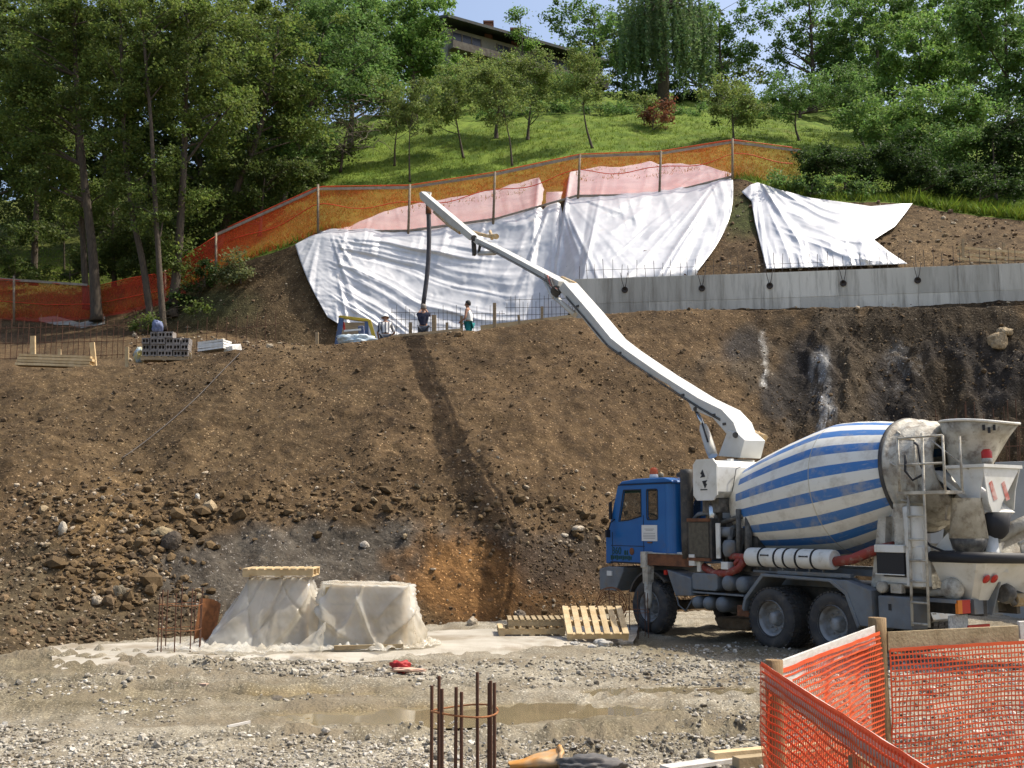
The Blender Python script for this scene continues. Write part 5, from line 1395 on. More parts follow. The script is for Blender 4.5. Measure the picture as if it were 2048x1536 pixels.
# discharge funnel with red marks
mb = MB()
for q in (0.60, -0.30):
    mb.prism([(-3.20, 3.06), (-3.90, 3.06), (-3.80, 2.70), (-3.76, 2.40), (-3.66, 2.40), (-3.52, 2.66)], q, q + 0.02, side)
mb.prism([(-0.32, 3.06), (0.64, 3.06), (0.54, 2.50), (0.46, 2.36), (0.28, 2.36), (0.20, 2.50)], -3.88, -3.86, back_)
mb.prism([(-2.85, 2.98), (-2.9, 3.03), (-3.80, 2.36), (-3.74, 2.32)], 0.5, -0.25, side)
mb.box((-3.56, 0.16, 3.065), (0.70, 1.0, 0.05))
fun = part('discharge_funnel', mb, m_white, truck)
for b0 in (0.52, 0.20):
    mb = MB(); mb.prism([(b0, 2.80), (b0 - 0.08, 2.84), (b0 - 0.20, 2.56), (b0 - 0.10, 2.53)], -3.886, -3.883, back_)
    part('red_warning_stripe', mb, mat('faded_red', (0.45, 0.12, 0.09), 0.7, var=(0.6, 0.4, 0.35), vscale=9), fun)
mb = MB(); mb.lathe([(0.075, 0), (0.085, 0.10)], Matrix.Translation((-3.74, 0.32, 3.09)), n=14); bcn = part('rear_beacon', mb, m_dirtyw, truck)
mb = MB(); mb.lathe([(0.08, 0.10), (0.08, 0.2), (0.05, 0.24), (0, 0.245)], Matrix.Translation((-3.74, 0.32, 3.09)), n=14, capped=False); part('beacon_lens', mb, m_redl, bcn)
# bucket under the funnel
mb = MB(); mb.lathe([(0.285, -0.30), (0.215, 0.30), (0.23, 0.315), (0.20, 0.32), (0.18, 0.1)], Matrix.Translation((-3.56, 0.62, 2.26)), n=28); bk = part('discharge_spout', mb, m_dirtyw, truck)
mb = MB(); mb.lathe([(0.285, -0.30), (0.25, -0.42), (0.13, -0.60), (0.10, -0.62)], Matrix.Translation((-3.56, 0.62, 2.26)), n=28); part('spout_cone', mb, m_mech, bk)
mb = MB(); mb.tube([(-3.36, 0.72, 2.46), (-3.30, 0.76, 2.46), (-3.28, 0.78, 2.24), (-3.33, 0.78, 2.24)], 0.014, 6); part('spout_handle', mb, m_dirtyw, bk)
mb = MB(); mb.lathe([(0.12, -0.1), (0.2, 0.0), (0.26, 0.3)], Matrix.Translation((-3.74, 0.22, 2.05)), n=18); part('rubber_skirt', mb, m_black, truck)
# pump hopper at the tail
mb = MB()
top = [(-3.15, 1.0), (-3.92, 0.98), (-4.02, 0.90), (-4.10, -0.90), (-3.95, -0.98), (-3.15, -1.0)]
bot = [(-3.2, 0.66), (-3.55, 0.64), (-3.62, 0.55), (-3.65, -0.55), (-3.55, -0.64), (-3.2, -0.66)]
V = [(a, b, 1.62) for a, b in top] + [(a, b, 0.98) for a, b in bot]
mb.add(V, [tuple(range(6, 12))] + [(i, (i + 1) % 6, 6 + (i + 1) % 6, 6 + i) for i in range(6)])
V = [(a * 0.995 - 0.02, b * 0.95, 1.60) for a, b in top] + [(a, b * 0.9, 1.1) for a, b in bot]
mb.add(V, [tuple(range(6, 12))] + [(i, (i + 1) % 6, 6 + (i + 1) % 6, 6 + i) for i in range(6)])
ph_ = part('pump_hopper', mb, m_white, truck)
mb = MB(); mb.tube([(a, b, 1.68) for a, b in top[:3]] + [(-4.12, 0, 1.66)] + [(a, b, 1.68) for a, b in top[3:]], 0.085, 10); part('rubber_edge', mb, m_black, ph_)
mb = MB()
for b in (0.74, 0.54):
    mb = MB(); mb.lathe([(0.0, 0.03), (0.06, 0.02), (0.075, 0)], place((-3.90, b, 1.36), (-0.86, 0.0, -0.5)), n=16, capped=False); part('round_tail_lamp', mb, m_redl, ph_)
mb = MB(); mb.lathe([(0.0, 0.05), (0.13, 0.03), (0.17, -0.02), (0.17, -0.12)], place((-3.40, 0.92, 1.20), (-0.1, 1, 0.1)), n=20, capped=False); mb.tube([(-3.05, 0.9, 1.12), (-3.4, 0.9, 1.14)], 0.06, 8); part('agitator_motor', mb, m_dirtyw, truck)
mb = MB(); mb.prism([(-3.0, 1.3), (-3.6, 1.55), (-3.6, 1.9), (-3.1, 1.85)], 0.50, -0.55, side); mb.prism([(-3.05, 1.78), (-3.40, 1.75), (-3.33, 2.05)], 0.80, 0.78, side); part('hopper_guard', mb, m_white, truck)
mb = MB(); mb.tube([(-3.0, 1.0, 1.98), (-3.15, 1.0, 1.84), (-3.35, 0.95, 1.76), (-3.5, 0.9, 1.76)], 0.018, 6); part('hydraulic_line', mb, m_black, truck)
mb = MB(); mb.box((-3.35, 0.45, 1.02), (0.5, 1.3, 0.05)); mb.box((-3.62, 0.40, 0.93), (0.06, 0.6, 0.22)); mb.prism([(-3.5, 1.3), (-3.85, 1.3), (-3.7, 0.80), (-3.5, 0.80)], 0.30, 0.34, side); rb = part('rear_bumper', mb, m_grey, truck)
mb = MB(); mb.box((-3.60, 0.86, 0.94), (0.05, 0.20, 0.20)); part('tail_lamp', mb, m_redl, rb)
mb = MB(); mb.box((-3.60, 1.01, 0.94), (0.05, 0.10, 0.20)); part('indicator_lamp', mb, m_orangel, rb)
mb = MB(); mb.box((-3.50, 0.90, 0.70), (0.02, 0.46, 0.22)); part('number_plate', mb, mat('worn_plate', (0.42, 0.43, 0.42), 0.6, var=(0.25, 0.26, 0.26), vscale=28), rb)
mb = MB(); mb.box((-3.50, 0.42, 0.60), (0.05, 0.55, 0.09)); part('underrun_reflector', mb, m_redl, rb)
mb = MB()
for k in range(4): mb.tube([(-3.6, 0.15 - 0.14 * k, 1.15), (-3.85, 0.12 - 0.13 * k, 1.08), (-3.9, 0.05 - 0.1 * k, 0.95)], 0.045, 8)
mb.lathe([(0.13, -0.1), (0.16, 0), (0.13, 0.1)], place((-3.80, 0.12, 1.12), (0, 1, 0)), n=16)
part('pump_outlet', mb, m_mech, truck)
mb = MB(); mb.tube([(-3.85, 0.0, 1.02), (-4.05, -1.4, 1.0)], 0.10, 14); part('delivery_pipe', mb, m_tan, truck)
# swivel chute folded to the side
mb = MB()
c0, c1 = np.array([-3.80, 0.02, 1.86]), np.array([-4.3, -1.6, 2.5])
ax = (c1 - c0) / np.linalg.norm(c1 - c0); sd = np.cross(ax, [0, 0, 1]); sd /= np.linalg.norm(sd); upv = np.cross(sd, ax)
rows = []
for e in (c0, c1):
    rows.append([e + 0.27 * (math.cos(t) * sd + math.sin(t) * upv) for t in np.linspace(math.pi * 0.98, math.pi * 2.02, 14)])
rows2 = [[p + 0.02 * (p - e) / 0.27 for p in r] for r, e in zip(rows, (c0, c1))]
mb.grid(rows, True); mb.grid(rows2, True)
for r in (rows,):
    for j in (0, -1): mb.tube([r[0][j], r[1][j]], 0.03, 6)
chute = part('discharge_chute', mb, m_dirtyw, truck)
mb = MB(); mb.tube([c0 + np.array([0.05, 0.2, 0.12]), c1 + np.array([0.05, 0.2, 0.12])], 0.11, 14); part('chute_extension', mb, m_dirtyw, chute)
mb = MB(); mb.tube([c0 + np.array([0.1, 0.25, -0.15]), c0 + np.array([0.12, 0.28, 0.15]), c0 + np.array([0.1, 0.18, 0.32]), c0 + np.array([0.08, 0.05, 0.2])], 0.022, 6); part('chute_handle', mb, m_white, chute)
mb = MB(); mb.lathe([(0.28, -0.35), (0.14, -0.1), (0.12, 0.2)], Matrix.Translation((-3.72, 0.30, 1.80)), n=4); mb.box((-3.72, 0.34, 1.66), (0.22, 0.24, 0.2)); part('chute_pivot', mb, m_white, truck)

# ---- boom, in the upright plane from the turret to the hose over the new wall
BP0 = TO + 2.05 * TF - 0.10 * TL; BP0 = np.array([BP0[0], BP0[1], 0])
TIP = at(846, 392, 40.2)
bh = np.array([TIP[0] - BP0[0], TIP[1] - BP0[1], 0]); BLEN = np.linalg.norm(bh); bh /= BLEN
bl = np.array([-bh[1], bh[0], 0])                              # left side of the boom
def bplane(u, v, off):
    """sight line of the pixel on the boom's plane shifted by off to the left"""
    X, U = (u - 1024) / FPX, (768 - v) / FPX
    d = np.array([X, CT - U * ST, ST + U * CT]); c = np.array([0, 0, CAM_H])
    t = ((BP0 + off * bl - c) @ bl) / (d @ bl)
    return c + d * t
def boom_piece(name, px, w0, w1, mtl=m_boom, parent=truck, off0=None, bevel=0.012, shift=0.0):
    n = len(px); L_ = []
    for u_, v_ in px:
        s = 0.5
        for _ in range(3):
            w = w0 + (w1 - w0) * s
            p = bplane(u_, v_, w / 2 + shift); s = float(np.clip((p - BP0) @ bh / BLEN, 0, 1))
        L_.append((p, w))
    mb = MB()
    V = [tw(p) for p, w in L_] + [tw(p - bl * w) for p, w in L_]
    mb.add(V, [tuple(range(n)), tuple(reversed(range(n, 2 * n)))] + [(i, n + i, n + (i + 1) % n, (i + 1) % n) for i in range(n)])
    return part(name, mb, mtl, parent, bevel=bevel)
top1 = [(1474, 866), (1466, 844), (1443, 819), (1396, 796), (1319, 747), (1250, 699), (1221, 676), (1178, 623), (1127, 564)]
bot1 = [(1117, 577), (1133, 600), (1165, 637), (1203, 684), (1219, 696), (1268, 730), (1336, 770), (1377, 806), (1384, 822), (1394, 823), (1425, 836), (1448, 862), (1466, 884)]
s1 = boom_piece('boom_section', top1 + bot1, 0.46, 0.36)
top2 = [(1117, 562), (1000, 499), (948, 474)]
bot2 = [(944, 482), (951, 488), (985, 503), (1040, 533), (1090, 562), (1112, 586)]
s2 = boom_piece('boom_section', top2 + bot2, 0.36, 0.26)
s3 = boom_piece('boom_section', [(949, 474), (842, 383), (838, 386), (840, 398), (855, 412), (900, 450), (938, 480)], 0.30, 0.22)
mb = MB(); p = tw(at(846, 384, 40.2)); mb.beam(p, p + np.array([0, 0, 0.0]) + tw(at(862, 386, 40.2)) - tw(at(846, 384, 40.2)), 0.06, 0.05); mb.beam(tw(at(862, 386, 40.2)), tw(at(858, 402, 39.6)), 0.04, 0.04); part('tip_bracket', mb, m_boom, s3)
def bp(u, v, off=0.0): return tw(bplane(u, v, off))
# turret under the foot pivot
mb = MB()
ft = [(1474, 866), (1455, 860), (1436, 912), (1480, 916), (1489, 880)]
n = len(ft); V = [bp(u_, v_, 0.26) for u_, v_ in ft]; V2 = [bp(u_, v_, 0.26) - np.array(tw(BP0 + bl * 0.50) - tw(BP0)) for u_, v_ in ft]
mb.add(V + V2, [tuple(range(n)), tuple(reversed(range(n, 2 * n)))] + [(i, n + i, n + (i + 1) % n, (i + 1) % n) for i in range(n)])
tur = part('boom_turret', mb, m_boom, truck, bevel=0.015)
mb = MB(); mb.tube([(2.12, -0.08, 1.1), (2.12, -0.08, 3.3)], 0.30, 20); mb.lathe([(0.38, 0), (0.38, 0.14)], Matrix.Translation((2.12, -0.08, 3.3)), n=24); part('boom_column', mb, m_boom, truck)
mb = MB(); mb.tube([bp(1471, 870, 0.30), bp(1471, 870, -0.30)], 0.06, 12); mb.tube([bp(1391, 818, 0.25), bp(1391, 818, -0.25)], 0.05, 10); part('pivot_pin', mb, m_dark, tur)
mb = MB(); mb.tube([bp(1426, 912, 0.08), bp(1420, 895, 0.08), bp(1408, 858, 0.08), bp(1406, 850, 0.08)], [0.10, 0.11, 0.10, 0.07], 12); lc = part('lift_cylinder', mb, m_boom, truck)
mb = MB(); mb.tube([bp(1407, 853, 0.08), bp(1392, 820, 0.08)], 0.045, 10); part('cylinder_rod', mb, m_chrome, lc)
mb = MB(); mb.tube([bp(1416, 884, 0.2), bp(1404, 846, 0.2)], 0.02, 6); part('cylinder_line', mb, m_dark, lc)
mb = MB(); mb.tube([bp(1490, 872, -0.3), bp(1505, 866, -0.45), bp(1530, 876, -0.5)], [0.06, 0.075, 0.075], 12); mb.tube([bp(1488, 886, -0.3), bp(1522, 887, -0.5)], 0.04, 8); mb.tube([bp(1517, 862, -0.48), bp(1515, 896, -0.48)], 0.03, 6); part('delivery_elbow', mb, m_tan, truck)
# hydraulic lines and small plates along the boom's near side
for dv in (0, 3):
    mb = MB(); mb.tube([bp(u_, v_ + dv, 0.245) for u_, v_ in ((1440, 838), (1400, 815), (1330, 770), (1262, 724), (1215, 690), (1170, 636), (1132, 592))], 0.012, 5); part('hydraulic_line', mb, m_mech, s1)
    mb = MB(); mb.tube([bp(u_, v_ + dv, 0.19) for u_, v_ in ((1096, 562), (1040, 530), (990, 503), (955, 486))], 0.010, 5); part('hydraulic_line', mb, m_mech, s2)
for u_, v_ in ((1449, 848), (1428, 830), (1300, 752), (1155, 612), (1240, 706), (1366, 790)):
    mb = MB(); c_ = bp(u_, v_, 0.235); mb.box(tuple(c_), (0.09, 0.03, 0.05)); part('line_clamp', mb, m_dark, s1)
# joint between sections 1 and 2
mb = MB()
mb.tube([bp(1112, 582, 0.24), bp(1112, 582, -0.24)], 0.15, 14)
jt = part('boom_joint', mb, m_dark, s1)
mb = MB(); mb.tube([bp(1088, 557, 0.1), bp(1104, 590, 0.14), bp(1110, 596, 0.14)], 0.06, 8); mb.tube([bp(1108, 592, 0.12), bp(1150, 630, 0.12)], 0.07, 10); part('joint_cylinder', mb, m_boom, s1)
for k in range(3):
    mb = MB(); mb.tube([bp(1090 + 5 * k, 548 + 3 * k, 0.20), bp(1096 + 5 * k, 566 + 4 * k, 0.30), bp(1110 + 4 * k, 574 + 5 * k, 0.26)], 0.022, 6); part('hydraulic_hose', mb, m_redhose if k == 1 else m_dark, s1)
mb = MB(); mb.tube([bp(1124, 556, -0.22), bp(1150, 568, -0.34), bp(1160, 580, -0.34)], 0.06, 8); part('pipe_bend', mb, m_tan, s1)
# joint between sections 2 and 3
mb = MB()
mb.tube([bp(948, 476, 0.18), bp(948, 476, -0.18)], 0.10, 12); mb.beam(bp(947, 480, 0.1), bp(949, 510, 0.1), 0.10, 0.16); mb.beam(bp(962, 482, 0.1), bp(957, 506, 0.1), 0.06, 0.10)
part('boom_joint', mb, m_dark, s2)
mb = MB(); mb.tube([bp(958, 507, 0.06), bp(990, 506, 0.06)], 0.07, 10); mb.tube([bp(988, 506, 0.06), bp(1000, 505, 0.06)], 0.05, 8); part('joint_cylinder', mb, m_boom, s2)
mb = MB(); mb.tube([bp(944, 464, -0.18), bp(975, 472, -0.28), bp(993, 473, -0.28)], [0.06, 0.055, 0.09], 10); mb.tube([bp(980, 462, -0.28), bp(984, 478, -0.28)], 0.05, 8); part('pipe_bend', mb, m_tan, s2)
mb = MB(); mb.tube([bp(868, 424, 0.12), bp(900, 453, 0.13), bp(920, 466, 0.12)], 0.05, 8); part('delivery_pipe', mb, m_tan, s3)
# delivery line along the far side of the boom
mb = MB(); mb.tube([bp(1475, 866, -0.36), bp(1446, 815, -0.36), bp(1321, 742, -0.34), bp(1222, 670, -0.32), bp(1130, 563, -0.30), bp(1000, 497, -0.26), bp(948, 472, -0.24), bp(846, 386, -0.2)], 0.055, 10); part('boom_pipeline', mb, m_boom, truck)
mb = MB()
for (u_, v_) in ((1300, 734), (1176, 622), (1400, 790), (1040, 516), (880, 415)):
    mb = MB(); mb.tube([bp(u_, v_, -0.14), bp(u_, v_ - 3, -0.40)], 0.03, 6); part('pipe_clamp', mb, m_mech, truck)
# end hose hanging to the worker's hands
HB = at(846, 612, 40.2)
pts = [tw(TIP + np.array([0.15, 0, 0])), tw(at(857, 420, 40.2))]
for t in np.linspace(0, 1, 10)[1:]:
    pts.append(tw(lerp(at(857, 420, 40.2), HB, t) + np.array([0.10 * math.sin(t * 3.14), 0, 0])))
mb = MB(); mb.tube(pts, 0.085, 14); part('end_hose', mb, mat('dark_rubber_hose', (0.05, 0.05, 0.062), 0.6, var=(0.08, 0.075, 0.08), vscale=5), truck)
mb = MB(); mb.tube([tw(at(857, 414, 40.2)), tw(at(857, 428, 40.2))], 0.11, 12); part('hose_clamp', mb, m_rust, truck)
# ------------------------------------------------------------------ trees, shrubs, grass
def leafmat(name, col, tr=0.45):
    return mat(name, col, 0.6, attr='tint', translucent=tr, spec=0.25)
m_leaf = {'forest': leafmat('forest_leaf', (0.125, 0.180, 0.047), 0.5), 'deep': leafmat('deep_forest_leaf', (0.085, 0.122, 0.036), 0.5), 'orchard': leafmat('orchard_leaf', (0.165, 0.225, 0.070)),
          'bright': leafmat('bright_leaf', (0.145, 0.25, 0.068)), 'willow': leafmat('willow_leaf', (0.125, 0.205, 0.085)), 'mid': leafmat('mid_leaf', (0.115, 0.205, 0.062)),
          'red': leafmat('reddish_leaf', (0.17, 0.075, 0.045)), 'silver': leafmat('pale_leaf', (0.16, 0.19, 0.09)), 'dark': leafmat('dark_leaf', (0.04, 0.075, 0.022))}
m_bark = mat('bark', (0.11, 0.085, 0.06), 0.95, var=(0.065, 0.052, 0.04), vscale=6, stretch=(3, 3, 0.6), bump=0.8, bscale=14)
m_twig = mat('dead_twig', (0.20, 0.165, 0.13), 0.95, var=(0.13, 0.105, 0.08), vscale=4)

def leaf_verts(C, size, r, up=0.35, aspect=0.62):
    n = len(C)
    nrm = r.normal(size=(n, 3)); nrm /= np.linalg.norm(nrm, axis=1)[:, None] + 1e-9
    nrm[:, 2] = np.abs(nrm[:, 2]) + up; nrm /= np.linalg.norm(nrm, axis=1)[:, None]
    a = r.normal(size=(n, 3)); a -= nrm * (a * nrm).sum(1)[:, None]; a /= np.linalg.norm(a, axis=1)[:, None] + 1e-9
    b = np.cross(nrm, a)
    s = size * r.uniform(0.65, 1.35, n)[:, None]
    V = np.stack([C - a * s * 0.5, C + b * s * 0.5 * aspect + nrm * s * 0.08, C + a * s * 0.5, C - b * s * 0.5 * aspect + nrm * s * 0.08], 1)
    return V

def crown_leaves(ells, size, layers, r, spread=0.42, up=0.35):
    """ells: (centre 3, radii 3); returns leaf centres and tints, and clump centres"""
    Cs, Ts, K = [], [], []
    for c, rad in ells:
        c = np.asarray(c); rad = np.asarray(rad)
        n = int(1.75 * layers * math.pi * rad[0] * rad[2] / (0.31 * size * size))
        m = max(6, int(1.9 * rad[0] * rad[2] / (spread * spread)))
        d = r.normal(size=(m, 3)); d /= np.linalg.norm(d, axis=1)[:, None]
        rr_ = r.uniform(0.25, 1.0, m) ** 0.5
        k = c + d * rad * rr_[:, None] * (1 + 0.22 * r.normal(size=(m, 1)))
        ktint = r.uniform(0.72, 1.3, m)
        w = r.uniform(0.3, 1.0, m); w /= w.sum()
        i = r.choice(m, n, p=w)
        p = k[i] + r.normal(size=(n, 3)) * spread * np.array([0.62, 0.62, 0.42]) * r.uniform(0.6, 1.25, m)[i][:, None]
        Cs.append(p); Ts.append(ktint[i] * r.uniform(0.75, 1.3, n)); K.append(k)
    return np.concatenate(Cs), np.concatenate(Ts), np.concatenate(K)

def leaf_mesh(name, C, tint, size, mtl, r, up=0.35, aspect=0.62):
    V = leaf_verts(C, size, r, up, aspect)
    F = np.arange(len(C) * 4).reshape(-1, 4)
    col = np.stack([tint * r.uniform(0.9, 1.2, len(C)), tint, tint * r.uniform(0.7, 1.1, len(C))], 1)
    return fast_mesh(name, V.reshape(-1, 3), F, mtl, False, np.repeat(col, 4, 0))

def tree(name, label, trunk, crowns, kind, size, layers, seed, r0=0.15, group=None, limbs=14, spread=0.42, cat='tree', twigs=True, barkm=None):
    """trunk: pixels (u, v) + depth; crowns: (u, v, ru, rv) ellipses in the photo at the tree's own depth"""
    r = np.random.default_rng(seed); rnd_ = random.Random(seed)
    D = trunk[0][2]
    pts = [at(*q) for q in trunk]
    pts[0] = np.array([pts[0][0], pts[0][1], float(T(pts[0][0], pts[0][1])) - 0.15]) if cat == 'tree' else pts[0]
    base = pts[0]
    t = thing(name, label, cat, tuple(base), group=group)
    ells = []
    for u_, v_, ru, rv in crowns:
        k = D / FPX
        ells.append((at(u_, v_, D + 0.15 * ru * k), (ru * k, ru * k * 0.8, rv * k)))
    C, tint, K = crown_leaves(ells, size, layers, r, spread)
    # trunk, smoothed
    dense = []
    for i in range(len(pts) - 1):
        for s in np.linspace(0, 1, 5, endpoint=(i == len(pts) - 2)): dense.append(lerp(pts[i], pts[i + 1], s))
    dense = np.array(dense); dense = np.array([dense[max(0, i - 1):i + 2].mean(0) for i in range(len(dense))])
    n = len(dense); rad = [r0 * (1 - 0.75 * (i / (n - 1)) ** 0.9) * (1.25 if i == 0 else 1) for i in range(n)]
    mb = MB(); mb.tube(dense, rad, 8)
    part('trunk', mb, barkm or m_bark, t, world=True)
    if limbs and len(K):
        for _ in range(limbs):
            mb = MB()
            e = K[rnd_.randrange(len(K))]
            zt = dense[:, 2]
            tgt = min(max(e[2] - rnd_.uniform(0.25, 0.6) * np.linalg.norm(e[:2] - dense[-1, :2]) - 0.3, zt[n // 4]), zt[-1])
            j = int(np.argmin(abs(zt - tgt)))
            s_ = dense[j]
            mid = lerp(s_, e, 0.5) + np.array([rnd_.uniform(-0.2, 0.2), rnd_.uniform(-0.2, 0.2), rnd_.uniform(-0.1, 0.35)])
            ra = max(0.012, rad[j] * 0.5)
            mb.tube([s_, lerp(s_, mid, 0.6), mid, lerp(mid, e, 0.6), e], [ra, ra * 0.8, ra * 0.6, ra * 0.4, ra * 0.15], 5, cap=False)
            part('limb', mb, barkm or m_bark, t, world=True)
    me = leaf_mesh('crown', C - base, tint, size, m_leaf[kind], r)
    link('crown', me, t)
    return t

FG = 'wood at the left of the bank'
tree('slender_tree', 'tall slender tree with grey trunk leaning left beside the left net', [(195, 640, 46.2), (187, 520, 46.2), (165, 330, 46.2), (152, 160, 46.2), (145, -60, 46.2)], [(110, 150, 120, 170), (190, 30, 110, 120), (90, 330, 80, 60)], 'forest', 0.15, 2.3, 101, 0.27, FG, 26)
tree('slender_tree', 'thinner trunk right behind the leaning grey trunk', [(176, 610, 47.5), (163, 430, 47.5), (153, 280, 47.5), (150, 60, 47.5)], [(60, 230, 110, 110), (170, 400, 90, 50)], 'forest', 0.15, 1.8, 102, 0.17, FG, 18)
tree('slender_tree', 'leftmost trunk of the clump of three beside the block pallet', [(306, 655, 44.8), (287, 530, 44.8), (264, 430, 44.8), (248, 280, 44.8), (241, 60, 44.8), (238, -70, 44.8)], [(240, 150, 105, 190), (250, 350, 60, 60)], 'forest', 0.15, 1.9, 103, 0.17, FG, 24)
tree('slender_tree', 'middle trunk of the clump of three beside the block pallet', [(328, 675, 44.0), (320, 560, 44.0), (310, 400, 44.0), (302, 240, 44.0), (285, 50, 44.0), (262, -60, 44.0)], [(310, 100, 80, 150), (300, 430, 50, 60), (335, 330, 45, 40)], 'forest', 0.14, 1.6, 104, 0.15, FG, 20)
tree('slender_tree', 'thick dark trunk at the right of the clump of three', [(342, 650, 45.3), (356, 520, 45.3), (368, 330, 45.3), (373, 150, 45.3), (376, -80, 45.3)], [(390, 90, 120, 160), (440, 230, 90, 80), (385, 385, 50, 40), (350, 520, 45, 40)], 'forest', 0.15, 1.9, 105, 0.24, FG, 30)
tree('shade_tree', 'dark trunk standing behind the left net', [(68, 560, 53.0), (72, 430, 53.0), (80, 260, 53.0), (82, 80, 53.0)], [(50, 330, 120, 110), (100, 120, 130, 150)], 'deep', 0.19, 2.0, 106, 0.2, FG, 14)
tree('shade_tree', 'forked tree with leaning trunk above the upper net end', [(432, 470, 49.5), (470, 385, 49.5), (520, 265, 49.5), (545, 150, 49.5), (562, 10, 49.5)], [(520, 130, 130, 150), (600, 230, 70, 70), (470, 330, 80, 60)], 'forest', 0.17, 2.0, 107, 0.20, FG, 28)
tree('shade_tree', 'leafy tree with yellowish top right of the wood', [(560, 420, 52.0), (590, 310, 52.0), (630, 180, 52.0), (650, 40, 52.0)], [(640, 110, 120, 130), (600, 290, 80, 60)], 'mid', 0.17, 2.2, 108, 0.17, FG, 20)
tree('shade_tree', 'dense low tree at the foot of the wood beside the net', [(520, 440, 49.0), (525, 400, 49.0), (530, 350, 49.0)], [(520, 370, 90, 60), (590, 355, 50, 40), (450, 420, 50, 40)], 'deep', 0.15, 2.4, 109, 0.1, FG, 14)
tree('shade_tree', 'deep shaded tree far back at the left edge', [(-20, 520, 60.0), (-10, 300, 60.0), (0, 60, 60.0)], [(10, 200, 190, 230)], 'deep', 0.26, 2.2, 110, 0.2, FG, 10)
tree('shade_tree', 'deep shaded tree far back behind the leaning grey trunk', [(205, 500, 62.0), (210, 300, 62.0), (215, 60, 62.0)], [(210, 210, 170, 230)], 'deep', 0.26, 2.2, 111, 0.2, FG, 10)
tree('shade_tree', 'deep shaded tree far back behind the clump of three', [(400, 460, 62.0), (400, 300, 62.0), (400, 60, 62.0)], [(395, 220, 160, 230)], 'deep', 0.26, 2.2, 112, 0.2, FG, 10)
tree('shade_tree', 'deep shaded tree far back behind the forked tree', [(560, 380, 63.0), (565, 250, 63.0), (570, 60, 63.0)], [(560, 190, 130, 200)], 'deep', 0.26, 2.0, 113, 0.2, FG, 10)
tree('shade_tree', 'thin dark sapling between the back trunks at far left', [(130, 545, 55.0), (128, 470, 55.0), (122, 400, 55.0)], [(125, 420, 70, 50), (40, 450, 60, 40)], 'deep', 0.17, 1.5, 114, 0.06, FG, 8)
tree('shade_tree', 'tall dark trunk behind the wood with thin foliage', [(230, 560, 51.0), (225, 430, 51.0), (222, 280, 51.0)], [(230, 440, 90, 70), (290, 520, 60, 45)], 'deep', 0.17, 1.5, 115, 0.12, FG, 10)
tree('shade_tree', 'background tree filling the gap above the left net', [(60, 480, 70.0), (60, 300, 70.0), (60, 40, 70.0)], [(60, 330, 150, 130), (60, 100, 150, 150)], 'deep', 0.3, 1.6, 116, 0.2, FG, 6)
tree('shade_tree', 'background tree behind the clump of three further uphill', [(300, 440, 72.0), (300, 300, 72.0), (300, 40, 72.0)], [(290, 330, 150, 110), (300, 90, 150, 150)], 'deep', 0.3, 1.6, 117, 0.2, FG, 6)
tree('shade_tree', 'background tree behind the yellowish topped tree', [(600, 320, 70.0), (600, 200, 70.0), (600, 20, 70.0)], [(520, 250, 110, 120), (620, 80, 140, 140), (480, 60, 120, 130)], 'deep', 0.3, 1.6, 118, 0.2, FG, 6)
# big trees beside the house
BG = 'trees on top of the hill'
tree('shade_tree', 'bright broad tree left of the house', [(830, 250, 68.0), (825, 150, 68.0), (820, 30, 68.0)], [(815, 90, 95, 85), (850, 30, 60, 50), (770, 60, 80, 80), (850, 130, 55, 40)], 'bright', 0.22, 2.4, 120, 0.25, BG, 14)
tree('shade_tree', 'tree with pale blossom clumps between the wood and the broad tree', [(700, 300, 60.0), (705, 200, 60.0), (710, 40, 60.0)], [(705, 100, 90, 110), (740, 180, 70, 60), (690, 20, 80, 60)], 'mid', 0.2, 2.3, 121, 0.2, BG, 16)
tree('shade_tree', 'tangled low tree right of the wood above the lawn edge', [(680, 330, 55.0), (690, 280, 55.0), (700, 240, 55.0)], [(690, 265, 60, 45), (640, 320, 45, 40)], 'deep', 0.16, 1.5, 122, 0.08, BG, 18)
tree('shade_tree', 'open crowned walnut right of the house', [(1185, 210, 80.0), (1188, 120, 80.0), (1190, 20, 80.0)], [(1165, 50, 65, 55), (1215, 90, 50, 70), (1120, 30, 35, 30)], 'mid', 0.22, 1.3, 123, 0.16, BG, 20)
tree('shade_tree', 'young tree growing against the house roof', [(1045, 150, 75.0), (1045, 90, 75.0), (1040, 30, 75.0)], [(1035, 30, 24, 22), (1052, 80, 38, 28)], 'bright', 0.18, 1.4, 124, 0.08, BG, 8)
tree('shade_tree', 'dense tree hanging over the sky gap right of the willow', [(1445, 210, 78.0), (1440, 120, 78.0), (1438, 10, 78.0)], [(1425, 60, 55, 60), (1420, 130, 60, 50), (1480, 110, 40, 40), (1500, 30, 40, 35)], 'mid', 0.22, 1.9, 125, 0.18, BG, 14)
tree('shade_tree', 'open tree with black forked trunk against the sky', [(1628, 230, 77.0), (1626, 150, 77.0), (1622, 60, 77.0), (1615, -40, 77.0)], [(1575, 80, 50, 40), (1650, 70, 55, 50), (1600, 20, 65, 40), (1560, 130, 40, 30), (1660, 130, 50, 35)], 'mid', 0.22, 1.35, 126, 0.22, BG, 24)
tree('shade_tree', 'tall tree at the top right behind the round tree', [(1760, 250, 76.0), (1755, 120, 76.0), (1750, -20, 76.0)], [(1740, 40, 80, 70), (1700, 130, 60, 60), (1820, 20, 90, 60)], 'mid', 0.24, 2.2, 127, 0.2, BG, 10)
tree('shade_tree', 'round bright tree at the right of the lawn', [(1835, 270, 63.0), (1838, 200, 63.0), (1842, 60, 63.0)], [(1840, 100, 115, 95), (1800, 160, 70, 50), (1890, 150, 70, 60)], 'bright', 0.19, 2.5, 128, 0.2, BG, 14)
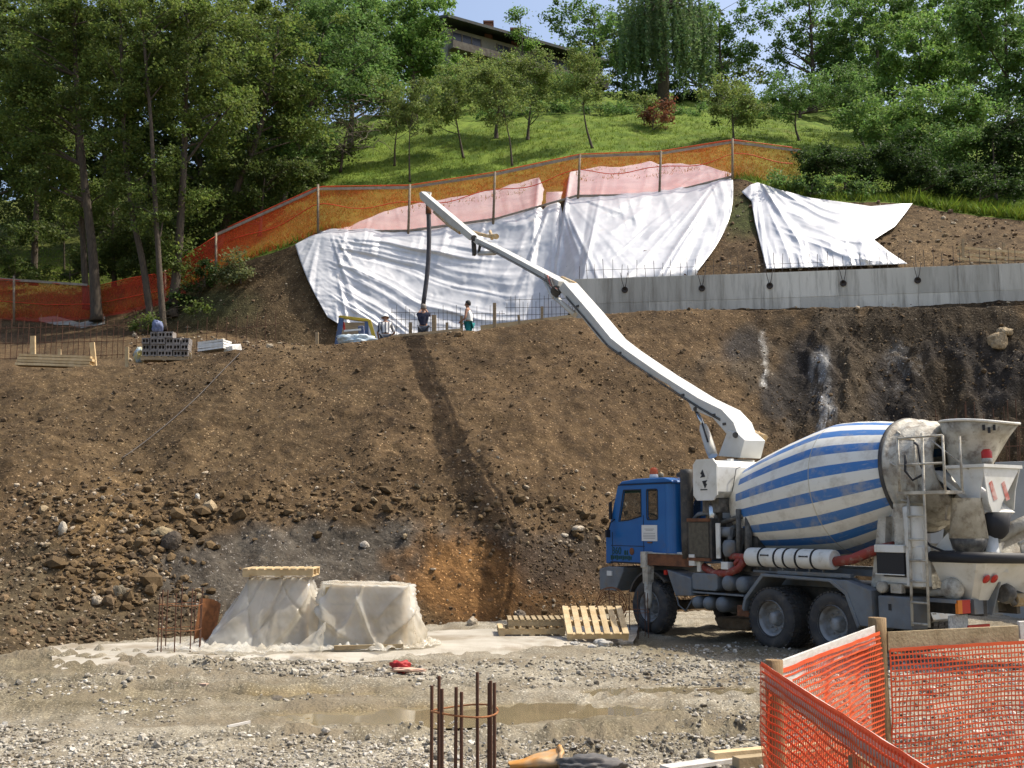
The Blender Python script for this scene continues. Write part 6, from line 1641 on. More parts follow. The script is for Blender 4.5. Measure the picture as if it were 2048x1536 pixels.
tree('shade_tree', 'large dark tree filling the right edge', [(2020, 330, 58.0), (2015, 200, 58.0), (2010, 20, 58.0)], [(2000, 120, 110, 150), (1960, 30, 90, 80), (2060, 230, 70, 80)], 'mid', 0.2, 2.5, 129, 0.22, BG, 12)
tree('shade_tree', 'spreading tree below the round bright tree', [(1900, 350, 52.0), (1895, 300, 52.0), (1880, 220, 52.0)], [(1870, 230, 110, 65), (1780, 260, 70, 50), (1960, 250, 80, 60), (1860, 290, 90, 40)], 'bright', 0.16, 2.2, 130, 0.14, BG, 16)
tree('shade_tree', 'dark tree with bare stems at the right edge above the grass', [(1992, 395, 47.5), (1988, 330, 47.5), (1985, 270, 47.5)], [(1990, 290, 55, 50), (2040, 320, 50, 60), (2030, 250, 45, 40)], 'dark', 0.15, 2.4, 131, 0.08, BG, 12)
tree('shade_tree', 'background tree closing the skyline at the far right', [(1900, 260, 84.0), (1900, 150, 84.0), (1900, -20, 84.0)], [(1880, 60, 130, 110), (1990, 60, 120, 130), (1760, 150, 90, 60)], 'mid', 0.3, 1.5, 132, 0.25, BG, 8)
tree('shade_tree', 'background tree left of the house behind the blossom tree', [(790, 250, 84.0), (790, 120, 84.0), (785, -10, 84.0)], [(780, 60, 100, 90), (850, 150, 70, 45), (700, 120, 90, 90)], 'mid', 0.28, 1.6, 133, 0.25, BG, 8)
tree('shade_tree', 'leafy screen of a tree below the house', [(1000, 225, 72.0), (1000, 190, 72.0), (1000, 150, 72.0)], [(960, 170, 80, 45), (1060, 180, 80, 40), (890, 170, 60, 40), (1130, 165, 50, 35)], 'mid', 0.2, 1.7, 134, 0.12, BG, 10)
tree('shade_tree', 'low leafy tree behind the crooked orchard tree', [(1600, 240, 70.0), (1600, 210, 70.0), (1600, 170, 70.0)], [(1600, 190, 90, 35), (1500, 200, 60, 30), (1700, 195, 80, 40)], 'mid', 0.2, 1.8, 135, 0.12, BG, 10)
tree('shade_tree', 'leafy tree filling the slope below the round bright tree', [(1780, 330, 54.0), (1782, 290, 54.0), (1785, 240, 54.0)], [(1770, 250, 75, 55), (1840, 250, 70, 55), (1720, 230, 50, 40)], 'bright', 0.16, 2.0, 136, 0.1, BG, 12)
tree('shade_tree', 'dense tree at the right edge above the grass bank', [(1950, 380, 49.0), (1952, 340, 49.0), (1955, 290, 49.0)], [(1950, 320, 70, 55), (2030, 370, 60, 45), (1900, 300, 60, 45)], 'mid', 0.15, 2.2, 137, 0.09, BG, 12)
tree('shade_tree', 'tall background tree between the open tree and the round tree', [(1700, 240, 82.0), (1702, 130, 82.0), (1705, -20, 82.0)], [(1700, 60, 70, 90), (1650, 110, 60, 60), (1690, 170, 80, 40)], 'mid', 0.26, 1.7, 138, 0.2, BG, 10)
tree('shade_tree', 'background tree behind the willow closing the skyline', [(1400, 220, 88.0), (1400, 120, 88.0), (1400, -10, 88.0)], [(1290, 80, 60, 80), (1380, 60, 70, 90), (1470, 150, 60, 50), (1240, 140, 50, 50)], 'deep', 0.28, 1.8, 139, 0.2, BG, 8)
tree('shade_tree', 'background tree right of the house behind the walnut', [(1200, 210, 90.0), (1200, 130, 90.0), (1200, 30, 90.0)], [(1180, 120, 60, 50), (1230, 60, 40, 50), (1130, 140, 50, 35)], 'mid', 0.26, 1.6, 140, 0.18, BG, 8)
# orchard on the lawn
OG = 'small orchard trees on the lawn'
for i, (lab, tr, cr, k, r0) in enumerate((
        ('leftmost orchard tree at the shaded lawn edge', [(789, 322, 56.0), (790, 290, 56.0), (795, 250, 56.0)], [(790, 225, 52, 45), (770, 190, 40, 40)], 'orchard', 0.07),
        ('thin orchard tree nearest the fence at the left', [(820, 345, 53.0), (818, 300, 53.0), (820, 250, 53.0)], [(825, 230, 48, 45), (835, 190, 40, 35)], 'orchard', 0.055),
        ('orchard tree with leaning twin trunk left of the middle', [(928, 305, 57.0), (918, 270, 57.0), (908, 215, 57.0)], [(900, 185, 60, 60), (880, 220, 45, 35)], 'orchard', 0.08),
        ('slim orchard tree right behind the tall boom', [(1025, 322, 54.5), (1020, 280, 54.5), (1008, 230, 54.5)], [(1000, 200, 60, 55), (975, 160, 50, 45)], 'orchard', 0.065),
        ('thick trunked orchard tree under the house', [(993, 284, 61.0), (992, 255, 61.0), (1000, 200, 61.0)], [(1005, 150, 70, 50), (960, 150, 45, 40)], 'orchard', 0.16),
        ('straight orchard tree right of the thick trunk', [(1055, 290, 60.0), (1057, 255, 60.0), (1062, 200, 60.0)], [(1065, 170, 58, 65), (1095, 150, 35, 40)], 'orchard', 0.12),
        ('lone curved orchard tree in the middle of the lawn', [(1186, 292, 57.0), (1172, 255, 57.0), (1165, 205, 57.0)], [(1165, 180, 58, 45), (1165, 125, 45, 45)], 'orchard', 0.085),
        ('pale orchard tree behind the fence peak', [(1468, 285, 57.0), (1466, 255, 57.0), (1463, 210, 57.0)], [(1460, 200, 65, 55), (1500, 230, 45, 35)], 'orchard', 0.08),
        ('crooked orchard tree right of the fence peak', [(1600, 280, 59.0), (1590, 255, 59.0), (1592, 215, 59.0)], [(1590, 190, 58, 45), (1560, 210, 35, 30)], 'mid', 0.09),
        ('leaning orchard tree at the right of the lawn', [(1732, 282, 57.0), (1712, 245, 57.0), (1695, 205, 57.0)], [(1690, 185, 68, 55), (1730, 215, 45, 40)], 'mid', 0.085))):
    tree('fruit_tree', lab, tr, cr, k, 0.125, 1.7, 200 + i, r0, OG, 14, 0.32)
tree('shrub', 'reddish brown shrub on the lawn left of the fence peak', [(1305, 268, 62.0), (1306, 250, 62.0), (1308, 225, 62.0)], [(1310, 232, 38, 26), (1335, 215, 20, 14)], 'red', 0.14, 1.9, 220, 0.04, None, 12, 0.3, 'shrub')
tree('shrub', 'pale green shrub behind the reddish brown shrub', [(1288, 250, 63.0), (1289, 230, 63.0), (1290, 205, 63.0)], [(1292, 208, 34, 20)], 'orchard', 0.14, 2.0, 221, 0.04, None, 8, 0.3, 'shrub')
SG = 'shrubs growing on the bank'
UG = 'undergrowth in the wood'
tree('shrub', 'dark undergrowth behind the net left of the leaning trunk', [(140, 560, 50.5), (140, 540, 50.5), (140, 515, 50.5)], [(200, 520, 60, 36), (250, 500, 50, 50), (120, 545, 60, 14)], 'deep', 0.15, 2.2, 230, 0.04, UG, 8, 0.3, 'shrub')
tree('shrub', 'dark undergrowth behind the clump of three trunks', [(320, 540, 49.0), (320, 515, 49.0), (320, 480, 49.0)], [(330, 490, 60, 55), (400, 450, 60, 50), (280, 540, 50, 26)], 'deep', 0.15, 2.2, 231, 0.04, UG, 8, 0.3, 'shrub')
tree('shrub', 'dark undergrowth at the left edge behind the net', [(30, 560, 52.0), (30, 540, 52.0), (30, 515, 52.0)], [(20, 535, 60, 26), (70, 470, 60, 30), (-20, 490, 50, 40)], 'deep', 0.16, 1.8, 232, 0.04, UG, 8, 0.3, 'shrub')
tree('shrub', 'dark thicket behind the forked tree on the slope', [(560, 400, 53.0), (560, 380, 53.0), (560, 350, 53.0)], [(550, 330, 80, 60), (620, 340, 50, 45), (480, 400, 60, 40)], 'deep', 0.16, 2.2, 233, 0.05, UG, 8, 0.3, 'shrub')
tree('shrub', 'dark bush right of the wide bush at the fence end', [(1960, 405, 45.5), (1960, 390, 45.5), (1962, 370, 45.5)], [(1960, 372, 50, 26), (2030, 380, 40, 24)], 'dark', 0.13, 2.4, 234, 0.04, SG, 8, 0.3, 'shrub')
tree('shrub', 'wide dark green bush at the right end of the orange fence', [(1690, 380, 46.2), (1690, 350, 46.2), (1692, 320, 46.2)], [(1690, 325, 85, 38), (1640, 318, 40, 28), (1750, 335, 60, 40)], 'dark', 0.13, 2.9, 222, 0.05, SG, 12, 0.35, 'shrub')
tree('shrub', 'tall dark bush between the wide bush and the right trees', [(1840, 400, 46.0), (1838, 360, 46.0), (1836, 320, 46.0)], [(1835, 345, 70, 45), (1900, 355, 60, 42), (1800, 300, 50, 35)], 'dark', 0.13, 2.7, 223, 0.05, SG, 12, 0.35, 'shrub')
tree('shrub', 'low bush spilling over the bank above the smaller tarp', [(1620, 395, 45.0), (1622, 380, 45.0), (1625, 365, 45.0)], [(1640, 372, 70, 20), (1720, 385, 60, 20), (1570, 355, 40, 16)], 'mid', 0.12, 2.2, 224, 0.03, SG, 8, 0.3, 'shrub')
tree('shrub', 'sunlit silvery bush on the bank left of the big tarp', [(482, 570, 44.8), (480, 545, 44.8), (478, 520, 44.8)], [(482, 535, 34, 34), (450, 555, 25, 20)], 'silver', 0.12, 2.3, 225, 0.035, SG, 10, 0.28, 'shrub')
tree('shrub', 'dark bush under the net left of the sunlit bush', [(410, 575, 45.2), (410, 560, 45.2), (408, 540, 45.2)], [(408, 552, 34, 26), (360, 600, 34, 24)], 'dark', 0.12, 2.4, 226, 0.03, SG, 8, 0.28, 'shrub')
tree('shrub', 'grassy green tuft at the foot of the clump of three', [(280, 655, 43.8), (280, 645, 43.8), (280, 630, 43.8)], [(285, 645, 36, 20), (390, 615, 26, 14)], 'forest', 0.12, 2.0, 227, 0.02, SG, 6, 0.28, 'shrub')
tree('hedge', 'clipped dark hedge behind the lawn under the willow', [(1330, 210, 79.0), (1330, 200, 79.0), (1330, 190, 79.0)], [(1260, 190, 60, 22), (1340, 188, 70, 24), (1410, 195, 50, 20)], 'dark', 0.2, 3.2, 228, 0.04, None, 6, 0.4, 'hedge')
tree('hedge', 'low green hedge along the far lawn edge left of the reddish shrub', [(1180, 232, 68.0), (1180, 226, 68.0), (1180, 218, 68.0)], [(1100, 215, 70, 18), (1230, 218, 50, 16), (1000, 235, 60, 16), (1500, 225, 70, 16), (1390, 222, 40, 16)], 'mid', 0.16, 2.6, 229, 0.03, None, 6, 0.35, 'hedge')

# weeping willow: long hanging strands
r = np.random.default_rng(300)
wb = at(1325, 205, 73.0); wb[2] = float(T(wb[0], wb[1])) - 0.1
wl = thing('weeping_willow', 'tall weeping willow with long hanging strands behind the lawn', 'tree', tuple(wb), group=BG)
mb = MB(); tops = []
kpx = 73.0 / FPX
mb.tube([wb, at(1328, 140, 73.0), at(1322, 60, 73.0), at(1325, -40, 73.0)], [0.45, 0.38, 0.3, 0.15], 10)
part('trunk', mb, m_bark, wl, world=True)
mb = MB(); C, tint = [], []
for i in range(300):
    a, q = r.uniform(0, 2 * np.pi), r.uniform(0.15, 1) ** 0.6
    x = wb[0] + math.cos(a) * q * 105 * kpx + 0.2; y = 73.0 + math.sin(a) * q * 75 * kpx
    ztop = at(1325, -30 + 70 * q * q + r.uniform(-40, 60), 73.0)[2]
    Ls = r.uniform(0.5, 1.0) * (ztop - at(1325, 185 - 20 * r.uniform(0, 1), 73.0)[2])
    n = int(Ls / 0.11); zz = ztop - np.linspace(0, Ls, n)
    sway = np.cumsum(r.normal(0, 0.012, (n, 2)), 0)
    C.append(np.stack([x + sway[:, 0] + r.normal(0, 0.06, n), y + sway[:, 1] + r.normal(0, 0.06, n), zz], 1)); tint.append(np.full(n, r.uniform(0.6, 1.4)) * r.uniform(0.8, 1.2, n))
    if i % 12 == 0:
        t0 = at(1325, 20, 73.0); mb.tube([t0, lerp(t0, (x, y, ztop), 0.5) + np.array([0, 0, 0.6]), (x, y, ztop)], [0.12, 0.07, 0.02], 5, cap=False)
for m_ in islands(mb): part('limb', m_, m_bark, wl, world=True)
C = np.concatenate(C); tint = np.concatenate(tint)
V = leaf_verts(C, 0.30, r, -0.25, 0.35)
link('crown', leaf_mesh('crown', C - wb, tint, 0.32, m_leaf['willow'], r, -0.2, 0.4), wl)

# tangle of dead branches right of the wood
db = at(690, 320, 54.0); db[2] = float(T(db[0], db[1]))
mb = MB(); rn = random.Random(5)
for i in range(90):
    p = np.array(at(rn.uniform(640, 760), rn.uniform(190, 300), 54.0 + rn.uniform(-1, 1)))
    d = np.array([rn.uniform(-1, 1), rn.uniform(-0.5, 0.5), rn.uniform(-0.5, 0.4)]); pts = [p]
    for k in range(5):
        d = d + np.array([rn.uniform(-0.3, 0.3), rn.uniform(-0.3, 0.3), rn.uniform(-0.25, 0.2)]); pts.append(pts[-1] + d * 0.32)
    mb.tube(pts, [0.022, 0.019, 0.016, 0.012, 0.009, 0.004], 4, cap=False)
single('dead_branches', mb, m_twig, 'tangle of bare grey branches between the wood and the lawn', 'branches', tuple(db))

# grass blades on the lawn and along the bank edge
r = np.random.default_rng(400); n = 26000
uu_ = r.uniform(-80, 2130, n); kk = (uu_ - 1024) / FPX; D, Z = prof_at(kk)
q = r.uniform(0, 1, n) ** 1.3
y = D[6] + 0.15 + (D[7] - D[6]) * q; x = kk * y
tall = (uu_ > 1830) & (q < 0.2)
h = r.uniform(0.08, 0.2, n) * np.where(tall, 1.7, 1.0) * np.where((q < 0.04), 1.8, 1)
keepg = ~((uu_ > 690) & (uu_ < 1470) & (q < 0.13))
x, y, h, uu_ = x[keepg], y[keepg], h[keepg], uu_[keepg]; n = len(x)
B = np.stack([x, y, T(x, y) - 0.03], 1)
Vs, cs = [], []
for k in range(3):
    a = r.uniform(0, 2 * np.pi, n); w = 0.022 + 0.15 * h
    o = np.stack([np.cos(a), np.sin(a), np.zeros(n)], 1) * (w * 0.5)[:, None]
    jit = r.normal(0, 0.08, (n, 3)) * np.array([1, 1, 0])
    tip = B + jit + np.stack([r.normal(0, 0.5, n) * h, r.normal(0, 0.5, n) * h, h], 1)
    Vs.append(np.stack([B + jit - o, B + jit + o, tip], 1)); t_ = r.uniform(0.7, 1.4, n)
    cs.append(np.stack([t_ * r.uniform(0.9, 1.3, n), t_, t_ * 0.8], 1))
V = np.concatenate(Vs); F = np.arange(len(V) * 3).reshape(-1, 3)
m_grass = mat('grass_blade', (0.13, 0.205, 0.03), 0.7, attr='tint', translucent=0.35, spec=0.2)
tag(link('grass', fast_mesh('grass', V.reshape(-1, 3), F, m_grass, False, np.repeat(np.concatenate(cs), 3, 0))), 'green meadow grass on the sloping lawn', 'grass', kind='stuff')

# ------------------------------------------------------------------ house on the hill
hl, hr = at(898, 36, 78.0), at(1215, 96, 86.0)
hz = hl[2]; hd = np.array([hr[0] - hl[0], hr[1] - hl[1], 0]); HL = np.linalg.norm(hd); hd /= HL
hn = np.array([hd[1], -hd[0], 0])                 # towards the camera
house = thing('house', 'long house with dark eaves and two brick chimneys on the hilltop', 'house', (hl[0], hl[1], hz - 8))
def hp(s, z, o=0.0): return np.array([hl[0], hl[1], 0]) + hd * s + hn * o + np.array([0, 0, hz + z])
def hbox(s0, s1, z0, z1, o0, o1):
    mb = MB(); V = [hp(s, z, o) for o in (o0, o1) for s, z in ((s0, z0), (s1, z0), (s1, z1), (s0, z1))]
    return mb.add(V, [(0, 1, 2, 3), (7, 6, 5, 4), (0, 4, 5, 1), (1, 5, 6, 2), (2, 6, 7, 3), (3, 7, 4, 0)])
m_render = mat('beige_render', (0.30, 0.27, 0.22), 0.9, var=(0.24, 0.215, 0.175), vscale=1.0)
part('wall', hbox(0.4, HL, -8.5, -0.25, -7, -0.9), m_render, house, world=True)
m_roof = mat('dark_roof_edge', (0.06, 0.075, 0.075), 0.8, var=(0.09, 0.08, 0.07), vscale=3)
rf = MB(); V = [hp(-0.3, -0.12, 0.35), hp(HL + 0.3, -0.12, 0.35), hp(HL + 0.3, 1.3, -4.2), hp(-0.3, 1.3, -4.2), hp(-0.3, 0.1, 0.35), hp(HL + 0.3, 0.1, 0.35), hp(HL + 0.3, 1.5, -4.2), hp(-0.3, 1.5, -4.2)]
rf.add(V, [(0, 1, 2, 3), (4, 5, 6, 7), (0, 1, 5, 4), (1, 2, 6, 5), (2, 3, 7, 6), (3, 0, 4, 7)])
V = [hp(-0.3, 1.3, -4.2), hp(HL + 0.3, 1.3, -4.2), hp(HL + 0.3, -0.3, -8.2), hp(-0.3, -0.3, -8.2), hp(-0.3, 1.5, -4.2), hp(HL + 0.3, 1.5, -4.2), hp(HL + 0.3, -0.1, -8.2), hp(-0.3, -0.1, -8.2)]
rf.add(V, [(0, 1, 2, 3), (4, 5, 6, 7), (0, 1, 5, 4), (1, 2, 6, 5), (2, 3, 7, 6), (3, 0, 4, 7)])
roof = part('roof', rf, m_roof, house, world=True)
def house_s(u_):
    ss = np.linspace(0, HL, 400); P = np.array([hp(x_, 0) for x_ in ss]); return float(np.interp(u_, pix(P)[0], ss))
m_brick = mat('brick_chimney', (0.26, 0.12, 0.08), 0.9, var=(0.19, 0.09, 0.06), vscale=7)
for u_, top_ in ((1004, 1.15), (1058, 1.2)):
    s = house_s(u_) ; mb = MB()
    mb.box(tuple(hp(s, top_ - 0.6, -2.0)), (0.62, 0.62, 1.9)); mb.box(tuple(hp(s, top_ + 0.4, -2.0)), (0.82, 0.82, 0.14)); part('chimney', mb, m_brick, roof, world=True)
mb = MB(); s = house_s(1078); mb.tube([hp(s, 0.0, -1.5), hp(s, 2.0, -1.5)], 0.03, 5)
for z in (1.5, 1.75, 1.95): mb.tube([hp(s - 0.35, z, -1.5), hp(s + 0.35, z, -1.5)], 0.02, 5)
part('antenna', mb, m_bard, roof, world=True)
m_dkwin = mat('dark_window', (0.035, 0.035, 0.045), 0.25, spec=0.5)
for u0, u1 in ((916, 974), (1006, 1042), (1084, 1150)):
    s0, s1 = house_s(u0), house_s(u1)
    w = part('window', hbox(s0, s1, -1.55, -0.55, -0.93, -0.87), m_dkwin, house, world=True)
    for k in range(4):
        x_ = s0 + (s1 - s0) * k / 3; part('frame', hbox(x_ - 0.04, x_ + 0.04, -1.58, -0.5, -0.95, -0.84), m_post, w, world=True)
part('balcony', hbox(0.3, HL, -2.25, -1.65, -0.6, 0.1), mat('balcony_dark_board', (0.11, 0.09, 0.07), 0.9, var=(0.17, 0.15, 0.12), vscale=3), house, world=True)
w = part('window', hbox(house_s(944), house_s(950), -3.7, -2.8, -0.95, -0.87), m_dkwin, house, world=True)
# ------------------------------------------------------------------ foreground safety fence
m_netn = mat('orange_net_near', (0.84, 0.15, 0.045), 0.5, var=(0.76, 0.11, 0.035), vscale=3, translucent=0.25, spec=0.4)
m_whiteb = mat('whitish_board', (0.56, 0.54, 0.50), 0.85, var=(0.46, 0.43, 0.38), vscale=4, stretch=(2, 2, 8), bump=0.15, bscale=40)
m_tanb = mat('tan_board', (0.36, 0.28, 0.165), 0.85, var=(0.28, 0.21, 0.115), vscale=5, dirt=(0.18, 0.13, 0.08), dscale=7, dlo=0.6, dhi=0.75, bump=0.2)
m_rpost = mat('brown_round_post', (0.25, 0.165, 0.08), 0.8, var=(0.20, 0.125, 0.055), vscale=5, stretch=(4, 4, 0.6), dirt=(0.08, 0.06, 0.045), dscale=9, dlo=0.62, dhi=0.7, bump=0.3)
FZ = 1.35
FP0, FP1, FP2, FP3 = np.array([1.44, 3.2]), np.array([1.535, 6.8]), np.array([3.06, 9.4]), np.array([5.95, 10.6])
ff = thing('safety_fence', 'near orange mesh fence with pale board rails around a corner at bottom right', 'fence', (2.4, 7.4, 0))
def p3(p, z): return np.array([p[0], p[1], z])
def rail(name, a, b, z, h, th, mtl):
    mb = MB(); mb.beam(p3(a, z), p3(b, z), th, h, jit=0.004); return part(name, mb, mtl, ff, world=True, bevel=0.004)
rail('rail_board', FP1 + np.array([0.03, 0.02]), FP2 - np.array([0.06, 0.09]), FZ - 0.075, 0.15, 0.025, m_whiteb)
rail('rail_board', FP2 + np.array([0.07, -0.02]), lerp(FP2, FP3, 0.50), FZ - 0.135, 0.155, 0.028, m_tanb)
rail('rail_board', lerp(FP2, FP3, 0.505), FP3, FZ - 0.10, 0.155, 0.028, m_whiteb)
rail('rail_board', FP0, FP1, FZ - 0.07, 0.115, 0.025, m_whiteb)
for p, r_, zt_ in ((FP2, 0.075, FZ + 0.06), (FP1 + np.array([0.06, 0.06]), 0.055, FZ + 0.02), (np.array([1.5, 4.9]), 0.05, FZ - 0.15), (FP3, 0.06, FZ)):
    mb = MB(); zs = np.linspace(-0.1, zt_, 9); mb.tube([p3(p, z) + np.array([0.006 * math.sin(5 * z), 0.005 * math.cos(4 * z), 0]) for z in zs], [r_ * (1.03 - 0.04 * z) for z in zs], 16); part('post', mb, m_rpost, ff, world=True)
mb = MB(); mb.beam(p3(FP0 + np.array([0.06, 0.5]), 0.72), p3(np.array([1.66, 5.2]), 0.60), 0.09, 0.02); part('loose_board_end', mb, m_whiteb, ff, world=True)
def net(a, b, z0, z1, cell, nm, side_off, seed, sag=0.035, wv=0.0110, wh=0.0130):
    L_ = np.linalg.norm(b - a); nc = int(L_ / cell); nr = int((z1 - z0) / cell)
    d = (b - a) / L_; n_ = np.array([d[1], -d[0]])
    S_, Z_ = np.meshgrid(np.linspace(0, 1, nc + 1), np.linspace(0, 1, nr + 1))
    x = S_ * L_; z = z0 + (z1 - z0) * Z_
    o = side_off + sag * 2 * fbm(x + seed * 7, z * 1.3, 1.4, 3, seed=seed) * (1 - Z_ ** 6) + 0.03 * (1 - Z_) * fbm(x, z, 0.6, 2, seed=seed + 3)
    xx = x + 0.03 * fbm(x, z, 2.0, 2, seed=seed + 5); zz_ = z - 0.05 * (1 - Z_) * (0.5 + fbm(x, z * 0, 0.9, 2, seed=seed + 6)) + 0.008 * fbm(x, z, 4, 2, seed=seed + 8)
    P = np.stack([a[0] + d[0] * xx + n_[0] * o, a[1] + d[1] * xx + n_[1] * o, zz_], -1)
    D3 = np.array([d[0], d[1], 0]); N3 = np.array([n_[0], n_[1], 0]); U3 = np.array([0, 0, 1.0])
    Vs, Fs, k = [], [], 0
    for j in range(nc + 1):                       # upright strands
        w = wv * (1.6 if j in (0, nc) else 1)
        q = np.stack([P[:, j] - D3 * w / 2, P[:, j] + D3 * w / 2], 1).reshape(-1, 3)
        i = np.arange(nr); Fs.append(np.stack([2 * i, 2 * i + 1, 2 * i + 3, 2 * i + 2], 1) + k); Vs.append(q); k += len(q)
    for i_ in range(nr + 1):
        w = wh * (2.2 if i_ in (0, nr, int(nr * 0.18)) else 1)
        q = np.stack([P[i_] - U3 * w / 2 + N3 * 0.003, P[i_] + U3 * w / 2 + N3 * 0.003], 1).reshape(-1, 3)
        i = np.arange(nc); Fs.append(np.stack([2 * i, 2 * i + 1, 2 * i + 3, 2 * i + 2], 1) + k); Vs.append(q); k += len(q)
    base = np.array(LOC[ff.name][0])
    o_ = link('net', fast_mesh(nm, np.concatenate(Vs) - base, np.concatenate(Fs), m_netn, False), ff)
    s_ = o_.modifiers.new('solid', 'SOLIDIFY'); s_.thickness = 0.002
net(FP0, FP1, 0.08, FZ, 0.042, 'net_near', -0.035, 1)
net(FP1, FP2 - np.array([0.03, 0.05]), 0.05, FZ - 0.06, 0.040, 'net_left', 0.03, 2)
net(FP2 + np.array([0.05, 0]), FP3, 0.05, FZ - 0.20, 0.040, 'net_back', 0.05, 3)

# ------------------------------------------------------------------ rebar cages
def cage(label, c, R_, tops, zb, rings, r_, kind='r', n=None, angs=None):
    t = thing('rebar_cage', label, 'rebar', (c[0], c[1], zb), group='rebar cages for column footings')
    for a, zt_ in zip(angs, tops):
        p = np.array([c[0] + R_ * math.cos(a), c[1] + R_ * math.sin(a), zb])
        bar(t, p, (p[0] + random.uniform(-0.012, 0.012), p[1], zt_), r_, kind)
    for zr in rings:
        mb = MB(); mb.tube([(c[0] + (R_ + r_) * math.cos(q), c[1] + (R_ + r_) * math.sin(q), zr + 0.01 * math.sin(2 * q)) for q in np.linspace(0, 2 * math.pi * 0.99, 28)], r_ * 0.55, 6); part('hoop', mb, MATS['rust_orange'], t, world=True)
    return t
mat('rust_orange', (0.30, 0.12, 0.045), 0.9, var=(0.18, 0.075, 0.03), vscale=12)
D = 6.5; c = at(929, 1425, D); R_ = 62 * D / FPX
us = [866, 878, 891, 914, 927, 955, 975, 983, 990]; vs_ = [1370, 1357, 1370, 1365, 1374, 1352, 1372, 1366, 1363]; bk_ = [0, 1, 0, 0, 0, 1, 1, 1, 0]
angs = []
for u_, b in zip(us, bk_):
    ca = max(-0.99, min(0.99, (u_ - 929) / 63)); a = math.acos(ca); angs.append(a if b else -a)
cage('tall rusty rebar cage standing in the near foreground', c, R_, [at(929, v_, D)[2] for v_ in vs_], -0.05, [c[2] + 0.01, c[2] - 0.55], 0.0102, 'r', angs=angs)
c = gnd(357, 1313)
cage('thin rusty rebar cage left of the plastic covered stacks', c, 0.34, [1.12, 1.05, 1.15, 1.08, 1.0, 1.1, 1.05, 1.12, 0.95], 0.02, [0.45, 0.85], 0.010, 'r', angs=list(np.linspace(0.3, 6.3, 9)))
c = gnd(1258, 1275)
cage('thin dark rebar cage in front of the truck front wheel', c, 0.38, [0.85, 0.9, 0.8, 0.95, 0.85, 0.9, 0.85], 0.0, [0.5], 0.009, 'r', angs=list(np.linspace(0.5, 6.0, 7)))
# coil of rusty wire by the wheel
mb = MB(); c = gnd(1235, 1262)
for k in range(7):
    R0 = 0.26 + 0.03 * (k % 3); tl = random.uniform(-0.4, 0.4)
    mb.tube([(c[0] - 0.12 + R0 * math.cos(q), c[1] + 0.12 * math.sin(q) + 0.1 * tl, 0.36 + R0 * math.sin(q) + 0.04 * k) for q in np.linspace(0, 6.1, 22)], 0.008, 5)
single('wire_coil', mb, MATS['rust_orange'], 'loose coil of rusty wire beside the truck bumper', 'wire', (c[0], c[1], 0))
# bent rusty steel plate
c = gnd(372, 1306); mb = MB(); rows = []
for sgn in (0, 0.012):
    for j in np.linspace(0, 1, 8):
        rows.append([np.array([c[0] - 0.02 + 0.36 * j + 0.10 * t, c[1] + 0.45 + 0.16 * math.sin(j * 3) + sgn, 0.1 + (0.78 - 0.10 * j * j) * t]) for t in np.linspace(0, 1, 6)])
mb.grid(rows[:8]); mb.grid(rows[8:]); single('steel_plate', mb, MATS['rust_orange'], 'bent rusty steel plate leaning beside the covered stacks', 'plate', (c[0], c[1] + 0.45, 0.1))

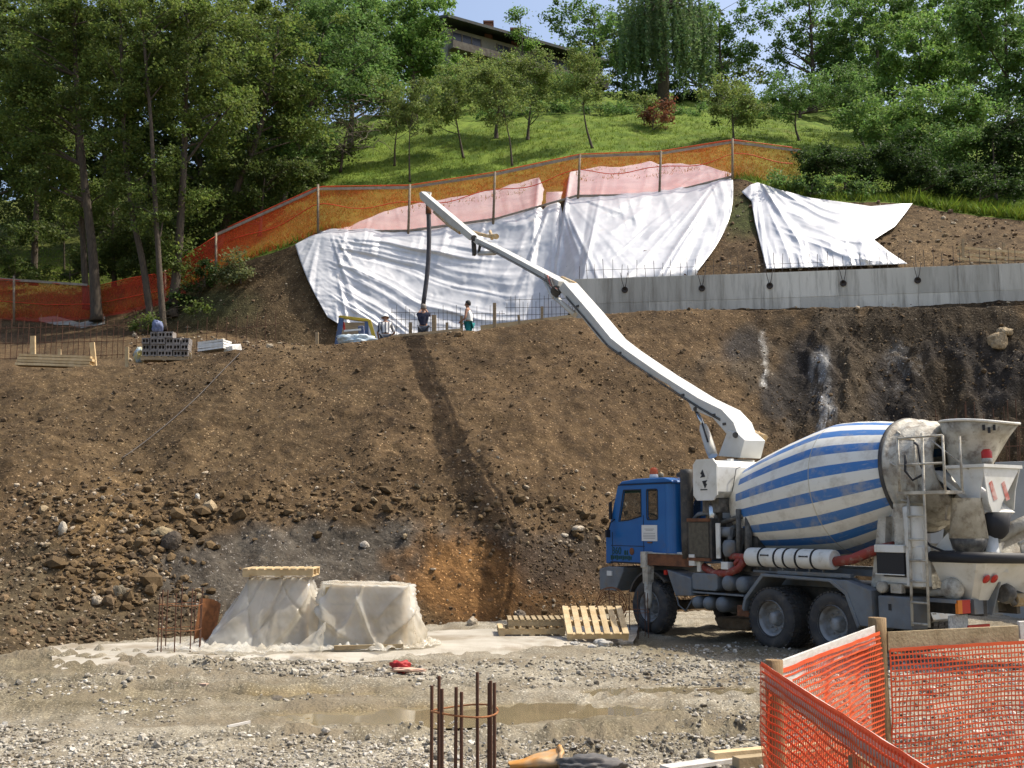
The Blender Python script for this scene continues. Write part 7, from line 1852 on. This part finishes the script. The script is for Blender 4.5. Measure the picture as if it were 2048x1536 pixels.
# ------------------------------------------------------------------ plastic covered stacks
m_plast = mat('milky_plastic_sheet', (0.84, 0.825, 0.765), 0.13, var=(0.68, 0.63, 0.52), vscale=1.6, translucent=0.45, spec=0.6, alpha=0.44)
def sheet(label, c, top, bot, H, shift, seed, zb=0.10, nf=11, skirt=0.22, tilt=0.0, ext=2.6, ncr=22):
    """plastic draped over a stack: top (hx, hy), bottom (hx, hy)"""
    n, rows = 260, []
    ph = np.linspace(0, 2 * np.pi, n, endpoint=False)
    def sup(hx, hy, e):
        ca, sa = np.cos(ph), np.sin(ph); k = (np.abs(ca / hx) ** e + np.abs(sa / hy) ** e) ** (-1 / e)
        return np.stack([ca * k, sa * k], 1)
    T0, B0 = sup(top[0], top[1], 9), sup(bot[0], bot[1], ext)
    foldn = fbm(np.cos(ph) * 1.7 + seed, np.sin(ph) * 1.7, 1.0, 3, seed=seed)
    fold = np.abs(np.sin(ph * nf * 0.5 + 5 * foldn)) ** 0.6 - 0.5
    fold2 = vnoise(ph * 9.0, ph * 0 + seed, seed + 2)
    rc = np.random.default_rng(seed)
    CR = [(rc.uniform(0, 6.28), rc.uniform(-1.7, 1.7), rc.uniform(0.04, 0.15), rc.uniform(-0.4, 0.4), rc.uniform(0.6, 1.6), rc.uniform(0.06, 0.20) * rc.choice([1, 1, -0.8])) for _ in range(ncr)]
    for q in np.linspace(0.02, 1, 16):            # top
        xy = T0 * q
        z = zb + H + 0.020 * fbm(xy[:, 0] * 3, xy[:, 1] * 3 + seed, 1.3, 4, seed=seed) - 0.04 * max(0, q - 0.9) * 10 * 0.5 + tilt * xy[:, 0]
        rows.append(np.stack([c[0] + shift[0] + xy[:, 0], c[1] + shift[1] + xy[:, 1], z], 1))
    for h in np.linspace(0, 1, 44)[1:]:           # sides
        e = h ** 1.25
        xy = T0 * (1 - e) + B0 * e
        amp = (0.004 + 0.022 * h ** 0.9)
        cr_ = np.zeros(n)
        for (p0, dp, w, s0, s1, am) in CR:
            x = (np.mod(ph - p0 - dp * h + np.pi, 2 * np.pi) - np.pi) / (w * (0.35 + 0.9 * h))
            cr_ += am * np.exp(-np.abs(x)) * np.clip((h - s0) * 6, 0, 1) * np.clip((s1 - h) * 6, 0, 1)
        k = 1 + amp * (fold * 0.9 + 0.7 * fold2) + cr_ + 0.05 * h * fbm(ph * 3, ph * 0 + h * 3.3, 1.2, 4, seed=seed + 4)
        xy = xy * k[:, None]
        z = zb + H * (1 - h) + 0.02 + 0.03 * (1 - h) * fold2 + tilt * xy[:, 0] * (1 - h)
        s2 = (1 - h)
        rows.append(np.stack([c[0] + shift[0] * s2 + xy[:, 0], c[1] + shift[1] * s2 + xy[:, 1], z], 1))
    last = rows[-1]
    for q in np.linspace(0, 1, 9)[1:]:            # skirt lying on the slab
        d = last[:, :2] - np.array(c[:2]); ln = np.linalg.norm(d, axis=1)[:, None]
        w = skirt * (0.55 + 1.6 * np.clip(foldn + 0.25, 0, 1))[:, None]
        xy = last[:, :2] + d / ln * q * w
        z = zb + 0.02 + 0.22 * np.abs(fbm(xy[:, 0] * 5, xy[:, 1] * 5, 1.4, 3, seed=seed + 9)) * (1 - 0.5 * q) + 0.02 * (1 - q)
        rows.append(np.column_stack([xy, z]))
    P = np.array(rows); r_, c_ = P.shape[:2]
    P += 0.010 * fbm(P[..., 0] * 6 + P[..., 2] * 5, P[..., 1] * 6 - P[..., 2] * 4, 1.6, 3, seed=seed + 12)[..., None]
    idx = np.arange(r_ * c_).reshape(r_, c_); nx = np.roll(idx, -1, 1)
    F = np.stack([idx[:-1], nx[:-1], nx[1:], idx[1:]], -1).reshape(-1, 4)
    base = np.array([c[0], c[1], zb])
    o = link('plastic_sheet', fast_mesh('plastic_sheet', P.reshape(-1, 3) - base, F, m_plast, True)); o.location = base
    s_ = o.modifiers.new('solid', 'SOLIDIFY'); s_.thickness = 0.004
    return tag(o, label, 'plastic sheet', 'plastic sheets over stacked material')
def stack(label, c, hx, hy, H, n, dz=0.10):
    t = thing('board_stack', label, 'board stack', (c[0], c[1], dz), group='stacks hidden under plastic')
    for k in range(n):
        mb = MB(); mb.box((random.uniform(-0.01, 0.01), random.uniform(-0.01, 0.01), H * (k + 0.5) / n), (2 * hx, 2 * hy, H / n - 0.012)); part('board', mb, m_fresh, t, bevel=0.004)
c1, c2 = gnd(525, 1310), gnd(728, 1312); c1[1] += 0.75; c2[1] += 0.62
sheet('milky plastic sheet draped like a tent over the stack carrying a pallet', c1, (0.50, 0.42), (1.14, 0.84), 1.15, (0.10, 0.05), 3, nf=5, skirt=0.58)
stack('stack of boards dimly seen under the tent shaped plastic', (c1[0] + 0.10, c1[1] + 0.05), 0.46, 0.38, 1.12, 7)
sheet('milky plastic sheet wrapped squarely over the right hand stack', c2, (0.72, 0.52), (0.86, 0.64), 1.06, (-0.04, 0.02), 8, nf=6, skirt=0.24, ext=4, tilt=-0.03)
stack('stack of boards dimly seen under the square plastic cover', (c2[0] - 0.04, c2[1] + 0.02), 0.66, 0.46, 1.02, 7)
mb = MB(); a, b = gnd(668, 1316), gnd(806, 1312); mb.beam((a[0], a[1] - 0.02, 0.17), (b[0], b[1] - 0.02, 0.17), 0.12, 0.06, jit=0.005); single('plank', mb, m_tanb, 'brown plank weighing down the front edge of the square plastic cover', 'plank', (a[0], a[1], 0.14))
pallet((c1[0] + 0.14, c1[1] - 0.02, 1.275), 0.04, 'pale pallet lying on top of the tent shaped plastic', L=1.2, W=0.9, nslat=9)
# wind-thrown flap between the two covers
mb = MB(); rows = []
a0, a1, a2, a3 = gnd(590, 1322), gnd(640, 1326), at(642, 1252, 17.4), at(655, 1240, 17.6)
for t in np.linspace(0, 1, 16):
    rows.append([])
    for s in np.linspace(0, 1, 16):
        p = lerp(lerp(a0 + [0, -0.05, 0.12], a1 + [0, -0.1, 0.12], s), lerp(a2, a3, s), t)
        p = p + np.array([0.10 * vnoise(s * 4, t * 4, 2), 0.16 * vnoise(s * 3 + 5, t * 3, 3) + 0.10 * math.sin(math.pi * s), 0.05 * vnoise(s * 4, t * 4 + 7, 4)])
        rows[-1].append(p)
mb.grid(rows); single('plastic_sheet', mb, m_plast, 'loose folded plastic flap standing between the two covered stacks', 'plastic sheet', tuple(a0), 'plastic sheets over stacked material')

# pallets on the concrete strip
g = gnd(1062, 1283); pallet((g[0], g[1] + 0.45, 0.105), 0.05, 'lower pallet of the pair on the concrete strip', L=1.25, W=0.9, mtl=m_fresh)
pallet((g[0] + 0.12, g[1] + 0.50, 0.255), 0.03, 'upper pallet of the pair on the concrete strip', L=1.12, W=0.9, nslat=10, mtl=m_tanb)
g = gnd(1196, 1292); pallet((g[0] - 0.02, g[1] + 0.52, 0.30), (math.radians(25), 0, math.radians(3)), 'slatted pallet tilted towards the yard beside the truck', L=1.12, W=1.0, nslat=7)
for k, (u_, v_, s_) in enumerate(((1120, 1288, 0.09), (1150, 1294, 0.07), (1205, 1294, 0.12), (1185, 1300, 0.06))):
    q = gnd(u_, v_); crumple('stone', (q[0], q[1], 0.05), (s_ * 1.3, s_, s_ * 0.7), mat('pale_stone', (0.48, 0.46, 0.42), 0.9, var=(0.36, 0.34, 0.3), vscale=9), ('pale stone under the left corner of the tilted pallet', 'small stone in front of the tilted pallet', 'flat pale stone at the middle of the tilted pallet', 'smallest pale stone before the tilted pallet')[k], 'stone', 40 + k, 0.4)

# ------------------------------------------------------------------ odds and ends on the yard
q = gnd(800, 1343); m_red = mat('red_cloth', (0.36, 0.02, 0.02), 0.6)
crumple('rag', (q[0], q[1], 0.07), (0.14, 0.12, 0.10), m_red, 'crumpled red rag lying on the gravel before the covered stacks', 'rag', 51, 0.6)
q = gnd(818, 1346); crumple('rag', (q[0], q[1] - 0.05, 0.05), (0.24, 0.10, 0.03), mat('pink_cloth', (0.55, 0.36, 0.26), 0.8), 'flat pinkish cloth next to the red rag', 'rag', 52, 0.6)
def timber(a, b, w, h, label, mtl=m_fresh):
    mb = MB(); mb.beam(a, b, w, h, jit=0.004); single('timber', mb, mtl, label, 'timber', tuple(lerp(a, b, 0.5) - np.array([0, 0, h / 2])), 'timbers lying at the fence corner', bevel=0.004)
def gz(u_, v_, z): p = gnd(u_, v_ + z * FPX / 10.3); return np.array([p[0], p[1], z])
timber(gz(1424, 1516, 0.06), gz(1640, 1494, 0.06), 0.10, 0.10, 'rear pale timber sticking out from behind the mesh fence')
timber(gz(1472, 1528, 0.07), gz(1700, 1505, 0.07), 0.12, 0.11, 'thick square timber in front of the rear timber', m_tanb)
timber(gz(1330, 1538, 0.03), gz(1480, 1516, 0.03), 0.16, 0.04, 'thin plank at the bottom edge left of the timbers', m_whiteb)
timber(np.array([3.6, 7.2, 0.05]), np.array([5.2, 7.9, 0.05]), 0.10, 0.08, 'timber lying inside the fenced corner', m_tanb)
q = gnd(1075, 1536); m_otub = mat('orange_plastic', (0.50, 0.23, 0.05), 0.55, var=(0.52, 0.36, 0.2), vscale=5, dirt=(0.36, 0.27, 0.17), dscale=6)
tubt = thing('crushed_tub', 'crushed orange plastic tub lying at the bottom edge', 'tub', (q[0], q[1], 0))
mb = MB(); rows = []
for t in np.linspace(0, 1, 14):
    rows.append([np.array([q[0] - 0.26 + 0.46 * t + 0.03 * vnoise(t * 5, a * 1.5, 9), q[1] + 0.16 * math.cos(a) * (0.55 + 0.35 * t), max(0.01, (0.045 + 0.055 * t) * (0.75 + 0.75 * math.sin(a)) * (1 + 0.5 * vnoise(t * 3.5, a * 1.6, 3)))]) for a in np.linspace(0, 2 * math.pi, 28, endpoint=False)])
mb.grid(rows, True, True); part('tub_body', mb, m_otub, tubt, world=True)
mb = MB(); mb.tube([p + np.array([0.01, 0, 0.01]) for p in rows[-1]] + [rows[-1][0]], 0.022, 6); part('tub_rim', mb, m_otub, tubt, world=True)
q = gnd(1178, 1545)
crumple('dark_bundle', (q[0], q[1], 0.06), (0.30, 0.18, 0.09), mat('dark_grey_cloth', (0.085, 0.085, 0.085), 0.9, var=(0.14, 0.13, 0.12), vscale=9), 'dark grey bundle beside the orange tub at the bottom edge', 'bundle', 61, 0.5)
# loose bits of wood on the yard
for k, (u0, v0, u1, v1, lab) in enumerate(((340, 1372, 415, 1376, 'short reddish board lying on the gravel at the left'), (455, 1460, 500, 1452, 'thin wooden stick on the mud left of the near rebar cage'), (1395, 1386, 1450, 1383, 'thin dark stick at the edge of the right puddle'))):
    a, b = gnd(u0, v0), gnd(u1, v1); mb = MB(); mb.beam((a[0], a[1], 0.035), (b[0], b[1], 0.045), 0.07 if k == 0 else 0.025, 0.025); single('board_scrap', mb, (mat('pinkish_board', (0.46, 0.32, 0.24), 0.85), m_whiteb, m_wood)[k], lab, 'wood scrap', tuple(lerp(a, b, 0.5)))
# cable down the slope
mb = MB(); cp = [(492, 699), (470, 722), (440, 752), (405, 790), (360, 832), (315, 870), (270, 905), (225, 935)]
fine = []
for i in range(len(cp) - 1):
    for s in np.linspace(0, 1, 5, endpoint=False): fine.append(lerp(cp[i], cp[i + 1], s))
pts = []
for u_, v_ in fine:
    p = hit(u_, v_, 19, 36, 300); p = p + np.array([0, -0.02, 0.05]); pts.append(p)
pts = [np.mean(pts[max(0, i - 2):i + 3], axis=0) + np.array([0, 0, 0.03]) for i in range(len(pts))]
mb.tube(pts, 0.011, 6); single('cable', mb, mat('grey_cable', (0.085, 0.075, 0.07), 0.7), 'grey cable running diagonally down the brown slope', 'cable', tuple(pts[0]))

# ------------------------------------------------------------------ workers
def skin_mesh(name, verts, edges, radii, root, mtl, levels=2):
    me = bpy.data.meshes.new('tmp'); me.from_pydata([tuple(p) for p in verts], edges, [])
    o = bpy.data.objects.new('tmp', me); COL.objects.link(o)
    sk = o.modifiers.new('skin', 'SKIN'); ss = o.modifiers.new('sub', 'SUBSURF'); ss.levels = levels; ss.render_levels = levels
    sk.use_smooth_shade = True
    for i, r_ in enumerate(radii):
        me.skin_vertices[0].data[i].radius = (r_, r_) if not hasattr(r_, '__len__') else r_
        me.skin_vertices[0].data[i].use_root = (i == root)
    dg = bpy.context.evaluated_depsgraph_get(); dg.update()
    out = bpy.data.meshes.new_from_object(o.evaluated_get(dg)); out.name = name
    bpy.data.objects.remove(o); bpy.data.meshes.remove(me)
    out.polygons.foreach_set('use_smooth', [True] * len(out.polygons))
    out.materials.clear(); out.materials.append(mtl)
    return out
m_skin = mat('tanned_skin', (0.36, 0.19, 0.12), 0.6)
def person(label, u_, v_head, D, height, face, lean, hands, shirt, trousers, hair, sleeves=True, helmet=None, group='workers pouring concrete', vest=False):
    """hands: two (x, y, z) targets in the person's frame (x right, y forward)"""
    k = height / 1.75
    p = at(u_, v_head, D); z0 = p[2] - (1.75 * k) * math.cos(lean * 0.5)
    t = thing('person', label, 'person', (p[0], p[1], z0), face, group)
    def L(x, y, z):                                # lean forward about the hips
        if z > 0.95: dy, dz = (z - 0.95) * math.sin(lean), (z - 0.95) * math.cos(lean); return Vector((x * k, (y * math.cos(lean) + dy) * k, (0.95 + dz - y * math.sin(lean)) * k))
        return Vector((x * k, y * k, z * k))
    J = {'pel': L(0, 0, 0.96), 'spi': L(0, 0.01, 1.16), 'che': L(0, 0, 1.36), 'nec': L(0, 0.0, 1.50), 'jaw': L(0, 0.03, 1.58), 'hea': L(0, 0.02, 1.66), 'top': L(0, 0.01, 1.72)}
    R0 = {'pel': 0.135, 'spi': 0.125, 'che': 0.145, 'nec': 0.058, 'jaw': 0.070, 'hea': 0.090, 'top': 0.060}
    E = [('pel', 'spi'), ('spi', 'che'), ('che', 'nec'), ('nec', 'jaw'), ('jaw', 'hea'), ('hea', 'top')]
    for s, sd in ((1, 'R'), (-1, 'L')):
        sh = L(0.19 * s, 0, 1.42); h = Vector(hands[0 if s > 0 else 1]) * k
        mid = (sh + h) / 2; d = (h - sh); bend = math.sqrt(max(0.0, (0.29 * k) ** 2 - (d.length / 2) ** 2))
        el = mid + Vector((0.5 * s, -0.35, -0.75)).normalized() * bend
        J['sh' + sd], J['el' + sd], J['wr' + sd] = sh, el, h
        R0['sh' + sd], R0['el' + sd], R0['wr' + sd] = 0.062, 0.042, 0.028
        E += [('che', 'sh' + sd), ('sh' + sd, 'el' + sd), ('el' + sd, 'wr' + sd)]
        f = (h - el).normalized(); side_v = f.cross(Vector((0, 0, 1))); side_v = side_v.normalized() if side_v.length > 1e-3 else Vector((1, 0, 0))
        J['pa' + sd] = h + f * 0.07 * k; R0['pa' + sd] = 0.030; E.append(('wr' + sd, 'pa' + sd))
        for q, ln in enumerate((0.075, 0.085, 0.08, 0.065)):
            b = J['pa' + sd] + side_v * (q - 1.5) * 0.021 * k + f * 0.02 * k
            tip = b + f * ln * 0.5 * k + Vector((0, 0, -0.03 * k)); J[f'f{q}{sd}'] = b; J[f't{q}{sd}'] = tip
            R0[f'f{q}{sd}'], R0[f't{q}{sd}'] = 0.010, 0.008; E += [('pa' + sd, f'f{q}{sd}'), (f'f{q}{sd}', f't{q}{sd}')]
        th = h + side_v * 0.05 * k * s + f * 0.05 * k; J['th' + sd] = th; R0['th' + sd] = 0.011; E.append(('wr' + sd, 'th' + sd))
        hx = 0.095 * s
        J['hi' + sd], J['kn' + sd], J['an' + sd], J['to' + sd] = L(hx, 0, 0.88), L(hx * 1.15, 0.04, 0.50), L(hx * 1.2, 0, 0.09), L(hx * 1.4, 0.17, 0.04)
        R0['hi' + sd], R0['kn' + sd], R0['an' + sd], R0['to' + sd] = 0.088, 0.062, 0.045, 0.036
        E += [('pel', 'hi' + sd), ('hi' + sd, 'kn' + sd), ('kn' + sd, 'an' + sd), ('an' + sd, 'to' + sd)]
    def make(nm, keys, mtl, grow, root):
        ks = [q for q in J if q in keys]; ix = {q: i for i, q in enumerate(ks)}
        return link(nm, skin_mesh(nm, [J[q] for q in ks], [(ix[a], ix[b]) for a, b in E if a in ix and b in ix], [R0[q] * k + grow for q in ks], ix[root], mtl), t)
    body = make('body', set(J), m_skin, 0.0, 'pel')
    sk = {'pel', 'spi', 'che', 'shR', 'shL'} | ({'elR', 'elL'} if sleeves else set())
    make('shirt', sk, shirt, 0.022, 'spi')
    make('trousers', {'pel', 'hiR', 'hiL', 'knR', 'knL', 'anR', 'anL'}, trousers, 0.024, 'pel')
    hc = L(0, 0.0, 1.68)
    Rm = Matrix.Rotation(-lean, 4, 'X')
    mb = MB()
    if helmet:
        mb.lathe([(0.135 * k, -0.02), (0.155 * k, -0.025), (0.128 * k, 0.0), (0.122 * k, 0.05), (0.095 * k, 0.105), (0.05 * k, 0.13), (0.0, 0.137)], Matrix.Translation(hc) @ Rm, n=20, capped=False); part('helmet', mb, helmet, t)
    else:
        mb.lathe([(0.094 * k, -0.07), (0.103 * k, -0.02), (0.104 * k, 0.03), (0.085 * k, 0.085), (0.045 * k, 0.112), (0.0, 0.118)], Matrix.Translation(hc + Vector((0, -0.022, 0))) @ Rm, n=20, capped=False); part('hair', mb, hair, t)
    mb = MB(); nz = L(0, 0.115, 1.63); mb.tube([L(0, 0.09, 1.66), nz, L(0, 0.09, 1.615)], [0.008, 0.016, 0.012], 6)
    for s in (1, -1): mb.tube([L(0.086 * s, 0.01, 1.66), L(0.098 * s, 0.0, 1.63)], [0.02, 0.014], 6)
    part('nose_and_ears', mb, m_skin, t)
    for s in (1, -1):
        mb = MB(); mb.lathe([(0.0, 0.012), (0.010, 0.008), (0.012, 0)], Matrix.Translation(L(0.033 * s, 0.093, 1.662)) @ Matrix.Rotation(math.radians(-90), 4, 'X'), n=8, capped=False); part('eye', mb, m_print, t)
    mb = MB(); mb.tube([L(-0.025, 0.088, 1.585), L(0, 0.094, 1.583), L(0.025, 0.088, 1.585)], 0.006, 5); part('mouth', mb, m_redhose, t)
    for s in (1, -1):
        mb = MB(); a = L(0.12 * s, -0.03, 0.05); b = L(0.14 * s, 0.2, 0.04); mb.tube([a, lerp(a, b, 0.5), b], [0.055, 0.055, 0.045], 10); part('boot', mb, m_black, t)
    return t
m_navy = mat('navy_shirt', (0.022, 0.024, 0.045), 0.9, var=(0.03, 0.033, 0.06), vscale=9)
m_teal = mat('teal_trousers', (0.01, 0.16, 0.17), 0.9, var=(0.014, 0.2, 0.2), vscale=9)
m_vest = mat('white_vest', (0.72, 0.72, 0.70), 0.9)
m_jeans = mat('grey_trousers', (0.07, 0.08, 0.10), 0.9)
m_hair = mat('dark_hair', (0.02, 0.017, 0.015), 0.7); m_ghair = mat('grey_hair', (0.22, 0.19, 0.16), 0.8)
ms = bpy.data.materials.new('striped_shirt'); ms.use_nodes = True; nt = ms.node_tree; N = nt.nodes
tc = N.new('ShaderNodeTexCoord'); wv = N.new('ShaderNodeTexWave'); wv.bands_direction = 'X'; wv.inputs['Scale'].default_value = 2.6; nt.links.new(tc.outputs['Object'], wv.inputs[0])
nt.links.new(_mix(nt, _ramp(nt, wv.outputs[0], 0.25, 0.45), (0.04, 0.045, 0.07), (0.62, 0.61, 0.58)), N['Principled BSDF'].inputs['Base Color'])
hz_ = HB[2]
person('worker in navy shirt seen from behind gripping the hanging pump hose', 847, 610, 39.85, 1.76, 0.0, 0.06, [(0.07, 0.34, 1.62), (-0.07, 0.34, 1.70)], m_navy, m_jeans, m_ghair)
person('worker in white helmet and striped shirt bending beside the blue machine', 771, 628, 38.6, 1.68, 0.15, 0.30, [(0.30, 0.22, 1.02), (-0.24, 0.14, 0.88)], ms, m_jeans, m_hair, helmet=mat('white_helmet', (0.78, 0.78, 0.76), 0.35))
person('dark haired worker in white vest and teal trousers standing by the formwork', 939, 603, 39.6, 1.74, math.radians(75), 0.10, [(0.20, 0.26, 0.98), (-0.20, 0.24, 1.0)], m_vest, m_teal, m_hair, sleeves=False)
